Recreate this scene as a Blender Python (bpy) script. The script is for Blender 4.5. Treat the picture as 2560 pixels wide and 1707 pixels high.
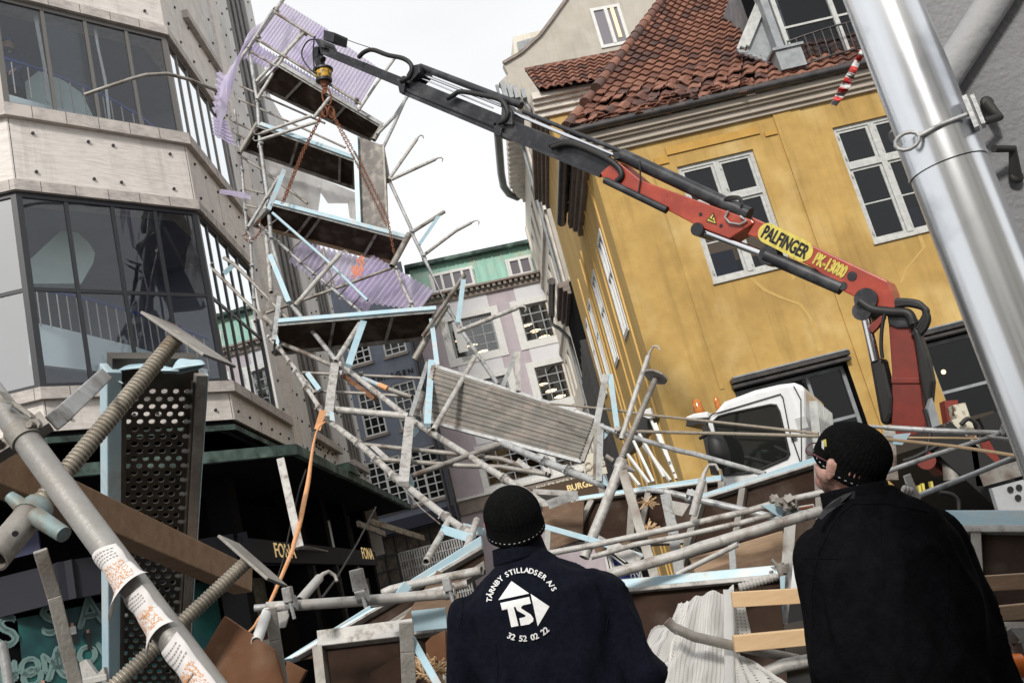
import bpy, bmesh, math, random
from mathutils import Vector, Matrix
from mathutils.bvhtree import BVHTree
from mathutils import noise
random.seed(7)
D = bpy.data; SC = bpy.context.scene; COL = SC.collection
for ob in list(D.objects): D.objects.remove(ob)
V = Vector
# ------------------------------------------------------------------ camera, sky, sun, exposure
PITCH = math.radians(13.61); ROLL = math.radians(14.43); FPX = 2323.0; EYE = V((0, 0, 1.5))
cF = V((0, math.cos(PITCH), math.sin(PITCH)))
_U0 = V((0, -math.sin(PITCH), math.cos(PITCH))); _R0 = V((1, 0, 0))
cR = _R0*math.cos(ROLL) - _U0*math.sin(ROLL)
cU = _R0*math.sin(ROLL) + _U0*math.cos(ROLL)
cam = D.cameras.new('camera'); camo = D.objects.new('camera', cam); COL.objects.link(camo)
cam.sensor_width = 36; cam.lens = 36*FPX/2560; cam.clip_start = 0.05; cam.clip_end = 600
rot = Matrix((cR, cU, -cF)).transposed().to_4x4()
camo.matrix_world = Matrix.Translation(EYE) @ rot
SC.camera = camo
w = D.worlds.new('World'); SC.world = w; w.use_nodes = True
nt = w.node_tree; nt.nodes.clear()
SUN_EL, SUN_AZ = math.radians(34), math.radians(-170)
sky = nt.nodes.new('ShaderNodeTexSky'); sky.sky_type = 'NISHITA'; sky.sun_disc = False
sky.sun_elevation = SUN_EL; sky.sun_rotation = SUN_AZ; sky.dust_density = 5; sky.air_density = 1.5
tc = nt.nodes.new('ShaderNodeTexCoord'); mp = nt.nodes.new('ShaderNodeMapping'); mp.inputs['Scale'].default_value = (1, 1, 2.2)
cl = nt.nodes.new('ShaderNodeTexNoise'); cl.inputs['Scale'].default_value = 1.3; cl.inputs['Detail'].default_value = 5
cr = nt.nodes.new('ShaderNodeValToRGB')
cr.color_ramp.elements[0].position = .3; cr.color_ramp.elements[0].color = (.82, .83, .845, 1)
cr.color_ramp.elements[1].position = .62; cr.color_ramp.elements[1].color = (1, 1, 1, 1)
sc_ = nt.nodes.new('ShaderNodeVectorMath'); sc_.operation = 'SCALE'; sc_.inputs['Scale'].default_value = 8.3
mx = nt.nodes.new('ShaderNodeMix'); mx.data_type = 'RGBA'; mx.inputs[0].default_value = .93
bg = nt.nodes.new('ShaderNodeBackground'); bg.inputs[1].default_value = .12
ou = nt.nodes.new('ShaderNodeOutputWorld'); L = nt.links.new
L(tc.outputs['Generated'], mp.inputs[0]); L(mp.outputs[0], cl.inputs['Vector']); L(cl.outputs[0], cr.inputs[0])
L(cr.outputs[0], sc_.inputs[0]); L(sky.outputs[0], mx.inputs[6]); L(sc_.outputs[0], mx.inputs[7])
L(mx.outputs[2], bg.inputs[0]); L(bg.outputs[0], ou.inputs[0])
sl = D.lights.new('sun', 'SUN'); sl.energy = 2.6; sl.angle = math.radians(8); sl.color = (1, .96, .9)
so = D.objects.new('sun', sl); COL.objects.link(so); so.location = (-8, -6, 30)
sd = V((math.sin(SUN_AZ)*math.cos(SUN_EL), math.cos(SUN_AZ)*math.cos(SUN_EL), math.sin(SUN_EL)))
so.rotation_euler = sd.to_track_quat('Z', 'Y').to_euler()
SC.view_settings.view_transform = 'Standard'; SC.view_settings.look = 'None'
SC.view_settings.exposure = 0.18; SC.view_settings.gamma = 1
# ------------------------------------------------------------------ photo measurements -> world points
def mk(bx, by, s): return lambda x, y: (bx+x/s, by+y/s)
A1 = mk(0, 0, 2.7516); A2 = mk(500, 0, 2.7516); A3 = mk(1000, 0, 2.7514); A4 = mk(1600, 0, 2.45)
B1 = mk(0, 440, 2.7516); B2 = mk(500, 440, 2.7516); B3 = mk(1000, 500, 2.6129); B4 = mk(1600, 440, 2.2396)
C1 = mk(0, 800, 3.1359); C2 = mk(0, 1200, 3.0929); C3 = mk(600, 900, 3.1359); C4 = mk(600, 1250, 3.4317)
C5 = mk(1000, 1000, 2.2171); C6 = mk(1500, 1050, 2.3867); C7 = mk(1900, 950, 2.0712)
Z2 = mk(1230, 500, 3.92); Z3 = mk(500, 380, 3.92); Z4 = mk(640, 700, 3.266); Z1 = mk(380, 0, 3.2666)
DD = mk(0, 0, .91875); Z5 = mk(820, 880, 7.84); Z6 = mk(1380, 560, 2.903); Z7 = mk(1320, 1050, 7.84); Z8 = mk(1000, 1200, 5.6)
def ray(p): return cR*(p[0]-1280) - cU*(p[1]-853.5) + cF*FPX
def W(p, y):
    d = ray(p); return EYE + d*(y/d.y)
def az(a): a = math.radians(a); return V((math.sin(a), math.cos(a), 0))
def pl(p, o, a):
    n = az(a).cross(V((0, 0, 1))); d = ray(p); return EYE + d*((o-EYE).dot(n)/d.dot(n))
def uv(p, o, a):
    q = pl(p, o, a); return ((q-o).dot(az(a)), q.z)
def plane3(p, o, n):
    d = ray(p); return EYE + d*((o-EYE).dot(n)/d.dot(n))
# ------------------------------------------------------------------ mesh builder and tagging
class MB:
    def __init__(s): s.v = []; s.f = []; s.m = []; s.sm = []
    def add(s, vs, fs, mi=0, sm=False):
        b = len(s.v); s.v += [V(x) for x in vs]
        for f in fs: s.f.append([b+i for i in f]); s.m.append(mi); s.sm.append(sm)
    def quad(s, a, b, c, d, mi=0): s.add([a, b, c, d], [(0, 1, 2, 3)], mi)
    def hexa(s, p, mi=0):
        s.add(p, [(0, 3, 2, 1), (4, 5, 6, 7), (0, 1, 5, 4), (1, 2, 6, 5), (2, 3, 7, 6), (3, 0, 4, 7)], mi)
    def box(s, c, x, y, z, mi=0):
        c = V(c); s.hexa([c-x-y-z, c+x-y-z, c+x+y-z, c-x+y-z, c-x-y+z, c+x-y+z, c+x+y+z, c-x+y+z], mi)
    def abox(s, x0, x1, y0, y1, z0, z1, mi=0):
        s.hexa([V((x0, y0, z0)), V((x1, y0, z0)), V((x1, y1, z0)), V((x0, y1, z0)), V((x0, y0, z1)), V((x1, y0, z1)), V((x1, y1, z1)), V((x0, y1, z1))], mi)
    def beam(s, a, b, w, h, up=V((0, 0, 1)), mi=0):
        a = V(a); b = V(b); d = (b-a).normalized(); sd = d.cross(up)
        if sd.length < 1e-3: sd = d.cross(V((1, 0, 0)))
        sd.normalize(); u = sd.cross(d)
        s.box((a+b)/2, d*((b-a).length/2), sd*(w/2), u*(h/2), mi)
    def tube(s, pts, r, n=12, mi=0, cap=True, hollow=False, sm=True):
        pts = [V(p) for p in pts]; rs = r if isinstance(r, (list, tuple)) else [r]*len(pts)
        d0 = (pts[1]-pts[0]).normalized(); up = V((0, 0, 1)) if abs(d0.z) < .9 else V((1, 0, 0))
        u = d0.cross(up).normalized(); vs = []; fs = []
        for i, p in enumerate(pts):
            if i == 0: d = d0
            elif i == len(pts)-1: d = (p-pts[i-1]).normalized()
            else: d = ((p-pts[i-1]).normalized()+(pts[i+1]-p).normalized()).normalized()
            u = (u-d*u.dot(d)).normalized(); v = d.cross(u)
            for k in range(n):
                t = 2*math.pi*k/n; vs.append(p+(u*math.cos(t)+v*math.sin(t))*rs[i])
        for i in range(len(pts)-1):
            for k in range(n):
                k2 = (k+1) % n; fs.append((i*n+k, i*n+k2, (i+1)*n+k2, (i+1)*n+k))
        s.add(vs, fs, mi, sm)
        if cap:
            b = len(pts)-1
            if hollow:
                for e, p, dd in ((0, pts[0], d0), (b, pts[-1], -(pts[-1]-pts[-2]).normalized())):
                    ring = vs[e*n:(e+1)*n]; inn = [p+(q-p)*.84 for q in ring]; deep = [q+dd*rs[e]*3 for q in inn]
                    fl = [(k, (k+1) % n, n+(k+1) % n, n+k) for k in range(n)]+[(n+k, n+(k+1) % n, 2*n+(k+1) % n, 2*n+k) for k in range(n)]+[tuple(range(2*n, 3*n))]
                    s.add(ring+inn+deep, fl, mi)
            else:
                s.add(vs[:n], [tuple(range(n))], mi); s.add(vs[b*n:], [tuple(range(n))], mi)
    def prism(s, poly, vec, mi=0, mib=None):
        n = len(poly); poly = [V(p) for p in poly]; q = [p+vec for p in poly]
        s.add(poly+q, [tuple(range(n)), tuple(range(2*n-1, n-1, -1))]+[(i, (i+1) % n, n+(i+1) % n, n+i) for i in range(n)], mi)
    def sphere(s, c, r, n=10, mi=0, sc=(1, 1, 1)):
        vs = []; fs = []; m = n//2+1
        for i in range(m+1):
            a = math.pi*i/m
            for k in range(n):
                t = 2*math.pi*k/n
                vs.append(V(c)+V((math.sin(a)*math.cos(t)*r*sc[0], math.sin(a)*math.sin(t)*r*sc[1], math.cos(a)*r*sc[2])))
        for i in range(m):
            for k in range(n): fs.append((i*n+k, i*n+(k+1) % n, (i+1)*n+(k+1) % n, (i+1)*n+k))
        s.add(vs, fs, mi, True)
    def grid(s, fn, nu, nv, mi=0, sm=True, skip=None):
        vs = [fn(i/nu, j/nv) for j in range(nv+1) for i in range(nu+1)]; fs = []
        for j in range(nv):
            for i in range(nu):
                if skip and skip(i, j): continue
                fs.append((j*(nu+1)+i, j*(nu+1)+i+1, (j+1)*(nu+1)+i+1, (j+1)*(nu+1)+i))
        s.add(vs, fs, mi, sm)
def wloc(o):
    l = o.location.copy()
    while o.parent: o = o.parent; l += o.location
    return l
def build(mb, name, mat, parent=None, at=None, bevel=0, solid=0, label=None):
    mats = mat if isinstance(mat, (list, tuple)) else [mat]
    if at is None:
        if parent: at = wloc(parent)
        else:
            n = len(mb.v); at = sum(mb.v, V())/n; at.z = min(v.z for v in mb.v)
    at = V(at)
    me = D.meshes.new(name); me.from_pydata([tuple(v-at) for v in mb.v], [], mb.f)
    for m in mats: me.materials.append(m)
    me.polygons.foreach_set('material_index', mb.m); me.polygons.foreach_set('use_smooth', mb.sm)
    bm = bmesh.new(); bm.from_mesh(me)
    if not solid: bmesh.ops.recalc_face_normals(bm, faces=bm.faces)
    bm.to_mesh(me); bm.free(); me.update()
    o = D.objects.new(name, me); COL.objects.link(o)
    if parent: o.parent = parent; o.location = at-wloc(parent)
    else: o.location = at
    if solid: m = o.modifiers.new('solid', 'SOLIDIFY'); m.thickness = solid; m.offset = 0
    if bevel: m = o.modifiers.new('bevel', 'BEVEL'); m.width = bevel; m.segments = 2; m.limit_method = 'ANGLE'
    if label: o['label'] = label
    return o
def tag(o, label, cat, group=None):
    o['label'] = label; o['category'] = cat
    if group: o['group'] = group
    return o
def thing(name, at, label, cat, group=None):
    o = D.objects.new(name, None); COL.objects.link(o); o.location = V(at); o.empty_display_size = .2
    return tag(o, label, cat, group)
def struct(o, kind='structure'): o['kind'] = kind; return o
def copy_tree(o, parent=None):
    c = o.copy(); COL.objects.link(c)
    if parent: c.parent = parent
    for ch in list(o.children): copy_tree(ch, c)
    return c
# ------------------------------------------------------------------ materials
def mat(name, col, rough=.6, metal=0, col2=None, ns=4, nd=6, contrast=(.35, .65), bump=0, bs=40, stretch=None, spec=.5, col3=None, ns3=1.0, alpha=None, trans=0, emit=None, es=1, coat=0):
    m = D.materials.new(name); m.use_nodes = True; t = m.node_tree; N = t.nodes; LL = t.links.new
    b = N['Principled BSDF']; b.inputs['Roughness'].default_value = rough; b.inputs['Metallic'].default_value = metal
    b.inputs['Base Color'].default_value = (*col, 1); b.inputs['Specular IOR Level'].default_value = spec
    if coat: b.inputs['Coat Weight'].default_value = coat; b.inputs['Coat Roughness'].default_value = .15
    if trans: b.inputs['Transmission Weight'].default_value = trans
    if emit: b.inputs['Emission Color'].default_value = (*emit, 1); b.inputs['Emission Strength'].default_value = es
    co = N.new('ShaderNodeTexCoord'); src = co.outputs['Object']
    if stretch:
        mp = N.new('ShaderNodeMapping'); mp.inputs['Scale'].default_value = stretch; LL(src, mp.inputs[0]); src = mp.outputs[0]
    if col2:
        n = N.new('ShaderNodeTexNoise'); n.inputs['Scale'].default_value = ns; n.inputs['Detail'].default_value = nd; n.inputs['Roughness'].default_value = .65; LL(src, n.inputs['Vector'])
        r = N.new('ShaderNodeValToRGB'); r.color_ramp.elements[0].position = contrast[0]; r.color_ramp.elements[1].position = contrast[1]
        r.color_ramp.elements[0].color = (*col, 1); r.color_ramp.elements[1].color = (*col2, 1)
        LL(n.outputs[0], r.inputs[0]); out = r.outputs[0]
        if col3:
            n3 = N.new('ShaderNodeTexNoise'); n3.inputs['Scale'].default_value = ns3; n3.inputs['Detail'].default_value = 8; LL(co.outputs['Object'], n3.inputs['Vector'])
            r3 = N.new('ShaderNodeValToRGB'); r3.color_ramp.elements[0].position = .5; r3.color_ramp.elements[1].position = .68
            r3.color_ramp.elements[0].color = (0, 0, 0, 1); r3.color_ramp.elements[1].color = (1, 1, 1, 1)
            mi = N.new('ShaderNodeMix'); mi.data_type = 'RGBA'; LL(n3.outputs[0], r3.inputs[0]); LL(r3.outputs[0], mi.inputs[0]); LL(out, mi.inputs[6]); mi.inputs[7].default_value = (*col3, 1); out = mi.outputs[2]
        LL(out, b.inputs['Base Color'])
    if bump:
        n2 = N.new('ShaderNodeTexNoise'); n2.inputs['Scale'].default_value = bs; n2.inputs['Detail'].default_value = 5; LL(src, n2.inputs['Vector'])
        bp = N.new('ShaderNodeBump'); bp.inputs['Strength'].default_value = bump; bp.inputs['Distance'].default_value = .01; LL(n2.outputs[0], bp.inputs['Height']); LL(bp.outputs[0], b.inputs['Normal'])
    return m
def glass_mat(name, tint=(.6, .66, .7), ior=1.7, base=.1):
    m = D.materials.new(name); m.use_nodes = True; t = m.node_tree; N = t.nodes; LL = t.links.new; N.clear()
    o = N.new('ShaderNodeOutputMaterial'); tr = N.new('ShaderNodeBsdfTransparent'); tr.inputs[0].default_value = (*tint, 1)
    g = N.new('ShaderNodeBsdfGlossy'); g.inputs['Roughness'].default_value = .015; g.inputs[0].default_value = (.9, .93, .95, 1)
    fr = N.new('ShaderNodeFresnel'); fr.inputs[0].default_value = ior
    ad = N.new('ShaderNodeMath'); ad.operation = 'ADD'; ad.use_clamp = True; ad.inputs[1].default_value = base
    n = N.new('ShaderNodeTexNoise'); n.inputs['Scale'].default_value = 1.2; tcn = N.new('ShaderNodeTexCoord'); LL(tcn.outputs['Object'], n.inputs['Vector'])
    bp = N.new('ShaderNodeBump'); bp.inputs['Strength'].default_value = .05; bp.inputs['Distance'].default_value = .05; LL(n.outputs[0], bp.inputs['Height']); LL(bp.outputs[0], g.inputs['Normal'])
    mi = N.new('ShaderNodeMixShader'); LL(fr.outputs[0], ad.inputs[0]); LL(ad.outputs[0], mi.inputs[0]); LL(tr.outputs[0], mi.inputs[1]); LL(g.outputs[0], mi.inputs[2]); LL(mi.outputs[0], o.inputs[0])
    return m
def sheet_mat(name, col, tr=.5, rough=.4, alpha_t=.25, col2=None, ns=2):
    m = D.materials.new(name); m.use_nodes = True; t = m.node_tree; N = t.nodes; LL = t.links.new; N.clear()
    o = N.new('ShaderNodeOutputMaterial'); d = N.new('ShaderNodeBsdfPrincipled'); d.inputs['Base Color'].default_value = (*col, 1); d.inputs['Roughness'].default_value = rough
    tl = N.new('ShaderNodeBsdfTranslucent'); tl.inputs[0].default_value = (*col, 1); tp = N.new('ShaderNodeBsdfTransparent')
    if col2:
        n = N.new('ShaderNodeTexNoise'); n.inputs['Scale'].default_value = ns; n.inputs['Detail'].default_value = 5; cc = N.new('ShaderNodeTexCoord'); LL(cc.outputs['Object'], n.inputs['Vector'])
        r = N.new('ShaderNodeValToRGB'); r.color_ramp.elements[0].position = .35; r.color_ramp.elements[1].position = .65; r.color_ramp.elements[0].color = (*col, 1); r.color_ramp.elements[1].color = (*col2, 1)
        LL(n.outputs[0], r.inputs[0]); LL(r.outputs[0], d.inputs[0]); LL(r.outputs[0], tl.inputs[0])
    m1 = N.new('ShaderNodeMixShader'); m1.inputs[0].default_value = tr; m2 = N.new('ShaderNodeMixShader'); m2.inputs[0].default_value = alpha_t
    LL(d.outputs[0], m1.inputs[1]); LL(tl.outputs[0], m1.inputs[2]); LL(m1.outputs[0], m2.inputs[1]); LL(tp.outputs[0], m2.inputs[2]); LL(m2.outputs[0], o.inputs[0])
    return m
def net_mat(name, col, cell=.02, fill=.62):
    m = sheet_mat(name, col, .4, .6, .0); t = m.node_tree; N = t.nodes; LL = t.links.new
    m2 = [n for n in N if n.type == 'MIX_SHADER' and n.inputs[2].links and n.inputs[2].links[0].from_node.type == 'BSDF_TRANSPARENT'][0]
    uvn = N.new('ShaderNodeUVMap'); sp = N.new('ShaderNodeSeparateXYZ'); LL(uvn.outputs[0], sp.inputs[0]); res = []
    for k in (0, 1):
        a = N.new('ShaderNodeMath'); a.operation = 'FRACT'; LL(sp.outputs[k], a.inputs[0])
        b = N.new('ShaderNodeMath'); b.operation = 'GREATER_THAN'; b.inputs[1].default_value = 1-fill; LL(a.outputs[0], b.inputs[0]); res.append(b)
    c = N.new('ShaderNodeMath'); c.operation = 'MAXIMUM'; LL(res[0].outputs[0], c.inputs[0]); LL(res[1].outputs[0], c.inputs[1])
    d = N.new('ShaderNodeMath'); d.operation = 'SUBTRACT'; d.inputs[0].default_value = 1; LL(c.outputs[0], d.inputs[1]); LL(d.outputs[0], m2.inputs[0])
    return m
M = {}
def grime(m, amt=.3, stretch=(5, 5, .35), scale=1.0, pos=(.5, .75)):
    t = m.node_tree; N = t.nodes; LL = t.links.new; b = N['Principled BSDF']; src = b.inputs['Base Color'].links[0].from_socket
    co = N.new('ShaderNodeTexCoord'); mp = N.new('ShaderNodeMapping'); mp.inputs['Scale'].default_value = stretch; n = N.new('ShaderNodeTexNoise'); n.inputs['Scale'].default_value = scale; n.inputs['Detail'].default_value = 9; n.inputs['Roughness'].default_value = .7
    r = N.new('ShaderNodeValToRGB'); r.color_ramp.elements[0].position = pos[0]; r.color_ramp.elements[1].position = pos[1]; r.color_ramp.elements[0].color = (1, 1, 1, 1); r.color_ramp.elements[1].color = (1-amt, 1-amt*1.05, 1-amt*1.1, 1)
    mx = N.new('ShaderNodeMix'); mx.data_type = 'RGBA'; mx.blend_type = 'MULTIPLY'; mx.inputs[0].default_value = 1
    LL(co.outputs['Object'], mp.inputs[0]); LL(mp.outputs[0], n.inputs['Vector']); LL(n.outputs[0], r.inputs[0]); LL(src, mx.inputs[6]); LL(r.outputs[0], mx.inputs[7]); LL(mx.outputs[2], b.inputs['Base Color'])
M['trav'] = mat('travertine', (.66, .615, .575), .75, col2=(.75, .71, .67), ns=9, stretch=(1, 1, 9), contrast=(.3, .7), bump=.15, bs=60, col3=(.63, .59, .55), ns3=3)
M['travd'] = mat('weathered_travertine', (.50, .46, .43), .8, col2=(.33, .30, .28), ns=7, stretch=(1, 1, 3), col3=(.55, .50, .46), ns3=2.5, bump=.25, bs=50)
M['plast'] = mat('grey_render', (.60, .59, .58), .85, col2=(.67, .66, .65), ns=3, bump=.2, bs=80, col3=(.52, .51, .5), ns3=.7)
M['bolt'] = mat('dark_bolt', (.05, .05, .05), .5, .5)
M['alu'] = mat('black_window_metal', (.03, .032, .036), .4, .3)
M['alul'] = mat('worn_window_metal', (.16, .15, .14), .45, .5)
M['glassL'] = glass_mat('bay_glass', (.93, .96, 1), 1.4, .05)
M['glassX'] = glass_mat('sky_reflecting_glass', (.5, .52, .55), 1.5, .38)
M['glass'] = glass_mat('window_glass', (.5, .52, .55), 1.42, .0)
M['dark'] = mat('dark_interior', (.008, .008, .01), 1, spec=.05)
M['ceil'] = mat('slate_interior', (.17, .185, .23), .8, col2=(.21, .225, .27), ns=1)
M['louv'] = mat('dark_louvre_metal', (.09, .085, .08), .7, col2=(.17, .16, .15), ns=6)
M['copper'] = mat('green_copper', (.055, .095, .08), .8, col2=(.012, .018, .017), ns=5, col3=(.13, .20, .17), ns3=2)
M['yel'] = mat('yellow_plaster', (.50, .325, .10), .85, col2=(.39, .245, .072), ns=1.1, nd=10, contrast=(.32, .7), col3=(.57, .41, .17), ns3=.9, bump=.12, bs=18)
M['yel2'] = mat('lightened_side_plaster', (.72, .50, .19), .85, col2=(.60, .38, .11), ns=1.3, nd=8, stretch=(1, 1, .35), contrast=(.3, .7), bump=.1, bs=18)  # side wall plaster lightened in colour to make up for missing light
M['patch'] = mat('pale_plaster_repair', (.50, .345, .125), .9, col2=(.46, .30, .09), ns=9)
M['beige'] = mat('beige_plaster', (.42, .385, .33), .85, col2=(.47, .44, .385), ns=2.5, col3=(.38, .35, .30), ns3=.8, bump=.1, bs=30)
M['cream'] = mat('cream_plaster', (.62, .57, .48), .85, col2=(.7, .66, .58), ns=2, stretch=(1, 1, .3))
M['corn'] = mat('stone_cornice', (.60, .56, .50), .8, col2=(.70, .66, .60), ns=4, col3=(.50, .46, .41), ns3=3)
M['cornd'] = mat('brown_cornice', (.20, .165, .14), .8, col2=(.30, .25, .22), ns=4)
M['gut'] = mat('dark_gutter', (.045, .045, .05), .35, .6, col2=(.10, .09, .085), ns=5)
M['lead'] = mat('grey_lead', (.22, .235, .25), .6, .2, col2=(.32, .34, .35), ns=6)
for i, c in enumerate([(.20, .085, .055), (.255, .115, .075), (.15, .065, .046), (.105, .055, .044)]):
    M['tile%d' % i] = mat('clay_tile', c, .75, col2=(c[0]*.6, c[1]*.65, c[2]*.7), ns=12, contrast=(.4, .8))
TILES = [M['tile%d' % i] for i in range(4)]
M['white'] = mat('white_paint', (.70, .70, .68), .5, col2=(.60, .60, .58), ns=8)
M['wfr'] = mat('grey_white_window_paint', (.52, .53, .51), .55, col2=(.40, .41, .40), ns=10)
M['purp'] = mat('mauve_plaster', (.43, .375, .41), .85, col2=(.47, .415, .45), ns=3)
M['pwht'] = mat('pale_grey_plaster', (.66, .66, .69), .85, col2=(.62, .62, .64), ns=3)
M['slate'] = mat('blue_grey_plaster', (.15, .17, .215), .8, col2=(.18, .20, .245), ns=2.5, bump=.1, bs=30)
M['shopb'] = mat('black_shop_front_and_shade', (.007, .007, .008), .9, spec=.08)  # real black shop fronts, also shade painted on soffits and arcade
M['grout'] = mat('mint_copper_roof', (.22, .42, .34), .6, col2=(.30, .50, .42), ns=2.5, stretch=(2.5, 1, .4), col3=(.34, .42, .33), ns3=1.5)
M['galv'] = mat('galvanised_steel', (.34, .35, .355), .5, .35, col2=(.48, .485, .48), ns=14, contrast=(.35, .65), col3=(.22, .21, .20), ns3=7, bump=.15, bs=90)
M['galvd'] = mat('dirty_steel', (.24, .225, .20), .6, .45, col2=(.38, .36, .33), ns=14, col3=(.14, .10, .08), ns3=7, bump=.2, bs=90)
M['galvw'] = mat('dusty_pale_steel', (.38, .37, .35), .6, .2, col2=(.50, .485, .46), ns=14, col3=(.30, .27, .24), ns3=9, bump=.15, bs=90)
M['blue'] = mat('light_blue_paint', (.33, .50, .58), .5, .1, col2=(.43, .57, .63), ns=10, col3=(.42, .43, .43), ns3=8, bump=.1, bs=80)
M['blueh'] = mat('clean_light_blue_paint', (.34, .50, .58), .45, .1, col2=(.44, .57, .62), ns=5, col3=(.50, .53, .53), ns3=6)
M['ply'] = mat('dark_film_plywood', (.026, .015, .010), .8, spec=.15, col2=(.05, .028, .019), ns=5, nd=10, contrast=(.3, .7), col3=(.10, .075, .06), ns3=3, bump=.1, bs=60)
M['plyd'] = mat('black_brown_plywood', (.028, .017, .012), .8, spec=.15, col2=(.065, .042, .03), ns=3, nd=10, contrast=(.35, .75), col3=(.10, .075, .06), ns3=4)
M['plyr'] = mat('red_brown_plywood', (.13, .06, .03), .75, spec=.2, col2=(.20, .10, .055), ns=4, nd=10, col3=(.24, .16, .11), ns3=5, bump=.1, bs=60)
M['plyl'] = mat('worn_plywood', (.14, .09, .06), .8, spec=.2, col2=(.21, .145, .10), ns=9, nd=10, stretch=(1, 4, 4), col3=(.14, .08, .05), ns3=4)
M['lilac'] = sheet_mat('lilac_corrugated_plastic', (.70, .64, .84), .6, .35, .12, (.80, .75, .90), 3)
M['tarp'] = sheet_mat('white_tarpaulin', (.88, .88, .87), .7, .5, .1, (.80, .80, .80), 3)
M['wood'] = mat('new_timber', (.55, .36, .19), .7, col2=(.66, .47, .28), ns=5, stretch=(1, 7, 7), contrast=(.3, .7), bump=.1, bs=50)
M['woodo'] = mat('weathered_timber', (.30, .20, .125), .75, col2=(.42, .29, .19), ns=6, stretch=(1, 6, 6), contrast=(.3, .7), bump=.2, bs=50)
M['rust'] = mat('rusty_chain_steel', (.14, .05, .025), .8, .3, col2=(.25, .10, .05), ns=30)
M['red'] = mat('faded_red_paint', (.37, .045, .02), .42, col2=(.28, .035, .018), ns=3, col3=(.42, .065, .03), ns3=5, coat=.2, bump=.05, bs=20)
M['redd'] = mat('grimy_red_paint', (.19, .025, .015), .5, col2=(.13, .02, .014), ns=5, contrast=(.4, .7))
M['blk'] = mat('grimy_black_steel', (.012, .0125, .016), .45, .15, col2=(.024, .026, .031), ns=8, col3=(.06, .06, .065), ns3=4)
M['rub'] = mat('black_rubber', (.008, .008, .008), .55)
M['chrome'] = mat('polished_cylinder_rod', (.72, .73, .76), .12, 1)
M['yelp'] = mat('yellow_paint', (.62, .52, .10), .5, col2=(.3, .24, .06), ns=20, contrast=(.5, .75))
M['cab'] = mat('white_cab_paint', (.80, .81, .82), .25, col2=(.72, .73, .74), ns=2, coat=.4)
M['navy'] = mat('navy_fleece', (.003, .0038, .0085), .95, col2=(.006, .0073, .0145), ns=60, bump=.35, bs=260, spec=.12)
M['blkc'] = mat('black_cloth', (.0035, .0035, .0045), 1, col2=(.006, .006, .0075), ns=50, bump=.35, bs=220, spec=.06)
M['knit'] = mat('black_knit', (.004, .004, .004), 1, col2=(.009, .009, .009), ns=120, bump=.6, bs=300, spec=.05)
M['skin'] = mat('skin', (.46, .24, .18), .5, col2=(.54, .31, .24), ns=9, bump=.08, bs=120)
M['skinr'] = mat('pale_skin', (.46, .26, .21), .55, col2=(.52, .31, .25), ns=30, bump=.25, bs=200, col3=(.42, .17, .14), ns3=18)
M['print'] = mat('white_print', (.78, .78, .78), .6, col2=(.66, .66, .66), ns=60)
M['strap'] = mat('orange_webbing', (.66, .36, .19), .8, col2=(.62, .28, .11), ns=20)
M['rope'] = mat('brown_rope', (.20, .17, .14), .85, col2=(.3, .26, .2), ns=40)
M['asph'] = mat('wet_asphalt', (.045, .045, .047), .7, col2=(.06, .06, .06), ns=8, bump=.2, bs=60)
M['stone'] = mat('paving_stone', (.15, .145, .14), .8, col2=(.2, .19, .18), ns=5)
M['lamp'] = mat('warm_lamp', (1, .8, .5), .5, emit=(1, .68, .32), es=6)
M['lamplow'] = mat('lit_room', (.6, .42, .25), .8, emit=(1, .55, .22), es=.16)
M['gold'] = mat('gold_letters', (.75, .6, .3), .4, emit=(1, .82, .45), es=.22)
M['blackp'] = mat('black_paint', (.01, .01, .01), .5)
M['sign'] = mat('white_sign', (.72, .70, .6), .5)
M['orange'] = mat('orange_plastic', (.85, .2, .03), .4)
M['amber'] = mat('amber_beacon', (.55, .17, .02), .15, col2=(.25, .08, .02), ns=30)
for k_, a_ in (('yel', .28), ('yel2', .3), ('beige', .2), ('trav', .22), ('plast', .25), ('purp', .15), ('slate', .2), ('cream', .3), ('cab', .18)): grime(M[k_], a_)
grime(M['yel'], .14, (1, 1, 1), .55, (.42, .62)); grime(M['galv'], .45, (1, 1, 1), 22, (.52, .66)); grime(M['galvw'], .4, (1, 1, 1), 18, (.52, .66)); grime(M['red'], .6, (1, 1, 1), 7, (.6, .68)); grime(M['trav'], .18, (1, 1, 14), 3, (.45, .6)); grime(M['wfr'], .3, (3, 3, 3), 4)
for k_ in ('galv', 'galvw', 'blueh'): grime(M[k_], .35, (1, 1, 1), 5, (.55, .7))
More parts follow.
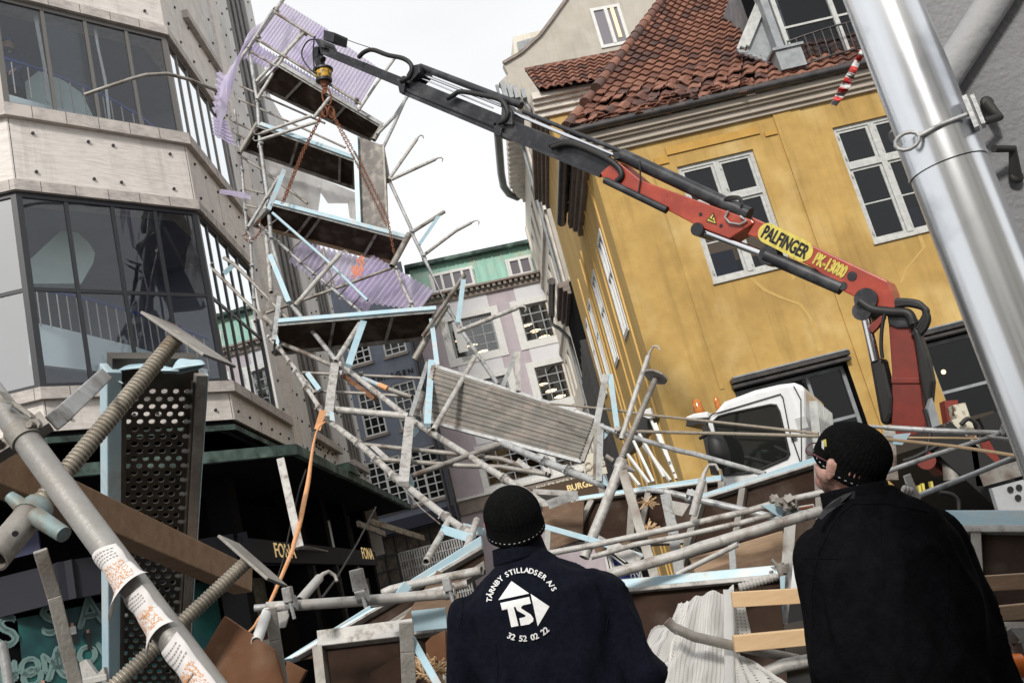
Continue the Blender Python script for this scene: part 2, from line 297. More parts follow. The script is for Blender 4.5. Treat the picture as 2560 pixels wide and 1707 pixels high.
# ------------------------------------------------------------------ facade helpers (u along wall, z up, k inward)
class Pl:
    def __init__(s, o, a, out=1):
        s.o = V((o[0], o[1], 0)); s.a = a; s.d = az(a); s.n = s.d.cross(V((0, 0, 1)))*out
    def p(s, u, z, k=0): return s.o+s.d*u+V((0, 0, z))-s.n*k
    def uv(s, px): return uv(px, s.o, s.a)
    def box(s, mb, u0, u1, z0, z1, k0, k1, mi=0):
        mb.hexa([s.p(u0, z0, k0), s.p(u1, z0, k0), s.p(u1, z0, k1), s.p(u0, z0, k1), s.p(u0, z1, k0), s.p(u1, z1, k0), s.p(u1, z1, k1), s.p(u0, z1, k1)], mi)
    def wall(s, mb, u0, u1, z0, z1, holes=(), rev=.2, mi=0, mr=None, k=0):
        us = sorted({u0, u1, *[x for h in holes for x in h[:2] if u0 < x < u1]}); zs = sorted({z0, z1, *[x for h in holes for x in h[2:4] if z0 < x < z1]})
        for i in range(len(us)-1):
            for j in range(len(zs)-1):
                cu = (us[i]+us[i+1])/2; cz = (zs[j]+zs[j+1])/2
                if any(h[0] < cu < h[1] and h[2] < cz < h[3] for h in holes): continue
                mb.quad(s.p(us[i], zs[j], k), s.p(us[i+1], zs[j], k), s.p(us[i+1], zs[j+1], k), s.p(us[i], zs[j+1], k), mi)
        mr = mi if mr is None else mr
        for h in holes:
            c = [(h[0], h[2]), (h[1], h[2]), (h[1], h[3]), (h[0], h[3])]
            for q in range(4):
                a, b = c[q], c[(q+1) % 4]; mb.quad(s.p(*a, k), s.p(*b, k), s.p(*b, k+rev), s.p(*a, k+rev), mr)
def window(P, par, u0, u1, z0, z1, us=(), zs=(), fw=.07, mw=.045, k=.1, fm=None, gm=None, ft=.06, mains=(), back=None, bk=.5, name='window', label=None):
    mb = MB(); k1 = k+ft
    for a in ((u0, u0+fw, z0, z1), (u1-fw, u1, z0, z1), (u0+fw, u1-fw, z0, z0+fw), (u0+fw, u1-fw, z1-fw, z1)): P.box(mb, *a, k, k1)
    for f in us: c = u0+(u1-u0)*f; P.box(mb, c-mw/2, c+mw/2, z0+fw, z1-fw, k+.008, k1-.004)
    for f in zs: c = z0+(z1-z0)*f; P.box(mb, u0+fw, u1-fw, c-mw/2, c+mw/2, k+.012, k1-.008)
    for f in mains: c = u0+(u1-u0)*f; P.box(mb, c-fw*.55, c+fw*.55, z0+fw, z1-fw, k-.012, k1)
    w = build(mb, name, fm or M['wfr'], par, label=label)
    g = MB(); g.quad(P.p(u0+.02, z0+.02, k+ft*.6), P.p(u1-.02, z0+.02, k+ft*.6), P.p(u1-.02, z1-.02, k+ft*.6), P.p(u0+.02, z1-.02, k+ft*.6)); build(g, 'pane', gm or M['glass'], w)
    if back:
        b = MB(); B = k+bk
        c = [(u0-.3, z0-.3), (u1+.3, z0-.3), (u1+.3, z1+.3), (u0-.3, z1+.3)]
        b.quad(*[P.p(*q, B) for q in c])
        c0 = [(u0, z0), (u1, z0), (u1, z1), (u0, z1)]
        for q in range(4): b.quad(P.p(*c0[q], k1+.01), P.p(*c0[(q+1) % 4], k1+.01), P.p(*c[(q+1) % 4], B), P.p(*c[q], B))
        build(b, 'room', back, w)
    return w
# ------------------------------------------------------------------ ground
g = MB(); g.quad(V((-150, -60, 0)), V((150, -60, 0)), V((150, 300, 0)), V((-150, 300, 0))); struct(build(g, 'ground', M['asph'], at=(0, 0, 0)))
g = MB(); g.abox(-4.75, -3.6, -6, 45, .004, .12); g.abox(1.1, 2.0, 15, 45, .004, .12); struct(build(g, 'pavement', M['stone'], at=(0, 0, 0)))
# ------------------------------------------------------------------ corner office building on the left
oL = W((495, 533), 15.0); oL.z = 0
bl = thing('office_building', oL, 'pale travertine corner building with wide bay windows and a dark ground floor at left', 'building')
PF = Pl(oL, 42.4); PS = Pl(oL, -2.2); cL = PF.p(-2.96, 0); PX = Pl(cL, 87.4)
oS = PS.o
H = dict(wb=5.03, sb=5.49, b2=5.67, t2=8.84, pb=9.02, st=10.1, b1=10.32, t1=12.38, p1=12.56)
SE = 3.25                                   # end of bay on the side facade
def band(mb, z0, z1, k=0, mi=0, th=.0):
    for P, u0, u1 in ((PX, -7, 0), (PF, -2.96, 0), (PS, 0, SE+.6 if z0 < 1e9 else SE)):
        P.wall(mb, u0, u1, z0, z1, k=k, mi=mi)
def ledge(mb, z0, z1, pr, back=.5, mi=0):
    # one polygonal strip round the bay, mitred at corners
    def off(k):
        pts = []
        m1 = (PX.n+PF.n).normalized(); c1 = cL+m1*(k/m1.dot(PX.n)); m2 = (PF.n+PS.n).normalized(); c2 = oS+m2*(k/m2.dot(PF.n))
        return [PX.p(-7, 0, -k), V((c1.x, c1.y, 0)), V((c2.x, c2.y, 0)), PS.p(SE+.03, 0, -k)]
    A, B = off(pr), off(-back); up0 = V((0, 0, z0)); up1 = V((0, 0, z1))
    for i in range(3): mb.hexa([A[i]+up0, A[i+1]+up0, B[i+1]+up0, B[i]+up0, A[i]+up1, A[i+1]+up1, B[i+1]+up1, B[i]+up1], mi)
def bolts(mb, P, lst, r=.028):
    for u, z in lst:
        c = P.p(u, z); mb.tube([c, c+P.n*.03], r, 7, 1)
for z0, z1 in ((H['wb'], H['sb']), (H['pb'], H['st']), (H['p1'], 15.6)): mb = MB(); ledge(mb, z0, z1, 0); build(mb, 'spandrel', [M['trav'], M['bolt']], bl)
random.seed(3); mb = MB()
for P, us in ((PF, (-2.6, -1.7, -1.33, -.35)), (PX, (-.3, -1.3, -2.3)), (PS, (.28, .9, 1.6, 2.3, 2.9))):
    bolts(mb, P, [(u+random.uniform(-.04, .04), z) for u in us for z in (9.2, 9.88, 5.2, 12.8, 13.6)], .026)
struct(build(mb, 'fixing_bolts', [M['bolt'], M['bolt']], bl), 'stuff')
mb = MB(); ledge(mb, H['sb'], H['b2'], .10); ledge(mb, H['st'], H['b1'], .10); ledge(mb, H['t2'], H['pb'], .05); ledge(mb, H['t1'], H['p1'], .05); build(mb, 'stone_ledge', M['travd'], bl)
mb = MB()
for P, u0, u1 in ((PX, -4, 0), (PF, -2.9, 0), (PS, .1, SE)):
    u = u0+.3
    while u < u1:
        for z0, z1, k in ((H['sb'], H['b2'], -.102), (H['st'], H['b1'], -.102), (H['t2'], H['pb'], -.052), (H['t1'], H['p1'], -.052)): P.box(mb, u, u+.008, z0+.004, z1-.004, k, k+.05)
        u += .52
for P, u in ((PF, -.03), (PF, -2.93), (PS, 1.62), (PX, -1.4)):
    for z0, z1 in ((H['wb'], H['sb']), (H['pb'], H['st'])): P.box(mb, u-.005, u+.005, z0+.01, z1-.01, -.002, .02)
struct(build(mb, 'stone_joints', M['bolt'], bl), 'stuff')
mb = MB(); ledge(mb, H['wb']-.12, H['wb']-.003, -.05, 1.5); build(mb, 'soffit', M['shopb'], bl)  # underside coloured black for the shade in the gap above the canopy
# bay windows: black metal frames, one window per facet and storey
def baywin(P, u0, u1, z0, z1, cols, zs, fm, label=None, gm=None):
    us = [(c-u0)/(u1-u0) for c in cols]
    return window(P, bl, u0, u1, z0, z1, us, zs, fw=.085, mw=.06, k=.02, ft=.05, fm=fm, gm=gm or M['glassL'], name='bay_window', label=label)
fr2 = (7.24-H['b2'])/(H['t2']-H['b2'])
bw = baywin(PF, -2.95, -.01, H['b2'], H['t2'], (-2.22, -1.49, -.77), (fr2,), M['alu'])
baywin(PF, -2.95, -.01, H['b1'], H['t1'], (-2.17, -1.47, -.75), (), M['alul'])
baywin(PX, -5, -.01, H['b2'], H['t2'], (-1.6, -3.2), (fr2,), M['alu'], None, M['glassX']); baywin(PX, -5, -.01, H['b1'], H['t1'], (-1.6, -3.2), (), M['alul'], None, M['glassX'])
baywin(PS, .01, SE-.1, H['b2'], H['t2'], (.52, 1.08, 1.68, 2.28), (fr2,), M['alu']); baywin(PS, .01, SE-.1, H['b1'], H['t1'], (.52, 1.08, 1.68, 2.28), (), M['alul'])
baywin(PS, 1.3, SE+.3, 13.9, 17, (1.9, 2.6), (), M['alul'])
# rooms behind the bay
mb = MB()
def floor_poly(mb, z0, z1, k=.2, mi=0):
    p = [PX.p(-7, z0, k), V((cL.x, cL.y, z0))-(PX.n+PF.n).normalized()*k*1.08, V((oS.x, oS.y, z0))-(PF.n+PS.n).normalized()*k*1.08, PS.p(3.2, z0, k), PS.p(3.2, z0, 6), PX.p(-7, z0, 6)]
    mb.prism(p, V((0, 0, z1-z0)), mi)
floor_poly(mb, H['t2']+.02, H['b1']-.45); floor_poly(mb, H['t1']+.02, 14); floor_poly(mb, 4.9, H['b2']-.2)
b = PX.p(-7, 0, 4.2); mb.quad(PX.p(-7, 4.9, 4.6), PX.p(1.7, 4.9, 4.6), PX.p(1.7, 15, 4.6), PX.p(-7, 15, 4.6)); mb.quad(PX.p(-7, 4.9, .3), PX.p(-7, 4.9, 5), PX.p(-7, 15, 5), PX.p(-7, 15, .3))
build(mb, 'room', M['ceil'], bl)
# staircase, pale soffits and blue railing inside the bay
pale = mat('pale_green_stair_wall', (.66, .80, .73), .6, col2=(.52, .66, .60), ns=1); bluer = mat('blue_handrail', (.03, .06, .25), .4)
whs = mat('white_stair_string', (.80, .90, .90), .6, col2=(.72, .84, .85), ns=1); spin = mat('pale_spindle', (.62, .58, .52), .4)
st = thing('staircase', PF.p(-1.5, 5.5, 1.4), 'white and pale green staircase seen through the bay window of the pale corner building', 'staircase')
PI = Pl(PF.p(0, 0, .55), 42.4)
def on(px, P): return P.p(*P.uv(px))
def poly(P, pts, th, mb, mi=0): mb.prism([on(q, P) for q in pts], -P.n*th, mi)
mb = MB(); poly(PI, [B1(215, 1000), B1(560, 1080), B1(900, 1165), B1(1430, 1330), B1(1430, 1440), B1(900, 1370), B1(215, 1290)], .12, mb)
poly(PI, [A1(60, 650), A1(370, 740), A1(640, 800), A1(640, 850), A1(60, 730)], .1, mb); build(mb, 'string', whs, st)
P2 = Pl(PF.p(0, 0, 1.3), 42.4); mb = MB()
poly(P2, [B1(195, 585), B1(460, 335), B1(520, 370), B1(620, 470), B1(655, 530), B1(640, 600), B1(560, 740), B1(205, 740)], .3, mb)
poly(P2, [A1(80, 640), A1(300, 460), A1(560, 640), A1(640, 800), A1(90, 700)], .3, mb); build(mb, 'landing', pale, st)
def rail(pts, low, P, n):
    h = MB(); pp = [on(q, P) for q in pts]; h.tube(pp, .03, 8); build(h, 'handrail', bluer, st)
    for i in range(n):
        f = (i+.5)/n*(len(pp)-1); j = int(f); a = pp[j].lerp(pp[j+1], f-j); g_ = MB(); g_.tube([a, a-V((0, 0, low))], .011, 6); build(g_, 'spindle', spin, st)
rail([B1(215, 770), B1(540, 830), B1(860, 920), B1(1110, 1000), B1(1430, 1120)], .62, PI, 19)
rail([A1(20, 400), A1(290, 485), A1(420, 535), A1(640, 625), A1(770, 690), A1(960, 800), A1(1080, 900), A1(1200, 980)], .62, PI, 17)
# taped plastic film behind the upper bay glass
PIf = Pl(PF.p(0, 0, .22), 42.4); fm_ = sheet_mat('clear_film', (.5, .52, .56), .3, .25, .78)
mb = MB(); mb.grid(lambda a, b_: PIf.p(-2.1+.58*a, 10.45+1.85*b_, .04*math.sin(b_*40+6*math.sin(a*5))*(1-b_)+.01*math.sin(a*20)), 24, 60); build(mb, 'plastic_film', fm_, bl)
mb = MB()
for pts in ([A1(215, 0), A1(245, 190), A1(300, 480), A1(320, 690), A1(345, 720), A1(322, 480), A1(272, 190), A1(245, 0)], [A1(628, 110), A1(665, 320), A1(715, 560), A1(745, 820), A1(762, 820), A1(735, 560), A1(684, 330), A1(650, 110)]): poly(PIf, pts, .01, mb)
build(mb, 'masking_tape', M['white'], bl)
# side facade: wall with louvred strips and small ledges, then lower part
UE = 9.8
lst = [(h, .028) for h in ()]
sw = MB(); holes = [(6.1, 8.7, 5.85, 9.0), (6.1, 8.7, 10.2, 13.0), (6.1, 9.3, 13.0, 24)]
holes = [(6.1, 8.7, 5.72, 24.5)]
PS.wall(sw, SE+.02, UE, H['wb']-.1, 25, [(SE+.04, SE+.6, 5.67, 8.84)][:0]+holes, rev=.25)
PS.wall(sw, UE, 13.4, 4.5, 16.6, [(10.6, 12.8, 5.6, 16.0), (9.9, 12.6, 4.7, 4.9)][:1], rev=.25)
sw.hexa([PS.p(SE+.03, 3, .0), PS.p(UE, 3, .5), PS.p(UE, 3, 8), PS.p(SE+.03, 3, 8), PS.p(SE+.03, 3.05, .5), PS.p(UE, 3.05, .5), PS.p(UE, 3.05, 8), PS.p(SE+.03, 3.05, 8)])
sw.quad(PS.p(UE, 16.6), PS.p(UE, 25), PS.p(UE, 25, 8), PS.p(UE, 16.6, 8)); sw.quad(PS.p(UE, 16.6), PS.p(13.4, 16.6), PS.p(13.4, 16.6, 8), PS.p(UE, 16.6, 8)); sw.quad(PS.p(13.4, 3), PS.p(13.4, 16.6), PS.p(13.4, 16.6, 8), PS.p(13.4, 3, 8))
random.seed(5)
bl_l = [(u, z) for z in [5.2+.62*i for i in range(26)] for u in (3.6, 4.75, 5.2, 5.9, 9.2)]+[(u, z) for z in [4.8+.5*i for i in range(14)] for u in (9.95, 10.45, 13.1)]+[(random.uniform(9.9, 12.6), random.uniform(4.7, 5.4)) for _ in range(26)]+[(random.uniform(6.2, 8.6), random.uniform(4.95, 5.5)) for _ in range(22)]
bolts(sw, PS, bl_l, .03)
build(sw, 'side_wall', [M['plast'], M['bolt']], bl)
mb = MB(); PS.box(mb, 3.85, 4.5, H['wb'], 25, -.07, .02); build(mb, 'pilaster', M['trav'], bl)
for a in ((5.95, 8.9, 5.5, 5.68, -.14, .1), (10.5, 12.95, 5.38, 5.55, -.14, .1), (SE, SE+.62, 5.49, 5.67, -.1, .1), (SE+.1, SE+.75, 10.1, 10.32, -.1, .1), (1.4, SE+.3, 13.7, 13.88, -.12, .1)): mb = MB(); PS.box(mb, *a); build(mb, 'window_ledge', M['travd'], bl)
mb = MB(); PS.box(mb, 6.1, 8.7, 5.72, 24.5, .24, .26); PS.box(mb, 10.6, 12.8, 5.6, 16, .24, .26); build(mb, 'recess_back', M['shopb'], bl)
def ribs(u0, u1, z0, z1, n):
    for i in range(n):
        mb = MB(); c = u0+(u1-u0)*(i+.5)/n; w_ = (u1-u0)/n*.28; PS.box(mb, c-w_, c+w_, z0, z1, .02, .22)
        z = z0
        while z < z1: PS.box(mb, c+w_, c+w_+.05, z, z+.06, .05, .2); z += .16
        build(mb, 'louvre_strip', M['louv'], bl)
ribs(6.1, 8.7, 5.72, 24.5, 4); ribs(10.6, 12.8, 5.6, 16, 4)
# copper canopy and dark ground floor
mb = MB(); ledge(mb, 4.13, 4.30, 1.0, -.9); ledge(mb, 4.86, 4.95, -.02, .1)
PS.box(mb, SE+.03, 16.2, 4.35, 4.52, -.75, -.65); PS.box(mb, 5.4, 6.5, 4.52, 4.72, -.8, -.3); build(mb, 'copper_canopy', M['copper'], bl)
mb = MB(); ledge(mb, 4.18, 4.26, .9, 1.6); PS.box(mb, SE, 16.2, 4.38, 4.48, -.65, 1.6); PS.box(mb, SE, 13.2, 4.48, 4.9, .25, 1.6); build(mb, 'canopy_soffit', M['shopb'], bl)  # soffit coloured black to carry the deep shade under the canopy
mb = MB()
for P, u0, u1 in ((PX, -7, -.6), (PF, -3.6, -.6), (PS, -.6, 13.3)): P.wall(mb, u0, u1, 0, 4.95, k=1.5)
ledge(mb, 4.9, 4.96, -.3, 1.6); build(mb, 'ground_floor_wall', M['shopb'], bl)  # arcade wall blackened in colour for the shade under the canopy
mb = MB()
for P, u0, u1 in ((PX, -7, 0), (PF, -2.96, 0), (PS, 0, 13.2)): P.box(mb, u0, u1, 2.66 if P is not PS else 2.72, 3.2 if P is not PS else 3.12, .25, .4)
build(mb, 'fascia_board', mat('charcoal_fascia', (.028, .028, .036), .7, spec=.2), bl)
for u in (.2, 4.6, 7.2, 9.9, 12.9):
    mb = MB(); PS.box(mb, u-.2, u+.2, 0, 4.4, .3, .7); build(mb, 'pier', M['shopb'], bl)
# shop window displays
teal = mat('teal_poster', (.005, .035, .045), .5, col2=(.012, .11, .10), ns=2, nd=2)
pst = thing('window_poster', PF.p(-1.5, 0, .8), 'teal poster with big pale letters and small figures in the shop window under the canopy', 'poster')
mb = MB(); PF.box(mb, -3.3, -.3, .3, 2.6, 1.0, 1.03); PX.box(mb, -3, -.6, .3, 2.55, 1.0, 1.03); build(mb, 'sheet', teal, pst)
def text_mesh(s, size, ext=.01, font=None, xs=1):
    c = D.curves.new('t', 'FONT'); c.body = s; c.size = size; c.extrude = ext; c.align_x = 'CENTER'; c.align_y = 'CENTER'; c.resolution_u = 3
    c.offset = 0
    o = D.objects.new('t', c); COL.objects.link(o); dg = bpy.context.evaluated_depsgraph_get(); dg.update(); me = D.meshes.new_from_object(o.evaluated_get(dg))
    vs = [V((v.co.x*xs, v.co.y, v.co.z)) for v in me.vertices]; fs = [tuple(p.vertices) for p in me.polygons]
    D.objects.remove(o); D.curves.remove(c); D.meshes.remove(me); return vs, fs
def text_on(mb, s, size, P, u, z, k=-.01, ext=.01, xs=1, bold=.0, mi=0, tilt=0):
    vs, fs = text_mesh(s, size, ext, xs=xs); ct, s_ = math.cos(tilt), math.sin(tilt)
    for dx, dy in ([(0, 0)] if not bold else [(0, 0), (bold, 0), (-bold, 0), (0, bold), (0, -bold)]):
        out = 1
        mb.add([P.p(u+((v.x+dx)*ct-(v.y+dy)*s_), z+((v.x+dx)*s_+(v.y+dy)*ct), k-v.z-abs(dx)*.2-dy*.1) for v in vs], fs, mi)
mb = MB()
Pt_ = Pl(PF.p(0, 0, .985), 42.4)
for (px, s, c) in ((C2(770, 1010), .6, 'AS'), (C2(700, 1350), .36, 'NOW'), (C2(460, 1420), .6, 'A'), (C2(520, 1530), .6, 'S'), (C2(230, 1450), .36, 'NON'), (C2(390, 1090), .6, 'S'), (C2(60, 1180), .6, 'S'), (C2(180, 1545), .36, 'ZO')): text_on(mb, c, s, Pt_, *Pt_.uv(px), 0, bold=.02)
for (u, z, s, c) in ((-2.3, 2.0, .8, 'SA'), (-1.2, 1.9, .8, 'S'), (-1.8, 1.2, .5, 'NOW')): text_on(mb, c, s, PX, u, z, .985, bold=.03)
build(mb, 'lettering', mat('pale_teal_letters', (.17, .27, .26), .5), pst)
random.seed(9)
for P, n in ((PF, 20), (PX, 8)):
    for i in range(n):
        u = random.uniform(-3.1, -.6); z = random.uniform(.5, 2.3); h = .28; mb = MB()
        P.box(mb, u-.03, u+.03, z, z+h*.45, .96, .975, 0); P.box(mb, u-.045, u+.045, z+h*.45, z+h*.85, .96, .975, i % 2); P.box(mb, u-.02, u+.02, z+h*.85, z+h*1.03, .96, .975, 2)
        build(mb, 'printed_figure', [M['blackp'], M['white'], M['skin']], pst)
for P, u, z, s, t_, lab in ((PS, 2.62, 2.93, .30, 'FONA', 'gold FONA sign letters on the dark fascia behind the white metal post'), (PS, 11.7, 3.02, .36, 'FONA', 'small gold FONA sign letters farther down the dark arcade')):
    mb = MB(); text_on(mb, t_, s*1.25, P, u, z, .235, bold=.004, xs=1.5, ext=.004); tag(build(mb, 'shop_sign', M['gold']), lab, 'sign')
mb = MB(); text_on(mb, 'PLAY', .17, PX, -.95, 3.55, .0, bold=.01); 
PX.box(mb, -2.4, -.3, 3.38, 3.75, .02, .06, 1); tag(build(mb, 'shop_sign', [M['white'], mat('dark_blue_sign', (.015, .02, .07), .5)]), 'dark blue sign with the white letters PL at the left edge', 'sign')
# posters, and one painted reflection, in arcade windows
def poster(P, u0, u1, z0, z1, k, col, col2, label, words=()):
    mb = MB(); P.box(mb, u0, u1, z0, z1, k, k+.02, 0)
    for (u, z, s, t_) in words: text_on(mb, t_, s, P, u, z, k-.02, mi=1, bold=.008)
    tag(build(mb, 'poster_and_reflection', [mat('poster_and_reflection_print', col, .5, col2=col2, ns=9, nd=3, contrast=(.45, .55), col3=(.02, .02, .02), ns3=6), M['sign']]), label, 'poster')
poster(PS, 2.0, 3.3, 1.9, 2.6, .9, (.13, .11, .06), (.03, .05, .04), 'mottled green and cream poster in the shop window under the first FONA sign', [(2.7, 2.05, .14, 'ARTPOP')])
poster(PS, 2.0, 3.3, 1.2, 1.86, .9, (.10, .012, .015), (.02, .01, .01), 'dark red poster in the shop window beneath the green poster', [(2.7, 1.4, .14, 'ARTPOP')])
poster(PS, 2.1, 3.4, .5, 1.15, .9, (.08, .01, .012), (.015, .01, .01), 'black and red poster lowest in the arcade shop window', [(2.7, .85, .14, 'ARTPOP')])
poster(PS, 11.4, 12.6, .9, 2.4, .5, (.14, .14, .13), (.10, .10, .1), 'tall pale grey display panel in the far arcade window')
poster(PS, 7.6, 8.7, 2.0, 2.9, .9, (.16, .18, .2), (.22, .24, .26), 'pale grey panel painted in for a glass reflection between the arcade piers')  # added panel, its pale colour stands for a reflection in the glass
# warm lamps in arcade are lit
for i, (u, z) in enumerate(((8.3, 2.0), (8.8, 1.95), (12.9, 1.6), (13.0, 1.2))):
    mb = MB(); mb.sphere(PS.p(u, z, .8), .05, 8); tag(build(mb, 'shop_lamp', M['lamp']), ['warm lamp glowing in the arcade nearest the white post', 'warm lamp glowing just right of the nearest arcade lamp', 'upper warm lamp in the far end of the arcade', 'lower warm lamp in the far end of the arcade'][i], 'lamp', 'lamps glowing in the arcade')
# ------------------------------------------------------------------ yellow building (front faces camera)
oA = W((1520, 550), 15.0); oA.z = 0
ya = thing('yellow_building', oA, 'ochre yellow corner building with white casement windows and a damaged red tile roof', 'building')
PA = Pl(oA, 87); PB = Pl(oA, -1.2, -1)          # front, side (outward is towards the street)
YE = 8.8                                        # side length
w1 = (1.41, 2.78, 5.26, 7.42); w2 = (4.24, 5.62, 5.27, 7.46)
mb = MB(); PA.wall(mb, 0, 12, 3.45, 8.3, [w1, w2], rev=.14); PA.wall(mb, 0, 1.2, 0, 3.45); PA.wall(mb, 3.12, 4.46, 0, 3.45); PA.wall(mb, 9, 12, 0, 3.45)
build(mb, 'front_wall', M['yel'], ya)
mb = MB()                                        # raised panels, pilaster and trim on the front
PA.box(mb, 3.3, 3.62, 0, 7.95, -.03, .02); PA.box(mb, 3.62, 3.80, 0, 7.95, -.015, .02); PA.box(mb, .98, 1.05, 3.5, 7.55, -.015, .02)
build(mb, 'pilaster', M['yel'], ya)
mb = MB(); t_ = .035
for a in ((1.3, 2.98, 7.66, 7.80), (1.06, 1.3, 7.52, 7.66), (3.06, 3.28, 7.58, 7.66)): PA.box(mb, *a, -.03, .02)
build(mb, 'lintel_trim', mat('trim_yellow', (.50, .30, .075), .85, col2=(.42, .24, .05), ns=4), ya)
random.seed(21)
def crack(pts, w_):
    mb = MB(); n = len(pts)
    L_ = []; R_ = []
    for i, (u, z) in enumerate(pts):
        ww = w_*random.uniform(.6, 1.2); L_.append(PA.p(u-ww, z, -.004)); R_.append(PA.p(u+ww, z, -.004))
    for i in range(n-1): mb.quad(L_[i], R_[i], R_[i+1], L_[i+1])
    build(mb, 'plaster_repair', M['patch'], ya)
for pts in ([B4(620, 570), B4(700, 640), B4(790, 680), B4(900, 720), B4(950, 790), B4(985, 870), B4(1010, 980)], [B4(1560, 320), B4(1590, 400), B4(1540, 460), B4(1490, 520), B4(1460, 600)], [B4(840, 500), B4(860, 580)]):
    crack([PA.uv(p) for p in pts], .036)
def casement(P, h, k=.05, back=None):
    u0, u1, z0, z1 = h; tr = .655
    mb = MB(); f = .065
    for a in ((u0, u0+f, z0, z1), (u1-f, u1, z0, z1), (u0+f, u1-f, z0, z0+f), (u0+f, u1-f, z1-f, z1)): P.box(mb, *a, k, k+.11)
    zt = z0+(z1-z0)*tr; um = (u0+u1)/2
    P.box(mb, u0+f, u1-f, zt-.05, zt+.05, k-.015, k+.10); P.box(mb, um-.05, um+.05, z0+f, zt-.05, k-.015, k+.10); P.box(mb, um-.05, um+.05, zt+.05, z1-f, k-.015, k+.10)
    w_ = build(mb, 'window', M['wfr'], ya)
    for (a, b_, c, d) in ((u0+f, um-.05, z0+f, zt-.05), (um+.05, u1-f, z0+f, zt-.05), (u0+f, um-.05, zt+.05, z1-f), (um+.05, u1-f, zt+.05, z1-f)):
        s = MB(); g_ = .045
        for e in ((a, a+g_, c, d), (b_-g_, b_, c, d), (a+g_, b_-g_, c, c+g_), (a+g_, b_-g_, d-g_, d)): P.box(s, *e, k+.02, k+.075)
        if d-c > .9: m_ = (c+d)/2; P.box(s, a+g_, b_-g_, m_-.012, m_+.012, k+.035, k+.06)
        for q in (c+.12, d-.12): P.box(s, a-.012, a+.012, q-.03, q+.03, k-.03, k+.02)
        build(s, 'sash', M['wfr'], w_)
        g2 = MB(); P.box(g2, a+g_, b_-g_, c+g_, d-g_, k+.045, k+.05); build(g2, 'pane', M['glass'], w_)
    s = MB(); P.box(s, u0-.02, u1+.02, z0-.035, z0-.002, k-.09, k+.1); build(s, 'sill', M['wfr'], w_)
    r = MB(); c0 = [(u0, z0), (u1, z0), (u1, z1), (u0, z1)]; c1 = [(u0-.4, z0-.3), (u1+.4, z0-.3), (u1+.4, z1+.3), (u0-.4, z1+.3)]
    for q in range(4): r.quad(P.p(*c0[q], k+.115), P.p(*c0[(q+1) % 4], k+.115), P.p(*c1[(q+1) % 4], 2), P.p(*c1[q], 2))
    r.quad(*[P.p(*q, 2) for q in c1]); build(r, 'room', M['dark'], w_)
    return w_
wa = casement(PA, w1); wb = casement(PA, w2)
mb = MB(); PA.box(mb, 1.55, 2.7, 5.75, 6.4, .7, .75); build(mb, 'lit_panel', M['lamplow'], wa)
mb = MB(); PA.box(mb, 1.6, 2.05, 5.3, 5.9, .5, .55); build(mb, 'curtain', mat('blue_curtain', (.02, .04, .16), .8), wa)
mb = MB(); PA.box(mb, 5.0, 5.45, 5.35, 5.85, .5, .55); build(mb, 'curtain', mat('blue_curtain', (.02, .04, .12), .8), wb)
# shop openings with roller shutters
def shopfront(u0, u1, lights):
    mb = MB(); PA.box(mb, u0-.03, u1+.05, 3.52, 3.60, -.16, .05); PA.box(mb, u0-.03, u1+.05, 3.44, 3.50, -.13, .05); sh = build(mb, 'roller_shutter', M['gut'], ya, bevel=.012)
    mb = MB(); PA.box(mb, u0, u1+.02, 3.60, 3.625, -.17, .03); build(mb, 'shutter_cover', M['lead'], sh)
    r = MB(); c0 = [(u0, 0), (u1, 0), (u1, 3.45), (u0, 3.45)]; 
    for q in range(4): r.quad(PA.p(*c0[q], 0), PA.p(*c0[(q+1) % 4], 0), PA.p(*c0[(q+1) % 4], 4), PA.p(*c0[q], 4))
    r.quad(*[PA.p(*q, 4) for q in c0]); build(r, 'shop_interior', M['dark'], ya)
    w_ = window(PA, ya, u0+.02, u1-.02, .05, 3.42, (.33, .66), (.75,), fw=.06, mw=.05, k=.15, fm=M['lead'], name='shop_window')
    for (u, z, k) in lights:
        m = MB(); m.sphere(PA.p(u, z, k), .045, 8); build(m, 'ceiling_spot', M['lamp'], ya)
shopfront(1.2, 3.12, ((2.35, 3.05, 1.6), (2.75, 3.0, 2.2), (1.9, 3.0, 2.5))); shopfront(4.46, 9, ((5.15, 3.1, 1.5), (5.7, 3.1, 2.2)))
mb = MB(); PA.box(mb, 4.6, 5.2, 2.6, 3.1, 3.5, 3.55); PA.box(mb, 4.7, 6.5, 1.2, 2.2, 2.5, 2.6); PA.box(mb, 2.2, 3.0, 2.0, 2.6, 3.2, 3.3); build(mb, 'lit_shop_wall', mat('lit_shop_wall', (.5, .35, .2), .8, emit=(1, .6, .25), es=.05), ya)
# side wall with four windows
sh_ = [(1.15, 2.0, 5.08, 7.06), (3.55, 4.45, 5.08, 7.06), (5.75, 6.5, 5.08, 7.06), (7.5, 8.15, 5.08, 7.06)]
mb = MB(); PB.wall(mb, 0, 3.8, 0, 8.3, sh_[:2][:1]+[(3.55, 3.8, 5.08, 7.06)], rev=.22); PB.wall(mb, 3.8, YE, 0, 11.0, [(3.8, 4.45, 5.08, 7.06)]+sh_[2:], rev=.22)
build(mb, 'side_wall', M['yel2'], ya)
for h in sh_: window(PB, ya, *h, (.5,), (.6,), k=-.02, fw=.09, fm=M['white'], back=M['dark'])
mb = MB()
for u in (.85, 2.35, 3.2, 4.8, 5.4, 6.9): PB.box(mb, u-.05, u+.05, 0, 7.9, -.03, .02)
build(mb, 'side_pilaster', M['yel2'], ya)
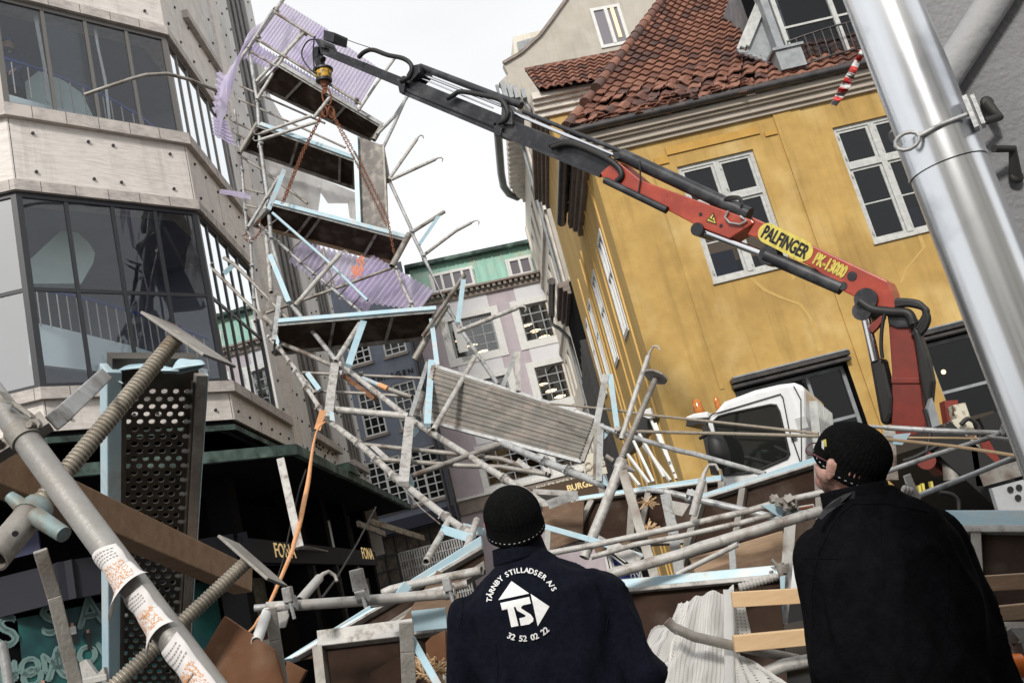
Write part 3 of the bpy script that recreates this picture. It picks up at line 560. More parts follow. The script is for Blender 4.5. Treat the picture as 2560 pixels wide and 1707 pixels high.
# upper wing wall (faces camera above the lower roof)
YB = 3.8; oB = PB.p(YB, 0); PC = Pl((oB.x+.0, oB.y, 0), 85)
mb = MB(); PC.wall(mb, 0, 5, 7.9, 11.1); build(mb, 'upper_wing_wall', M['yel'], ya)
# cornices: profile extruded along front and side
def cornice(name, P, u0, u1, steps, m, ret0=True):
    mb = MB()
    for (z0, z1, pr) in steps: P.box(mb, u0, u1, z0, z1, -pr, .1)
    return build(mb, name, m, ya, bevel=.008)
CA = ((7.95, 8.02, .07), (8.02, 8.12, .13), (8.12, 8.17, .2), (8.17, 8.29, .26))
cornice('front_cornice', PA, -.1, 12, CA, mat('brownish_cornice', (.34, .30, .25), .85, col2=(.46, .41, .35), ns=3, stretch=(.4, 1, 3)))
mb = MB(); PA.box(mb, -.15, 12, 8.29, 8.46, -.16, .3); build(mb, 'eaves_board', M['cornd'], ya)
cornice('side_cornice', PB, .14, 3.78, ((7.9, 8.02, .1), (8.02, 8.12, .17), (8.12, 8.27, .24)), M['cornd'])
def gutter(par, pts, r, m=None, name='gutter'):
    mb = MB(); mb.tube(pts, r, 12); return build(mb, name, m or M['gut'], par)
gutter(ya, [PA.p(-.3, 8.35, -.34), PA.p(12, 8.35, -.34)], .075); gutter(ya, [PB.p(-.2, 8.3, -.36), PB.p(3.75, 8.3, -.36)], .105)
CB = ((10.75, 10.88, .08), (10.88, 11.0, .16), (11.0, 11.08, .24), (11.08, 11.24, .34))
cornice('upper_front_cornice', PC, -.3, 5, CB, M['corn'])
mb = MB()
for (z0, z1, pr) in CB: PB.box(mb, 3.85, 9.2, z0, z1, -pr*.95, .1)
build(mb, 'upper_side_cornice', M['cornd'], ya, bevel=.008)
# ---- tiled roofs: overlapping rows of S-curved clay tiles built as geometry
def tiled(par, c00, c10, c01, c11, tw, th, holes=None, name='tile_roof', broken=None):
    """c00..c10 eave, c01..c11 top"""
    nrm = (c10-c00).cross(c01-c00).normalized()
    if nrm.z < 0: nrm = -nrm
    nu = max(1, round(((c10-c00).length+(c11-c01).length)/2/tw)); nv = max(1, round((c01-c00).length/th)); mb = MB()
    def pt(a, b): return c00.lerp(c10, a).lerp(c01.lerp(c11, a), b)
    for j in range(nv):
        for i in range(nu):
            if holes and holes((i+.5)/nu, (j+.5)/nv): continue
            K = 5; vs = []; br = broken((i+.5)/nu, (j+.5)/nv) if broken else 0
            tx = random.uniform(-1, 1)*br; tz = random.uniform(0, 1)*br; lift = random.uniform(-.004, .004)
            for jj, (bb, hh) in enumerate(((j-.12, .055), (j-.12, .03), (j+1.0, .012))):
                for q in range(K+1):
                    a = q/K; wv = .026*math.sin(a*2*math.pi-.6)
                    p = pt((i+a+tx*.25*(bb-j))/nu, (bb+tx*.15)/nv)+nrm*(wv+hh+lift+tz*.12*(1-a if tx > 0 else a))
                    vs.append(p)
            fs = [(r*(K+1)+q, r*(K+1)+q+1, (r+1)*(K+1)+q+1, (r+1)*(K+1)+q) for r in (0, 1) for q in range(K)]
            mb.add(vs, fs, random.choice([0, 0, 1, 1, 2, 3]), False)
    b = MB(); b.quad(c00-nrm*.03, c10-nrm*.03, c11-nrm*.03, c01-nrm*.03); o = build(mb, name, TILES, par); build(b, 'roof_underlay', M['shopb'], o); return o
def ridge(par, a, b, r=.1, n=20, name='ridge_tiles'):
    mb = MB(); d = (b-a)/n
    for i in range(n):
        if random.random() < .03: continue
        p = a+d*i+V((0, 0, random.uniform(0, .01))); mb.tube([p, p+d*1.12], [r*1.12, r*.9], 10, random.randrange(4), cap=True)
    return build(mb, name, TILES, par)
ez = 8.42; pitch = math.tan(math.radians(50))
def roofA(u, t): p = PA.p(u, ez+t*pitch, t-.25); return p       # t = horizontal run
e0 = roofA(0, 0)
ut = -0.05; tmax = 4.2
# hip: starts at u=-.25 and goes u += t
hk = 1.0
c00, c10, c01, c11 = roofA(-.28, 0), roofA(6.0, 0), roofA(-.28+tmax*hk, tmax), roofA(6.0, tmax)
tiled(ya, c00, roofA(9.5, 0), c01, roofA(9.5, tmax), .20, .27, holes=lambda a, b: False, broken=lambda a, b: (1.0 if b < .13 and a < .33 else (.35 if b < .2 and a < .4 else 0)))
ridge(ya, c00+V((0, 0, .06)), c01+V((0, 0, .06)), .10, 24)
# side hip plane
s01 = c01; tiled(ya, PB.p(3.7, ez, -.2), c00, c01+V((0, 2, 0)), c01, .21, .3, name='side_tile_roof')
# loose broken tiles in the gutter edge
mb = MB(); random.seed(12)
for i in range(70):
    u = random.uniform(-.25, 3.0)**1; p = roofA(u, random.uniform(-.12, .12))+V((0, 0, random.uniform(.03, .12)))
    r = Matrix.Rotation(random.uniform(-.9, .9), 3, 'X') @ Matrix.Rotation(random.uniform(-1.5, 1.5), 3, 'Z'); s = random.uniform(.05, .12)
    mb.box(p, r @ V((s, 0, 0)), r @ V((0, s*.9, 0)), r @ V((0, 0, .008)), random.randrange(4))
build(mb, 'broken_tiles', TILES, ya)
# upper wing roof
U0 = W(A3(960, 625), 18.35); U1 = W(A3(1800, 480), 18.5); T0 = W(A3(862, 482), 19.6); T1 = W(A3(1890, 285), 19.9)
tiled(ya, U0, U1, T0, T1, .21, .27, name='upper_tile_roof', broken=lambda a, b: .5 if b < .15 else 0)
ridge(ya, T0+V((0, .05, .02)), T1+V((0, .05, .02)), .05, 16, 'verge_tiles')
a_, b_, c_, d_ = W(A3(870, 490), 19.8), W(A3(1020, 660), 18.55), W(A3(1040, 1000), 24), W(A3(905, 1000), 24)
mb = MB(); mb.hexa([a_, b_, b_+V((.1, .3, 0)), a_+V((.1, .3, 0)), a_-V((0, 0, .12)), b_-V((0, 0, .12)), b_+V((.1, .3, -.12)), a_+V((.1, .3, -.12))]); build(mb, 'verge_board', M['white'], ya)
mb = MB(); q = W(A3(1640, 370), 18.9); mb.box(q, V((.28, .02, .02)), V((0, .2, .22))*.6, V((0, -.03, .03))); build(mb, 'roof_light', M['lead'], ya)
# dormer with french window and balcony railing
dm = MB(); PDm = Pl(PA.p(0, 0, .15), 87)
du0, du1 = 4.02, 6.1; dz0, dz1 = 8.75, 11.2
PDm.box(dm, du0-.16, du0-.02, dz0+.1, dz1, .0, 1.9); PDm.box(dm, du0-.02, du1, dz1-.1, dz1, .0, 2.5); PDm.box(dm, du1, du1+.2, dz0, dz1, 0, 2.5)
dor = build(dm, 'dormer', M['lead'], ya)
Pbb = Pl(PDm.p(0, 0, .25), 87)
b0 = on(A4(625, 300), Pbb); b1 = on(A4(775, -60), Pbb)
mb = MB(); mb.beam(b0, b1, .09, .14, PDm.n); mb.beam(b0+PDm.p(.09, 0)-PDm.p(0, 0)+PDm.n*.03, b1+PDm.p(.09, 0)-PDm.p(0, 0)+PDm.n*.03, .06, .1, PDm.n); mb.beam(b0-PDm.d*.09-PDm.n*.05, b1-PDm.d*.09-PDm.n*.05, .05, .18, PDm.n); build(mb, 'dormer_bargeboard', M['wfr'], dor)
mb = MB(); mb.prism([on(p, Pbb) for p in (A4(650, 315), A4(760, 365), A4(850, 420), A4(950, 330), A4(830, -30), A4(780, -30))], -PDm.n*.05); build(mb, 'dormer_cheek', M['lead'], dor)
window(PDm, dor, du0, du1, dz0, dz1-.1, (), (.36, .68), fw=.08, mw=.04, k=-.04, mains=(.5,), fm=M['wfr'], back=M['dark'], name='dormer_window')
mb = MB(); n = 14
for i in range(n+1):
    u = du0+.0+(du1-du0)*i/n; k = -.1-.18*math.sin(math.pi*i/n); mb.tube([PDm.p(u, dz0-.02, k), PDm.p(u, dz0+.52, k-.02)], .011, 6)
for z in (.0, .53): mb.tube([PDm.p(du0+(du1-du0)*i/n, dz0+z, -.1-.18*math.sin(math.pi*i/n)) for i in range(n+1)], .018, 6)
build(mb, 'balcony_railing', M['gut'], dor)
mb = MB(); PDm.box(mb, du0-.35, du0+.12, dz0-.08, dz0+.3, -.3, .05); PDm.box(mb, du0-.4, du0+.17, dz0+.3, dz0+.35, -.34, .05); build(mb, 'rainwater_box', M['lead'], dor)
mb = MB(); random.seed(2)
for i in range(8):
    f = i/7; p = on((A4(620, 330)[0]+f*(A4(835, 415)[0]-A4(620, 330)[0]), A4(620, 330)[1]+f*(A4(835, 415)[1]-A4(620, 330)[1])), Pbb)+PDm.n*.06; mb.box(p, V((.065, 0, -.02)), V((0, .06, .07)), V((0, -.015, .012)))
for i in range(9):
    p = on(A4(760+22*i, 445+5*i), Pl(PDm.p(0, 0, .02), 87)); mb.box(p, V((.06, 0, -.01)), V((0, .07, .08)), V((0, -.012, .01)))
build(mb, 'lead_flashing', mat('bright_lead', (.5, .52, .54), .4, .5, col2=(.35, .36, .38), ns=20), dor)
# wall anchors
mb = MB(); q = PC.p(*PC.uv(A3(1195, 800)), -.03); mb.tube([q-V((0, 0, .25)), q+V((0, 0, .02)), q+V((.05, 0, .1)), q+V((0, 0, .16)), q+V((-.04, 0, .24))], .018, 6); build(mb, 'wall_anchor', M['gut'], ya)
# ------------------------------------------------------------------ low building with black shop front (between yellow and gable)
oC = PB.p(9.3, 0); PCs = Pl(oC, -1.2, -1)
lb = thing('low_building', oC, 'low black fronted house with heavy brown cornice just beyond the yellow side wall', 'building')
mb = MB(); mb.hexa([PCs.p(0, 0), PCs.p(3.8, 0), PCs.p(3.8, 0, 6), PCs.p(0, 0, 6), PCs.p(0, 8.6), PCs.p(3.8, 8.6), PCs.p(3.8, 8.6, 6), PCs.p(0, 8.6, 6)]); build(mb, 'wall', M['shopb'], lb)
mb = MB()
for z0, z1, pr in ((8.3, 8.4, .1), (8.4, 8.52, .2), (8.52, 8.68, .3)): PCs.box(mb, .1, 3.7, z0, z1, -pr, .1)
build(mb, 'cornice', M['cornd'], lb, bevel=.01)
gutter(lb, [PCs.p(0, 8.74, -.44), PCs.p(3.6, 8.74, -.44)], .1)
mb = MB(); mb.tube([PCs.p(3.5, 8.7, -.44), PCs.p(3.7, 8.5, -.5), PCs.p(3.7, 8.3, -.3), PCs.p(3.6, 7.9, -.1), PCs.p(3.6, .2, -.1)], .06, 8); build(mb, 'downpipe', M['lead'], lb)
mb = MB(); q0 = W(Z2(740, 760), 25.4); q1 = W(Z2(860, 760), 25.4); q2 = W(Z2(880, 890), 25.4); q3 = W(Z2(800, 860), 25.4); mb.prism([q0, W(Z2(830, 690), 25.4), q1, q2, q3], V((0, .5, 0))); build(mb, 'gable_end', M['cream'], lb)
mb = MB()
for i in range(7):
    PCs.box(mb, -.2+.5*i, 0.0+.5*i, 3.0, 6.9-.1*i, -.15, .05)
build(mb, 'shop_bracket', M['blackp'], lb)
# ------------------------------------------------------------------ tall beige gable house
oD = W(Z2(620, 395), 29.0); oD.z = 0
gb = thing('gable_house', oD, 'tall beige plastered gable house with one narrow white window high up', 'building')
PG = Pl(oD, 83); PGs = Pl(oD, -2.2, -1)
gpts = [A3(680, 570), A3(745, 510), A3(710, 440), A3(830, 370), A3(960, 250), A3(1050, 130), A3(1150, -10)]
g_uv = [PG.uv(p) for p in gpts]
poly = [(0, 0), (0, g_uv[0][1]-.6)]+g_uv+[(5.0, 27), (14, 27), (14, 0)]
wu0, wz0 = PG.uv(A3(1385, 325)); wu1, wz1 = PG.uv(A3(1505, 30)); wz0 = PG.uv(A3(1480, 320))[1]; wz1 = PG.uv(A3(1400, 50))[1]; wu0 = PG.uv(A3(1340, 190))[0]; wu1 = PG.uv(A3(1545, 160))[0]
mb = MB(); mb.prism([PG.p(u, z) for u, z in poly], -PG.n*.3); build(mb, 'gable_wall', M['beige'], gb)
window(PG, gb, wu0, wu1, wz0, wz1, (), (), fw=.11, k=-.05, ft=.08, mains=(.5,), fm=M['white'], gm=mat('pale_pane', (.20, .19, .21), .1))
mb = MB(); PG.box(mb, wu1-.36, wu1-.24, wz0+.3, wz0+1.5, -.035, -.02); build(mb, 'lamp_reflection', mat('reflected_lamp_glow', (.9, .6, .3), .5, emit=(1, .7, .35), es=.9), gb)  # glowing strip stands in for a lamp reflected in the pane
mb = MB(); gp = [PG.p(u, z, .0) for u, z in g_uv[2:]]+[PG.p(5.0, 27)]
for a, b in zip(gp[:-1], gp[1:]): mb.beam(a+PG.n*.03, b+PG.n*.03, .14, .10)
build(mb, 'verge_tiles', M['cornd'], gb)
dp = [A3(778, 255), A3(990, 205), A3(985, 235), A3(890, 300), A3(800, 375), A3(785, 375)]
mb = MB(); mb.prism([on(p, Pl(PG.p(0, 0, 2), 83)) for p in dp], -PG.n*2); drm = build(mb, 'dormer', M['cream'], gb)
mb = MB(); mb.prism([on(p, Pl(PG.p(0, 0, 1.93), 83)) for p in (A3(802, 295), A3(935, 255), A3(890, 300), A3(815, 358))], PG.n*.02); build(mb, 'dormer_pane', M['lead'], drm)
mb = MB(); PGs.wall(mb, 0, 9.5, 0, 15.7, [(u, u+.75, z, z+1.5) for z in (4.6, 7.6, 10.6, 13.2) for u in (.7, 2.4, 4.1, 5.8, 7.5)], rev=.2); build(mb, 'street_wall', M['cream'], gb)
for z in (4.6, 7.6, 10.6, 13.2):
    for u in (.7, 2.4, 4.1, 5.8, 7.5): window(PGs, gb, u, u+.75, z, z+1.5, (.5,), (.6,), k=.14, back=M['dark'], bk=.3)
mb = MB(); PGs.box(mb, .2, .5, 3, 15.5, -.08, .02); PGs.box(mb, 9.0, 9.4, 3, 15.5, -.08, .02); 
for z in (6.6, 9.6, 12.6): PGs.box(mb, 0, 9.5, z, z+.14, -.1, .02)
build(mb, 'stone_band', M['corn'], gb)
mb = MB(); mb.tube([PGs.p(.9, 3, -.12), PGs.p(.9, 15.5, -.12)], .06, 8); build(mb, 'downpipe', M['lead'], gb)
gz = 16.0; mb = MB()
gcv = [PGs.p(-.1, gz, -.85), PGs.p(2, gz, -.85), PGs.p(4, gz, -.85), PGs.p(5.3, gz, -.8), PGs.p(6.2, gz, -.6), PGs.p(6.8, gz, -.25)]
mb.tube(gcv, .15, 12); build(mb, 'gutter', M['gut'], gb)
mb = MB()
for i in range(16):
    f = i/15; k = -.6 if f < .75 else -.6+(f-.75)*2; PGs.box(mb, .1+6.3*f, .32+6.3*f, gz-.35, gz-.08, k, 0)
PGs.box(mb, 0, 6.7, gz-.1, gz+.1, -.3, .1); build(mb, 'eaves_brackets', M['corn'], gb)
mb = MB(); q = W(A3(720, 640), 28.6)
for dx in (0, .18, .36, .6): mb.box(q+V((dx, 0, -dx*.5)), V((.07, 0, 0)), V((0, .25, 0)), V((0, 0, .3-dx*.2)))
mb.tube([q+V((-.2, 0, .35)), q+V((-.2, 0, -.1)), q+V((.5, 0, -.35)), q+V((.7, 0, -.9))], .05, 8); build(mb, 'eaves_end', M['lead'], gb)
# ------------------------------------------------------------------ mauve building at the end of the street
oE = W(B3(1100, 900), 38.0); oE.z = 0
me_ = thing('mauve_building', oE, 'mauve and pale grey striped building with a mint green copper roof at the street end', 'building')
PE = Pl(oE, 82.5); u_ = lambda p: PE.uv(p)
cz = (u_(B3(300, 615))[1]+u_(B3(970, 470))[1])/2; cz0 = cz-.35; uL = -6.2
def ebox(px0, px1):
    a, b = u_(px0), u_(px1); return (min(a[0], b[0]), max(a[0], b[0]), min(a[1], b[1]), max(a[1], b[1]))
ws = [ebox(B3(775, 690), B3(1030, 885)), ebox(B3(890, 1100), B3(1140, 1290))]
def rectp(l, r, t, b, **k): return l, r, t, b
def med(tl, tr, bl_, br):
    q = [u_(p) for p in (tl, tr, bl_, br)]; return ((q[0][0]+q[2][0])/2, (q[1][0]+q[3][0])/2, (q[2][1]+q[3][1])/2, (q[0][1]+q[1][1])/2)
Wd = [med(B3(770, 695), B3(980, 650), B3(830, 925), B3(1035, 880)), med(B3(330, 790), B3(595, 725), B3(290, 1040), B3(645, 965)), med(B3(875, 1100), B3(1090, 1045), B3(930, 1320), B3(1150, 1285)), med(B3(420, 1250), B3(705, 1125), B3(440, 1400), B3(740, 1330))]
w0 = Wd[0]; ww = w0[1]-w0[0]; Wd[1] = (Wd[1][1]-ww*1.35, Wd[1][1], w0[2]-.05, w0[3]); Wd[2] = (w0[0], w0[1], Wd[2][2], Wd[2][3]); Wd[3] = (Wd[1][0], Wd[1][1], Wd[2][2], Wd[2][3])
lowz1 = u_(C5(560, 260))[1]; lowz0 = u_(C5(450, 490))[1]
Wd.append((Wd[1][0]+.1, Wd[1][1]+.5, lowz0, lowz1)); Wd.append((w0[0]-.1, w0[1]+.3, lowz0, lowz1))
mb = MB(); PE.wall(mb, uL, 3, 0, cz0, Wd, rev=.25); build(mb, 'wall', M['purp'], me_)
mb = MB()
for h in Wd[:4]:
    PE.box(mb, h[0]-.32, h[0]-.0, h[2]-.32, h[3]+.25, -.05, .03); PE.box(mb, h[1]+.0, h[1]+.32, h[2]-.32, h[3]+.25, -.05, .03); PE.box(mb, h[0], h[1], h[3], h[3]+.25, -.05, .03); PE.box(mb, h[0], h[1], h[2]-.32, h[2], -.06, .05)
for h in Wd[4:]:
    PE.box(mb, h[0]-.25, h[0], h[2]-.25, h[3]+.25, -.05, .03); PE.box(mb, h[1], h[1]+.25, h[2]-.25, h[3]+.25, -.05, .03); PE.box(mb, h[0], h[1], h[3], h[3]+.25, -.05, .03); PE.box(mb, h[0], h[1], h[2]-.25, h[2], -.05, .03)
build(mb, 'window_surround', M['white'], me_)
mb = MB()
for a, b in ((0, 2), (1, 3)):
    h, l = Wd[a], Wd[b]
    for e in ((h[0], h[1], h[3]+.25, cz0), (h[0], h[1], l[3]+.25, h[2]-.32), (l[0], l[1], Wd[4][3]+.3, l[2]-.32)): mb = MB(); PE.box(mb, *e, -.02, .02); build(mb, 'pale_panel', M['pwht'], me_)
glass_far = glass_mat('far_window_glass', (.75, .75, .78), 1.4, .12)
lit = mat('shop_glow', (.3, .15, .05), .8, col2=(.03, .02, .01), ns=6)
for i, h in enumerate(Wd):
    w_ = window(PE, me_, *h, (.333, .667) if i not in (1, 3, 4) else (.25, .5, .75), (.25, .5, .75), fw=.06, mw=.045, k=.1, ft=.06, fm=M['lead'], gm=glass_far, back=M['dark'] if i < 4 else lit, bk=1.5)
    if i in (0, 1, 2):
        for q in range(3):
            m = MB(); c = PE.p(h[0]+(.25+.22*q)*(h[1]-h[0]), h[2]+(.65-.22*q)*(h[3]-h[2]), 1.2); m.sphere(c, .16, 8, 0, (1.6, 1, .35)); build(m, 'ceiling_lamp', M['lamp'], w_)
# open casement and white blinds on the left windows
mb = MB(); h = Wd[1]; PE.box(mb, h[0]+.15, h[0]+.55, h[2]+.1, h[3]-.2, -.5, -.45); build(mb, 'open_casement', M['white'], me_)
mb = MB(); PE.box(mb, uL, 3, cz0, cz-.18, -.14, .1); PE.box(mb, uL, 3, cz-.04, cz+.04, -.4, .1)
u = uL
while u < 2.8: PE.box(mb, u, u+.12, cz-.18, cz-.05, -.34, .1); u += .24
build(mb, 'cornice', M['cornd'], me_)
rz = u_(B3(500, 340))[1]; Pr = Pl(PE.p(0, 0, .3), 82.5)
mb = MB(); mb.hexa([PE.p(uL+.4, cz, .25), PE.p(3, cz, .25), PE.p(3, cz, 5), PE.p(uL+.4, cz, 5), PE.p(uL+.4, rz+.1, .7), PE.p(3, rz+.1, .7), PE.p(3, rz+.1, 5), PE.p(uL+.4, rz+.1, 5)])
n = 22
for i in range(n): c = uL+.4+(3-uL-.4)*i/n; mb.beam(PE.p(c, cz, .22), PE.p(c, rz+.1, .67), .04, .05)
build(mb, 'copper_roof', M['grout'], me_)
mb = MB(); PE.box(mb, uL+.2, 3, rz+.06, rz+.2, .3, 1.2); build(mb, 'roof_edge', M['copper'], me_)
for (tl, tr, bl_, br, nn) in ((B3(690, 385), B3(850, 350), B3(735, 495), B3(880, 465), (.5,)), (B3(195, 480), B3(465, 425), B3(225, 600), B3(495, 545), (.25, .5, .75))):
    a, b, c, d = med(tl, tr, bl_, br); PD2 = Pl(PE.p(0, 0, .2), 82.5)
    m = MB(); PD2.box(m, a-.06, b+.06, c-.06, d+.06, .08, 1.0); dm2 = build(m, 'dormer', M['white'], me_)
    window(PD2, dm2, a, b, c, d, nn, (), fw=.1, mw=.1, k=-.04, ft=.1, fm=M['white'], gm=mat('grey_pane', (.16, .15, .17), .15), name='dormer_window')
# shop signs below
PEs = Pl(PE.p(0, 0, -.12), 82.5)
sz0, sz1 = PEs.uv(Z7(500, 1370))[1], PEs.uv(Z7(500, 1190))[1]
mb = MB(); PE.box(mb, uL, 3, sz0-.1, sz0+.45, -.12, .02, 1); text_on(mb, 'BY ENSEN', .34, PE, PE.uv(Z7(520, 1290))[0], PE.uv(Z7(520, 1280))[1], -.13, bold=.01); PE.box(mb, uL, 3, sz0+.45, sz0+.55, -.2, .02, 2); tag(build(mb, 'shop_sign', [M['sign'], M['cornd'], M['white']]), 'long brown fascia with pale carved shop lettering on the mauve building', 'sign')
mb = MB(); q = PE.uv(Z7(1000, 1310)); PE.box(mb, q[0]-2.2, q[0]+1.5, q[1]-.45, q[1]+.35, -.22, -.16, 1); text_on(mb, 'BURGER', .34, PE, q[0]+.1, q[1]+.02, -.23, bold=.01); tag(build(mb, 'shop_sign', [M['gold'], mat('brown_sign', (.07, .04, .02), .6)]), 'brown board with gold letters under the pale shop lettering', 'sign')
mb = MB(); s0 = [W(p, 22) for p in (Z7(1130, 680), Z7(1440, 600), Z7(1560, 1040), Z7(1130, 1110), Z7(1060, 850))]; mb.prism(s0, V((0, .1, 0))); sg = build(mb, 'hanging_sign', [M['sign']])
tag(sg, 'cream shop sign with the letters C O G hanging beyond the fallen steel deck', 'sign')
Ps = Pl(W(Z7(1300, 860), 21.96), 90); mb = MB(); 
for s_, px in (('O', Z7(1180, 895)), ('G', Z7(1440, 830)), ('C', Z7(1180, 1040))): a, b = Ps.uv(px); text_on(mb, s_, .26, Ps, a, b, 0)
build(mb, 'lettering', M['corn'], sg)
# ------------------------------------------------------------------ blue grey building
oF = W(C3(1560, 1120), 37.0); oF.z = 0
gf = thing('blue_grey_building', oF, 'blue grey rendered house with white gridded windows and dark COPENHAGEN lettering on its wall', 'building')
PQ = Pl(oF, 96)
def mq(tl, tr, bl_, br):
    q = [PQ.uv(p) for p in (tl, tr, bl_, br)]; return ((q[0][0]+q[2][0])/2, (q[1][0]+q[3][0])/2, (q[2][1]+q[3][1])/2, (q[0][1]+q[1][1])/2)
fw_ = [mq(C3(1005, 800), C3(1215, 740), C3(1160, 1185), C3(1305, 1150)), mq(C3(1320, 720), C3(1500, 680), C3(1365, 1140), C3(1580, 1085)),
       mq(C3(915, 270), C3(1075, 215), C3(985, 610), C3(1165, 560)), mq(C3(1185, 185), C3(1365, 155), C3(1260, 545), C3(1440, 500)),
       mq(B2(1010, 1170), B2(1160, 1140), B2(1040, 1310), B2(1190, 1275)), mq(B2(1260, 1150), B2(1410, 1110), B2(1275, 1255), B2(1425, 1225))]
colL = (min(fw_[0][0], fw_[2][0]), fw_[2][0]+(fw_[2][1]-fw_[2][0])); 
def setu(h, a, b): return (a, b, h[2], h[3])
a1, b1 = fw_[2][0], fw_[2][1]; a2, b2 = fw_[3][0], fw_[3][1]; wd = min(b1-a1, b2-a2)
fw_[0] = (a1-.25, b1+.25, fw_[0][2], fw_[0][3]); fw_[1] = (a2-.2, b2+.3, fw_[1][2], fw_[0][3]); fw_[4] = (a1, b1, fw_[4][2], fw_[4][2]+1.4); fw_[5] = (a2, b2, fw_[4][2], fw_[4][2]+1.4)
fw_[1] = (fw_[1][0], fw_[1][1], fw_[0][2], fw_[0][3])
uR = PQ.uv(C3(1700, 1200))[0]+.1; uLf = PQ.uv(C3(800, 500))[0]-.3; zb = PQ.uv(C3(1370, 1220))[1]
mb = MB(); PQ.wall(mb, uLf-4, uR, zb, 15.0, fw_, rev=.2); PQ.wall(mb, uLf-4, uR, 0, zb, [], k=.6)
build(mb, 'wall', M['slate'], gf)
for i, h in enumerate(fw_):
    window(PQ, gf, *h, (.25, .5, .75) if i < 2 else (.333, .667), (.2, .4, .6, .8) if i > 1 else (.14, .29, .43, .57, .71, .86), fw=.08, mw=.045, k=.05, ft=.06, fm=M['white'], mains=(.5,) if i < 2 else (), back=M['dark'])
    m = MB(); PQ.box(m, h[0]-.05, h[1]+.05, h[2]-.12, h[2]-.01, -.1, .1); build(m, 'sill', M['cornd'], gf)
for h, f in ((fw_[3], 1), (fw_[5], 1), (fw_[2], .35)):
    m = MB(); PQ.box(m, h[0]+.08, h[1]-.08, h[3]-(h[3]-h[2])*f*.95, h[3]-.1, .16, .18); build(m, 'white_blind', M['wfr'], gf)
mb = MB(); 
for ch, px in zip('DCOPENHAGEN', [Z5(385, 640)]+[Z5(1620-120*k, 375+30*k) for k in range(9, -1, -1)]):
    a, b = PQ.uv(px); text_on(mb, ch, .3, PQ, a, b, -.02, bold=.01)
build(mb, 'wall_lettering', M['blackp'], gf)
mb = MB(); PQ.box(mb, uR-8, uR, zb-.45, zb+.02, -.15, .6); build(mb, 'shop_fascia', mat('navy_fascia', (.012, .014, .03), .5), gf)
for q in (PQ.uv(C3(800, 400))[0], uR-.05, uR-.3):
    m = MB(); m.tube([PQ.p(q, .1, -.1), PQ.p(q, 14, -.1)], .07, 8); build(m, 'downpipe', M['gut'], gf)
mb = MB(); PQ.box(mb, uR-7, uR, .3, zb-.5, .55, .59); s = build(mb, 'lit_shop_window', mat('lit_shop', (.09, .06, .035), .6, col2=(.01, .008, .006), ns=5), gf)
mb = MB()
for i in range(15): u = uR-7+.5*i; PQ.box(mb, u-.03, u+.03, .3, zb-.5, .5, .54)
for i in range(6): PQ.box(mb, uR-7, uR, .6+.55*i, .66+.55*i, .495, .545)
build(mb, 'glazing_bars', M['blackp'], gf)
# white folded shutters grille and lit shop at street level
gr = MB(); Pg = Pl(W(Z8(500, 1100), 24), 88)
a0, z0 = Pg.uv(Z8(60, 1400)); a1_, z1 = Pg.uv(Z8(850, 800)); z0 = .3
for i in range(26):
    u = a0+(a1_-a0)*i/25; Pg.box(gr, u-.018, u+.018, z0, z1, 0, .03)
for i in range(12):
    z = z0+(z1-z0)*i/11; Pg.box(gr, a0, a1_, z-.014, z+.014, -.015, .035)
tag(build(gr, 'security_grille', M['galv']), 'grey lattice of stacked metal grilles standing before the lit shop at street level', 'grille')
mb = MB(); Pg.box(mb, a0+1.2, a1_-.6, z0, z1-1.0, .5, .55, 0); text_on(mb, 'ESSO', .3, Pg, (a0+a1_)/2+.3, Pg.uv(Z8(560, 1120))[1], .45, bold=.01, mi=1); tag(build(mb, 'lit_display', [mat('warm_display', (.7, .35, .12), .5, col2=(.12, .05, .02), ns=6, emit=(1, .5, .15), es=.25), M['blackp']]), 'orange lit shop display behind the lattice grille', 'display')
# awning bars
for i, (p, q) in enumerate(((C4(1110, 180), C4(1575, 325)), (C4(1010, 200), C4(1240, 290)))):
    mb = MB(); mb.beam(W(p, 19), W(q, 21), .05, .12); tag(build(mb, 'awning_bar', M['galvd']), ['longer pale awning bar slanting down in front of the dark shop row', 'shorter brown awning bar left of the longer pale one'][i], 'bar')
# ------------------------------------------------------------------ unseen building added behind the camera for reflections and shade
nb = thing('added_opposite_building', (0, -7, 0), 'plain cream building added unseen behind the viewer for window reflections and shade', 'building')
mb = MB(); mb.abox(-12, 14, -17, -8, 0, 7.4); build(mb, 'wall', M['cream'], nb)
mb = MB()
for i in range(6):
    for j in range(2): mb.abox(-10.5+4*i, -9+4*i, -8.02, -7.98, 1+3.6*j, 3.2+3.4*j)
build(mb, 'window', M['blackp'], nb)
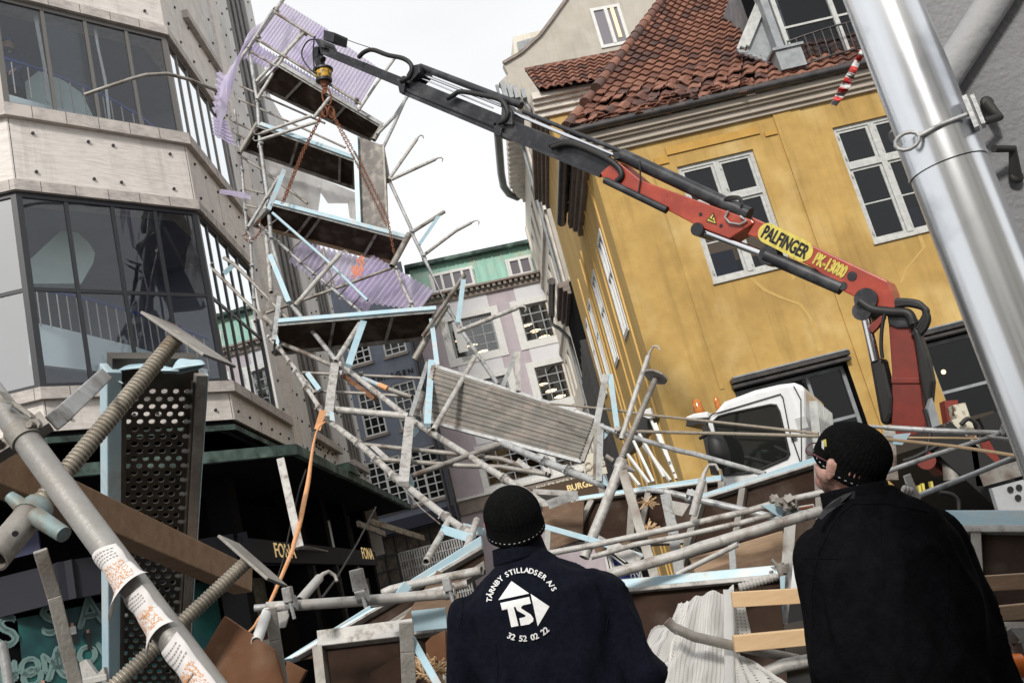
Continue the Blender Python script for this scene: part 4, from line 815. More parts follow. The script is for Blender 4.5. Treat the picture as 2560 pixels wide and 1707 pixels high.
# ------------------------------------------------------------------ grey wall and downpipe at the right
Yp = 1.25
pa = W((2457, 640), Yp); dep = (pa-EYE).dot(cF); rp = 91*dep/FPX; px_, py_ = pa.x, pa.y
oW = V((px_*(py_+.15)/py_+.012, py_+.15, 0)); PW = Pl(oW, 96)
gw = thing('grey_wall_building', oW, 'rough grey rendered building edge behind the shiny downpipe at the right', 'building')
rw = mat('rough_grey_render', (.20, .20, .205), .9, col2=(.28, .28, .29), ns=2, bump=.45, bs=90, col3=(.16, .16, .165), ns3=1.2)
mb = MB(); mb.hexa([PW.p(0, 0), PW.p(4, 0), PW.p(4, 0, 2), PW.p(1.6, 0, 1.2), PW.p(0, 3.6), PW.p(4, 3.6), PW.p(4, 3.6, 2), PW.p(1.6, 3.6, 1.2)]); build(mb, 'wall', rw, gw)
mb = MB(); c0 = on(A4(2200, -40), PW); c1 = on(A4(1850, 500), PW); c2 = on(A4(1600, 900), PW); mb.tube([c0+(c0-c1), c0+PW.n*.02, c1+PW.n*.02, c2+PW.n*.02], .027, 14); build(mb, 'painted_conduit', mat('grey_painted_conduit', (.34, .34, .35), .7, bump=.3, bs=60), gw)
dpp = thing('downpipe', (px_, py_, 0), 'large shiny galvanised downpipe with a clamp, running diagonally down the right side', 'downpipe')
shiny = mat('shiny_zinc', (.74, .76, .79), .24, .92, col2=(.84, .86, .88), ns=5, stretch=(1, 1, .15), bump=.05, bs=14, col3=(.42, .44, .48), ns3=6)
cz_ = pl(A4(1860, 900), pa, 90).z
mb = MB(); mb.tube([(px_, py_, cz_-.03), (px_, py_, 5)], rp, 64); build(mb, 'upper_pipe', shiny, dpp)
mb = MB(); mb.tube([(px_, py_, 0), (px_, py_, cz_-.035)], rp*1.035, 64, hollow=True); build(mb, 'lower_pipe', shiny, dpp)
mb = MB(); mb.tube([(px_, py_, cz_-.03), (px_, py_, cz_+.015)], rp*1.06, 64); mb.tube([(px_, py_, cz_-.034), (px_, py_, cz_-.03)], rp*1.08, 64); build(mb, 'clamp_band', shiny, dpp)
eye = V((px_, py_, cz_+.01)); tw_ = (EYE-eye); tw_.z = 0; tw_.normalize(); rt = tw_.cross(V((0, 0, 1)))*-1
c = eye+tw_*(rp*1.0)+rt*(-.035); mb = MB()
mb.tube([c+V((0, 0, .0))+rt*(.016*math.cos(t))+V((0, 0, .012*math.sin(t)))+tw_*.006 for t in [i*math.pi/6 for i in range(13)]], .0028, 8)
mb.tube([c+rt*.016+tw_*.006, c+rt*.045+V((0, 0, .004))+tw_*.004, c+rt*.085+V((0, 0, .008))-tw_*.012], .0035, 8); mb.box(c+rt*.085-tw_*.014+V((0, 0, .008)), rt*.003, tw_*.012, V((0, 0, .024))); mb.box(c+rt*.094-tw_*.018+V((0, 0, .008)), rt*.0025, tw_*.012, V((0, 0, .022)))
build(mb, 'clamp_bolt', M['galv'], dpp)
mb = MB(); ir = mat('dark_iron', (.05, .048, .045), .6, .5)
for (p0, p1, p2) in ((A4(2040, 830), A4(2160, 770), A4(2110, 650)), (A4(2100, 990), A4(2240, 960), A4(2290, 1100))):
    a, b, c_ = on(p0, PW)+PW.n*.05, on(p1, PW)+PW.n*.03, on(p2, PW)+PW.n*.008
    mb = MB(); mb.tube([a, b, b.lerp(c_, .3), c_], [.006, .0065, .007, .010], 10); mb.sphere(c_+PW.n*.004, .011, 10, 0, (1, .5, 1)); build(mb, 'wall_hook', ir, dpp)
# barrier tape scrap
mb = MB(); pts = [A4(1372, 285), A4(1345, 350), A4(1300, 440), A4(1262, 520), A4(1225, 585), A4(1185, 645)]; wds = (16, 34, 44, 56, 50, 38)
vs = []; n = 36
for i in range(n+1):
    f = i/n*5; j = min(4, int(f)); t = f-j; x = pts[j][0]*(1-t)+pts[j+1][0]*t; y = pts[j][1]*(1-t)+pts[j+1][1]*t; w_ = (wds[j]*(1-t)+wds[j+1]*t)/2.45/2
    vs += [W((x-w_, y-w_*.3), 3+.02*math.sin(i*.9)), W((x+w_, y+w_*.3), 3+.03*math.cos(i*.7))]
for i in range(n): mb.add([vs[2*i], vs[2*i+1], vs[2*i+3], vs[2*i+2]], [(0, 1, 2, 3)], (i//3) % 2, True)
tag(build(mb, 'barrier_tape', [mat('red_tape', (.62, .04, .03), .4), M['white']], solid=.001), 'torn red and white barrier tape fluttering beside the downpipe', 'tape')
# ------------------------------------------------------------------ crane truck
Bp = W((2220, 740), 9.5); Tp = W((805, 110), 13.3)
caz = math.degrees(math.atan2(Bp.x-Tp.x, Bp.y-Tp.y)); PCn = Pl((Bp.x, Bp.y, 0), caz)
if PCn.n.dot(V((0, -1, 0))) < 0: PCn.n = -PCn.n
cb = W(C7(210, 600), 8.1)
PK = Pl((cb.x, cb.y, 0), 110)
if PK.n.dot(V((0, -1, 0))) < 0: PK.n = -PK.n
tr = thing('crane_truck', (Bp.x, Bp.y, 0), 'white cab truck carrying a red folding crane with a long black boom', 'truck')
def slab(pts, th, m, name, par=tr, P=PCn, k=0, bevel=.012, label=None):
    mb = MB(); mb.prism([on(p, P)-P.n*k*0 if not k else on(p, Pl2(P, k)) for p in pts], -P.n*th); return build(mb, name, m, par, bevel=bevel, label=label)
def Pl2(P, k):
    q = Pl(P.p(0, 0, k), P.a); q.n = P.n; return q
def cyl(p, q, r, m, name, par=tr, P=PCn, k=0, n=14):
    mb = MB(); P_ = Pl2(P, k); mb.tube([on(x, P_) for x in ([p, q] if not isinstance(p, list) else p)], r, n); return build(mb, name, m, par)
# boom
bm1 = slab([B4(622, 228), B4(1385, 588), B4(1408, 640), B4(1434, 745), B4(1385, 765), B4(1238, 695), B4(1110, 630), B4(980, 520), B4(655, 345), B4(600, 330), B4(640, 262)], .32, M['red'], 'main_arm')
bm2 = slab([A3(1378, 1190), A3(1440, 1135), A3(1500, 1112), B4(0, 22), B4(625, 246), B4(640, 262), B4(500, 350), B4(330, 285), B4(150, 190), B4(0, 124), A3(1390, 1220)], .34, M['red'], 'outer_arm', k=-.02)
s1 = slab([A3(700, 800), A3(1500, 1112), A3(1460, 1180), A3(1392, 1222), A3(1300, 1180), A3(655, 912), A3(640, 880)], .26, M['blk'], 'boom_section', k=.03)
s2 = slab([A2(1375, 530), A2(1400, 520), A3(715, 800), A3(670, 905), A3(640, 900), A3(0, 640)], .24, M['blk'], 'boom_section', k=.05)
s3 = slab([A2(815, 315), A2(850, 318), A2(1410, 540), A2(1370, 598), A2(830, 372)], .2, M['blk'], 'boom_section', k=.07)
mb = MB()
for pts, k in (([A3(0, 600), A3(650, 858)], .03), ([A3(20, 640), A3(1380, 1210)], .01), ([A2(840, 362), A2(1370, 580)], .05)):
    P_ = Pl2(PCn, k); mb.beam(on(pts[0], P_), on(pts[1], P_), .05, .035, PCn.n)
build(mb, 'boom_flange', M['blk'], tr)
cyl(A3(140, 462), A3(835, 728), .052, M['blk'], 'extension_cylinder', k=.1)
cyl(A3(130, 505), A3(700, 730), .022, M['chrome'], 'extension_rod', k=.1); cyl(A3(150, 540), A3(640, 745), .012, M['chrome'], 'extension_rod', k=.06)
cyl(A3(760, 770), A3(1480, 1072), .026, M['chrome'], 'extension_rod', k=.06)
cyl([A3(740, 745), A3(1560, 1065), B4(0, 0), B4(618, 222)], None, .062, M['blk'], 'extension_cylinder', k=.08) if False else None
cyl(A3(1530, 1070), B4(612, 218), .085, M['blk'], 'extension_cylinder', k=.05); cyl(A3(850, 770), A3(1560, 1060), .03, M['blk'], 'extension_cylinder', k=.12)
for pts in ([A3(80, 450), A3(130, 440), A3(135, 500), A3(75, 560), A3(40, 520)], [A3(640, 860), A3(700, 880), A3(690, 940), A3(650, 935)], [A2(1350, 540), A2(1410, 560), A2(1400, 645), A2(1370, 640)], [A3(700, 700), A3(770, 770), A3(770, 860), A3(690, 850)], [A3(1460, 1050), A3(1520, 1040), A3(1530, 1090), A3(1470, 1100)], [A2(850, 205), A2(925, 225), A2(915, 295), A2(845, 275)], [A2(780, 262), A2(830, 270), A2(860, 330), A2(820, 330)]):
    slab(pts, .3, M['blk'], 'boom_bracket', k=-.03)
cyl(A3(1410, 1240), B4(150, 192), .045, M['blk'], 'slide_rail', k=-.05); slab([A3(1630, 1350), A3(1660, 1340), A3(1770, 1400), A3(1760, 1425)], .1, M['blk'], 'slide_pad', k=-.06)
def hose(pts, r, k=-.04, name='hydraulic_hose', par=tr, P=PCn):
    P_ = Pl2(P, k); pp = [on(p, P_) for p in pts]; out = []
    for i in range(len(pp)-1):
        a, b, c, d = pp[max(i-1, 0)], pp[i], pp[i+1], pp[min(i+2, len(pp)-1)]
        for q in range(6):
            t = q/6; out.append(.5*((2*b)+(c-a)*t+(2*a-5*b+4*c-d)*t*t+(3*b-3*c+d-a)*t*t*t))
    out.append(pp[-1]); mb = MB(); mb.tube(out, r, 8); return build(mb, name, M['rub'], par)
hose([A2(1090, 398), A2(1130, 360), A2(1190, 345), A2(1290, 380), A2(1400, 405), A2(1455, 455), A2(1440, 530), A2(1380, 560)], .035)
hose([A3(325, 680), A3(370, 655), A3(420, 632), A3(560, 655), A3(690, 690), A3(738, 760), A3(730, 820), A3(680, 850)], .035)
hose([A3(1045, 1015), A3(1180, 990), A3(1400, 1080), A3(1500, 1150), A3(1525, 1210), A3(1490, 1250)], .04); hose([A3(1030, 1000), A3(1150, 975), A3(1290, 1020), A3(1440, 1090)], .035)
hose([A2(785, 270), A2(735, 290), A2(700, 360), A2(715, 420), A2(760, 480), A2(800, 505)], .012); hose([A2(785, 275), A2(778, 380), A2(790, 500)], .012); hose([A2(930, 240), A2(1050, 290), A2(1170, 330)], .006)
for q in range(4): hose([B4(470+12*q, 135), B4(500+15*q, 116+4*q), B4(560+4*q, 120+10*q), B4(575-4*q, 160+5*q)], .012)
for q in range(3): hose([B4(1430, 700+14*q), B4(1500+5*q, 702+8*q), B4(1570+16*q, 720+14*q), B4(1612-14*q, 790+8*q), B4(1595-20*q, 850), B4(1560-14*q, 890)], .032, k=.0)
hose([B4(1370, 770), B4(1355, 850), B4(1350, 950), B4(1358, 1020)], .02); hose([B4(1230, 700), B4(1300, 745), B4(1400, 760), B4(1500, 770), B4(1530, 830)], .05, k=-.02)
mb = MB(); P_ = Pl2(PCn, -.05); mb.tube([on(p, P_) for p in (B4(495, 195), B4(475, 230), B4(500, 262), B4(560, 272), B4(598, 250), B4(560, 225))], .014, 6); build(mb, 'pipe_loop', M['galv'], tr)
cyl([A3(1648, 1105), A3(1655, 1230), A3(1640, 1330)], None, .01, M['blk'], 'cable', k=-.04)
# luffing cylinder below the arm
cyl(B4(330, 300), B4(715, 448), .045, M['chrome'], 'cylinder_rod', k=.05); cyl(B4(705, 445), B4(1130, 628), .078, M['blk'], 'cylinder_barrel', k=.05)
def pin(p, r, th=.4, k=-.05, m='blk', name='pivot_pin'):
    mb = MB(); c = on(p, Pl2(PCn, k)); mb.tube([c, c-PCn.n*th], r, 16); build(mb, name, M[m], tr)
pin(B4(318, 298), .08); pin(B4(1135, 615), .045, k=-.01); pin(B4(1186, 560), .05, k=-.012); pin(B4(1262, 690), .12); pin(B4(1240, 755), .10); pin(B4(338, 214), .02, k=-.03); pin(B4(452, 278), .02, k=-.03); pin(B4(715, 445), .11, .2, k=0)
# column
slab([B4(1390, 810), B4(1440, 790), B4(1520, 840), B4(1555, 1050), B4(1600, 1420), C7(860, 300), C7(650, 300), B4(1408, 1380), B4(1410, 1100)], .4, M['redd'], 'column', k=.03)
slab([B4(1405, 1130), B4(1562, 1130), B4(1566, 1160), B4(1407, 1160)], .44, M['redd'], 'column_collar', k=.01, bevel=.006)
slab([B4(1380, 745), B4(1430, 740), B4(1530, 800), B4(1540, 850), B4(1440, 850), B4(1390, 830)], .36, M['blk'], 'knuckle_joint', k=.0)
slab([B4(1290, 830), B4(1350, 780), B4(1372, 790), B4(1330, 850), B4(1300, 880), B4(1275, 850)], .08, M['redd'], 'lever', k=-.05, bevel=.006)
cyl(B4(1262, 785), B4(1318, 1035), .05, M['chrome'], 'cylinder_rod', k=.02)
slab([B4(1282, 1030), B4(1362, 1016), B4(1415, 1240), B4(1412, 1330), B4(1385, 1400), B4(1345, 1385)], .2, M['rub'], 'cylinder_barrel', k=.0, bevel=.04)
slab([B4(1525, 830), B4(1560, 870), B4(1610, 1020), B4(1637, 1150), B4(1625, 1280), B4(1600, 1310), B4(1560, 1100)], .2, M['rub'], 'hose_cover', k=-.06, bevel=.03)
# decals
def fit(s, size, want):
    vs, _ = text_mesh(s, size, 0); return want/(max(v.x for v in vs)-min(v.x for v in vs))
def textp(mb, s, size, c, ex, ey, n, ext=.004, bold=.0, mi=0, xs=1):
    vs, fs = text_mesh(s, size, ext, xs=xs)
    for dx, dy in ([(0, 0), (bold, 0), (-bold, 0), (0, bold), (0, -bold)] if bold else [(0, 0)]):
        mb.add([c+ex*(v.x+dx)+ey*(v.y+dy)+n*(v.z+abs(dx)*.2+dy*.1) for v in vs], fs, mi)
Pd = Pl2(PCn, -.004); t0, t1 = on(B4(668, 296), Pd), on(B4(962, 446), Pd); ex = (t1-t0).normalized(); ey = PCn.n.cross(ex)
if ey.z < 0: ey = -ey
mb = MB(); cc = (t0+t1)/2; ln = (t1-t0).length/2; hh = .115; ring = []
for i in range(24):
    a = 2*math.pi*i/24; ring.append(cc+ex*(math.copysign(ln-hh, math.cos(a))+hh*math.cos(a))+ey*(hh*math.sin(a)))
mb.prism(ring, PCn.n*.003); build(mb, 'name_plate', M['yelp'], tr)
mb = MB(); textp(mb, 'PALFINGER', .21, cc-ey*.008, ex, ey, PCn.n*1, .006, .006, xs=fit('PALFINGER', .21, 2*ln-.12)); build(mb, 'name_lettering', M['blackp'], tr)
mb = MB(); pa_, pb_ = on(B4(980, 462), Pd), on(B4(1148, 545), Pd); textp(mb, 'PK-13000', .19, (pa_+pb_)/2, (pb_-pa_).normalized(), ey, PCn.n, .006, .006, xs=fit('PK-13000', .19, (pb_-pa_).length)); build(mb, 'model_lettering', M['yelp'], tr)
mb = MB(); tc_ = [on(p, Pl2(PCn, -.028)) for p in (B4(412, 205), B4(430, 272), B4(368, 252))]; mb.prism(tc_, PCn.n*.003); build(mb, 'warning_triangle', M['blackp'], tr)
mb = MB(); g0 = (tc_[0]+tc_[1]+tc_[2])/3+PCn.n*.004; mb.prism([g0+(p-g0)*.78 for p in tc_], PCn.n*.003, 0); mb.box(g0+PCn.n*.006-ey*.005, ex*.035, ey*.006, PCn.n*.002, 1); mb.box(g0+PCn.n*.006+ey*.03, ex*.006, ey*.02, PCn.n*.002, 1); build(mb, 'warning_symbol', [M['yelp'], M['blackp']], tr)
# hook swivel at the boom tip
hk = thing('hook_swivel', on(A2(850, 480), Pl2(PCn, .15)), 'yellow and black hook swivel hanging from the crane boom tip', 'hook')
Ph = Pl2(PCn, .15)
def hp(x, y): return on(A2(x, y), Ph)
mb = MB(); mb.beam(hp(820, 330), hp(812, 400), .12, .1); mb.beam(hp(810, 380), hp(835, 470), .1, .12); mb.tube([hp(800, 390), hp(850, 410)], .05, 10); build(mb, 'link_arm', M['blk'], hk)
mb = MB(); d_ = (hp(855, 560)-hp(845, 480)).normalized(); a = hp(845, 478)
mb.tube([a, a+d_*.03], .165, 20); mb.tube([hp(852, 545), hp(853, 562)], .135, 18); build(mb, 'flange', M['blk'], hk)
mb = MB(); mb.tube([a+d_*.03, hp(850, 500), hp(852, 545)], [.12, .14, .12], 20); build(mb, 'drum', mat('worn_yellow', (.62, .36, .03), .5, col2=(.06, .045, .03), ns=16, contrast=(.45, .55)), hk)
mb = MB(); mb.tube([hp(853, 560), hp(858, 600)], [.08, .05], 12); mb.tube([hp(858, 600), hp(862, 650)], .035, 8); build(mb, 'hook_shank', M['rust'], hk)
# chains, built link by link
def chain(mb, pts, pitch=.05, r=.0055, wd=.0145):
    tot = [0]
    for a, b in zip(pts[:-1], pts[1:]): tot.append(tot[-1]+(b-a).length)
    n = int(tot[-1]/pitch)
    for i in range(n):
        s = (i+.5)*pitch; j = max(q for q in range(len(tot)-1) if tot[q] <= s); d = (pts[j+1]-pts[j]).normalized(); c = pts[j]+d*(s-tot[j])
        u = d.cross(V((0, 1, .3))).normalized(); v = d.cross(u); e = u if i % 2 else v
        ring = [c+d*(math.cos(t)*pitch*.72)+e*(math.sin(t)*wd) for t in [2*math.pi*q/10 for q in range(11)]]; mb.tube(ring, r, 5, cap=False)
Pc = Pl2(PCn, .2)
ca = [W(A2(870, 640), 13.4), W(A2(872, 700), 13.4)]; ring = W(A2(875, 690), 13.3)
mb = MB(); c = W(A2(872, 665), 13.35); mb.tube([c+V((math.cos(t)*.07, 0, math.sin(t)*.16)) for t in [2*math.pi*i/14 for i in range(15)]], .014, 8, cap=False)
chain(mb, [W(A2(865, 735), 13.35), W(A2(850, 760), 13.4), W(A2(700, 1050), 13.2), W(A2(560, 1405), 12.7)]); chain(mb, [W(A2(858, 760), 13.35), W(A2(712, 1050), 13.15), W(A2(575, 1395), 12.65)])
chain(mb, [W(A2(885, 735), 13.35), W(A2(965, 905), 13.2), W(A2(1080, 1130), 12.9), W(A2(1290, 1568), 12.5)]); chain(mb, [W(A2(900, 760), 13.35), W(A2(985, 910), 13.2), W(A2(1110, 1130), 12.9), W(A2(1290, 1500), 12.5), W(B2(1340, 560), 12.3)])
for x, y in ((905, 775), (858, 770)): c = W(A2(x, y), 13.33); mb.tube([c+V((math.cos(t)*.045, 0, math.sin(t)*.1)) for t in [2*math.pi*i/10 for i in range(11)]], .02, 6, cap=False)
tag(build(mb, 'lifting_chain', M['rust'], at=hp(862, 640)), 'rusty two legged lifting chain hanging from the crane hook down to the scaffold decks', 'chain')
mb = MB(); chain(mb, [W(B2(300, 430), 12.6), W(B2(330, 445), 12.6), W(B2(375, 430), 12.6), W(B2(410, 390), 12.6), W(B2(420, 340), 12.6), W(B2(400, 290), 12.6)]); chain(mb, [W(B2(295, 410), 12.6), W(B2(320, 400), 12.6), W(B2(345, 420), 12.6)])
tag(build(mb, 'loose_chain', M['rust']), 'short rusty loop of chain hanging at the left end of the third scaffold deck', 'chain')
# cab
def kon(p, k=0): return on(p, Pl2(PK, k))
cabs = [B4(262, 1345), B4(345, 1325), B4(470, 1262), B4(640, 1198), B4(780, 1165), B4(862, 1155), B4(905, 1172), B4(925, 1186), C7(240, 560)]
lows = [kon(C7(240, 560)), kon(C6(720, 330)), kon(C6(700, 180)), kon(B4(370, 1380))]
base = [V((lows[0].x, lows[0].y, .75)), V((lows[1].x, lows[1].y, .75))]
mb = MB(); face = [kon(p) for p in cabs[2:]]+[base[0], base[1], lows[1], lows[2], lows[3]]
mb.prism(face, -PK.n*2.1); cab = build(mb, 'cab', M['cab'], tr, bevel=.035)
mb = MB(); mb.prism([kon(p, .1) for p in (B4(256, 1348), B4(300, 1330), B4(380, 1318), B4(380, 1352), B4(262, 1362))], -PK.n*1.9); build(mb, 'sun_visor', M['cab'], tr, bevel=.01)
mb = MB(); mb.prism([kon(p, .06) for p in (B4(256, 1400), B4(262, 1364), B4(372, 1354), B4(372, 1400), B4(340, 1385))], -PK.n*1.9); build(mb, 'visor_underside', M['blackp'], tr)
wpts = [B4(412, 1372), B4(440, 1345), B4(500, 1328), B4(730, 1280), B4(762, 1282), B4(780, 1320), C7(152, 380), C7(140, 402), C6(960, 292), C6(900, 310), C6(740, 330), C6(722, 250), C6(690, 60)]
mb = MB(); mb.prism([kon(p, -.006) for p in wpts], -PK.n*.004); build(mb, 'cab_window', mat('dark_cab_glass', (.012, .013, .012), .03, spec=.8), tr)
mb = MB(); mb.prism([kon(p, -.004) for p in (B4(348, 1400), B4(374, 1398), C6(712, 330), C6(662, 326), C6(612, 100))], -PK.n*.02); build(mb, 'windscreen_side', M['blackp'], tr)
mb = MB(); mb.tube([kon(p, -.012) for p in wpts+wpts[:1]], .011, 6); build(mb, 'window_seal', M['rub'], tr)
mb = MB(); mb.beam(kon(C7(160, 300), -.03), kon(C7(190, 290), -.03), .03, .02); build(mb, 'door_handle', M['rub'], tr)
mb = MB(); mb.tube([kon(p, -.01) for p in (B4(860, 1175), B4(900, 1250), C7(215, 425))], .005, 5); build(mb, 'panel_seam', M['blackp'], tr)
mb = MB(); c = kon(B4(680, 1390), -.012)
mb.tube([kon(p, -.012) for p in (B4(373, 1370), B4(400, 1335), B4(480, 1312), B4(785, 1220), B4(800, 1240), B4(835, 1420), C7(210, 425))], .006, 6); build(mb, 'door_seam', M['blackp'], tr)
mb = MB(); mb.box(kon(B4(905, 1382), -.004), PK.d*.045, V((0, 0, .05)), PK.n*.004); build(mb, 'filler_cap', M['wfr'], tr)
mb = MB(); cn = kon(B4(930, 1190), 0); dr = -PK.n
for i in range(9):
    q = (.1+.22*i); a = kon(C7(218, 400), q)+PK.d*.05; b = kon(B4(905, 1185), q)+PK.d*.02; 
    a2 = V((lows[0].x, lows[0].y, 1.2))-PK.n*q+PK.d*.03; t2 = kon(B4(945, 1260))-PK.n*q+PK.d*.03; mb.beam(a2, t2, .07, .03, PK.n)
build(mb, 'rear_panel_rib', M['wfr'], tr)
for p, r, lab in ((B4(325, 1298), .05, 0), (B4(436, 1284), .028, 0)):
    mb = MB(); c = kon(p, .35 if r > .05 else .7); mb.tube([c-V((0, 0, .09)), c-V((0, 0, .05)), c+V((0, 0, .05)), c+V((0, 0, .085))], [r, r, r*.95, r*.5], 14); build(mb, 'beacon', M['amber'], tr)
mb = MB(); m_ = W(C6(710, 180), 7.9); mb.sphere(m_, .11, 12, 0, (.8, .6, 1.5)); mb.tube([m_+V((-.12, .05, .14)), m_+V((-.02, 0, .16))], .015, 6); build(mb, 'wing_mirror', M['rub'], tr)
mb = MB(); q = V((lows[0].x, lows[0].y, 0))
mb.hexa([q+PK.d*(-1.9)+V((0, 0, .55)), q+PK.d*6+V((0, 0, .55)), q+PK.d*6-PK.n*2.1+V((0, 0, .55)), q-PK.d*1.9-PK.n*2.1+V((0, 0, .55)), q+PK.d*(-1.9)+V((0, 0, .8)), q+PK.d*6+V((0, 0, .8)), q+PK.d*6-PK.n*2.1+V((0, 0, .8)), q-PK.d*1.9-PK.n*2.1+V((0, 0, .8))]); build(mb, 'chassis', M['rub'], tr)
for u in (-1.3, 3.2, 4.4):
    for k in (0, 1.9):
        mb = MB(); c = q+PK.d*u-PK.n*k+V((0, 0, .48)); mb.tube([c+PK.n*.02, c-PK.n*.3], .48, 24); wl = build(mb, 'wheel', M['rub'], tr, bevel=.03); mb = MB(); mb.tube([c+PK.n*.03, c], .26, 16); build(mb, 'hub', M['galvd'], wl)
# machinery behind the second man
mb = MB(); mb.beam(W(C7(1010, 130), 8.6), W(C7(1150, 540), 8.6), .16, .12); mb.beam(W(C7(1010, 200), 8.5), W(C7(1060, 300), 8.5), .08, .1); mb.beam(W(C7(1080, 250), 8.45), W(C7(1125, 550), 8.45), .10, .05); build(mb, 'stabiliser_leg', mat('peeling_cream_paint', (.55, .52, .42), .6, col2=(.12, .06, .04), ns=14, contrast=(.5, .6)), tr)
for a_, b_, w_, h_ in (((975, 110), (1000, 260), .12, .12), ((900, 470), (980, 400), .2, .12), ((1130, 330), (1190, 440), .25, .1)): mb = MB(); mb.beam(W(C7(*a_), 8.7), W(C7(*b_), 8.7), w_, h_); build(mb, 'valve_block', M['redd'], tr)
mb = MB(); mb.tube([W(C7(860, 415), 8.4), W(C7(865, 415), 8.55)], .08, 20); build(mb, 'red_valve_wheel', M['redd'], tr)
mb = MB(); mb.beam(W(C7(760, 330), 9.2), W(C7(1150, 690), 9.2), 1.6, .3); mb.beam(W(C7(1120, 200), 9.4), W(C7(1260, 500), 9.4), .8, .3); build(mb, 'machinery_housing', M['rub'], tr)
mb = MB(); mb.beam(W(C7(1170, 505), 8.2), W(C7(1367, 450), 8.0), .3, .12); mb.tube([W(C7(990, 400), 8.5), W(C7(1000, 520), 8.5)], .08, 12); build(mb, 'side_rail', M['galvd'], tr)
mb = MB(); mb.prism([W(p, 7.9) for p in (C7(1200, 560), C7(1400, 505), C7(1400, 690), C7(1240, 690))], V((0, .06, 0))); pp = build(mb, 'steel_plate', mat('light_grey_paint', (.33, .34, .35), .6, col2=(.42, .43, .44), ns=5), tr)
mb = MB()
for x, y in ((1295, 565), (1340, 555), (1335, 608)): c = W(C7(x, y), 7.89); mb.tube([c, c-V((0, .01, 0))], .025, 10)
build(mb, 'bolt_hole', M['blackp'], pp)
mb = MB()
for x, y in ((820, 560), (838, 550), (882, 540)): mb = MB(); mb.beam(W(C7(x, y-15), 8.3), W(C7(x+8, y+30), 8.3), .05, .02); build(mb, 'yellow_marking', M['yelp'], tr)
for pts in ([C7(740, 420), C7(800, 400), C7(860, 370), C7(920, 340)], [C7(930, 580), C7(990, 590), C7(1025, 620), C7(1030, 670)], [C7(1040, 230), C7(1080, 200), C7(1130, 240), C7(1140, 320)], [C7(850, 150), C7(880, 260), C7(860, 380)]):
    hose(pts, .02, P=Pl(V((2, 8.4, 0)), 90), k=0)
mb = MB(); mb.prism([W(p, 9.3) for p in (C7(890, 90), C7(905, 130), C7(990, 420), C7(930, 430), C7(870, 150))], V((0, .1, 0))); build(mb, 'stowed_post', M['lead'], tr)
# ------------------------------------------------------------------ collapsed scaffold tower
E1 = mk(2080, 1000, 4.9); E2 = mk(0, 940, 3.409); E3 = mk(1500, 1330, 9.22); E4 = mk(2400, 1500, 7.575)
def YT(p):
    y = p[1]; K = ((0, 14.3), (100, 14.1), (500, 13.3), (850, 12.0), (1000, 10.8), (1200, 9.0), (1320, 7.8), (1400, 7.0), (1700, 6))
    for (a, b), (c, d) in zip(K[:-1], K[1:]):
        if y <= c: return b+(d-b)*max(0, (y-a))/(c-a)
    return 6
def pt(p, dz=0, Y=None): return W(p, (YT(p) if Y is None else Y)+dz)
def coupler(mb, c, d, r=.034, mi=0):
    d = d.normalized(); o = d.cross(V((.3, .5, .8))).normalized(); o2 = d.cross(o)
    mb.tube([c-d*.028, c+d*.028], r, 8, mi); mb.box(c+o*(r+.01), d*.022, o*.018, o2*.02, mi); mb.tube([c+o*(r+.01)-o2*.035, c+o*(r+.01)+o2*.045], .008, 6, mi); mb.box(c-o*(r), d*.018, o*.012, o2*.028, mi)
tw = thing('scaffold_tower', pt(C3(1850, 1390)), 'bent tower of galvanised scaffold tubes leaning over between the pale corner building and the crane', 'scaffold')
MT = {'g': 'galv', 'd': 'galvd', 'w': 'galvw', 'b': 'blue'}
def tp(name, pts, r=.025, m='g', dz=0, Y=None, par=tw, hook=False, flat=None, cps=(), n=10, closed=False):
    dzs = dz if isinstance(dz, (list, tuple)) else [dz]*len(pts); Ys = Y if isinstance(Y, (list, tuple)) else [Y]*len(pts)
    P_ = [pt(p, z, y) for p, z, y in zip(pts, dzs, Ys)]; mb = MB()
    if flat:
        for a, b in zip(P_[:-1], P_[1:]): mb.beam(a, b, flat[0], flat[1], (EYE-a).normalized().cross(b-a).normalized() if False else (EYE-a).normalized())
    else: mb.tube(P_, r, n, hollow=not closed)
    d0 = (P_[1]-P_[0]).normalized(); d1 = (P_[-1]-P_[-2]).normalized()
    if hook:
        for e, d in (((P_[0], -d0),) if hook in (1, 3) else ())+(((P_[-1], d1),) if hook in (2, 3) else ()):
            s = d.cross((EYE-e).normalized()).normalized(); mb.tube([e-d*.02, e+d*.05, e+d*.1+s*.015, e+d*.11+s*.05, e+d*.08+s*.075], [r*.8, r*.45, r*.4, r*.4, r*.35], 6)
    for t in cps:
        i = int(min(t, len(P_)-1.001)); c = P_[i].lerp(P_[i+1], t-i); coupler(mb, c, P_[i+1]-P_[i], r*1.35)
    o = build(mb, name, M[MT.get(m, m)], par)
    if not par: o['_'] = 1; del o['_']
    return o
tp('standard', [A2(335, 322), A2(395, 700), A2(415, 1000), A2(470, 1400), B2(490, 440), B2(545, 660), B2(600, 862)], .032, 'g', cps=(.05, 1.0, 2.0, 3.1, 4.0))
tp('standard', [B2(620, 880), B2(640, 900), B2(930, 1262)], .032, 'g', cps=(.2,)); tp('standard', [B2(940, 1272), C3(1330, 460)], .034, 'w', cps=(.02, .98)); tp('standard', [C3(1345, 470), C5(600, 448), C5(1060, 742)], .036, 'w', cps=(.25, .97, 1.9))
tp('blue_sleeve', [B2(482, 545), B2(612, 868)], 0, 'blueh', dz=-.1, flat=(.07, .04))
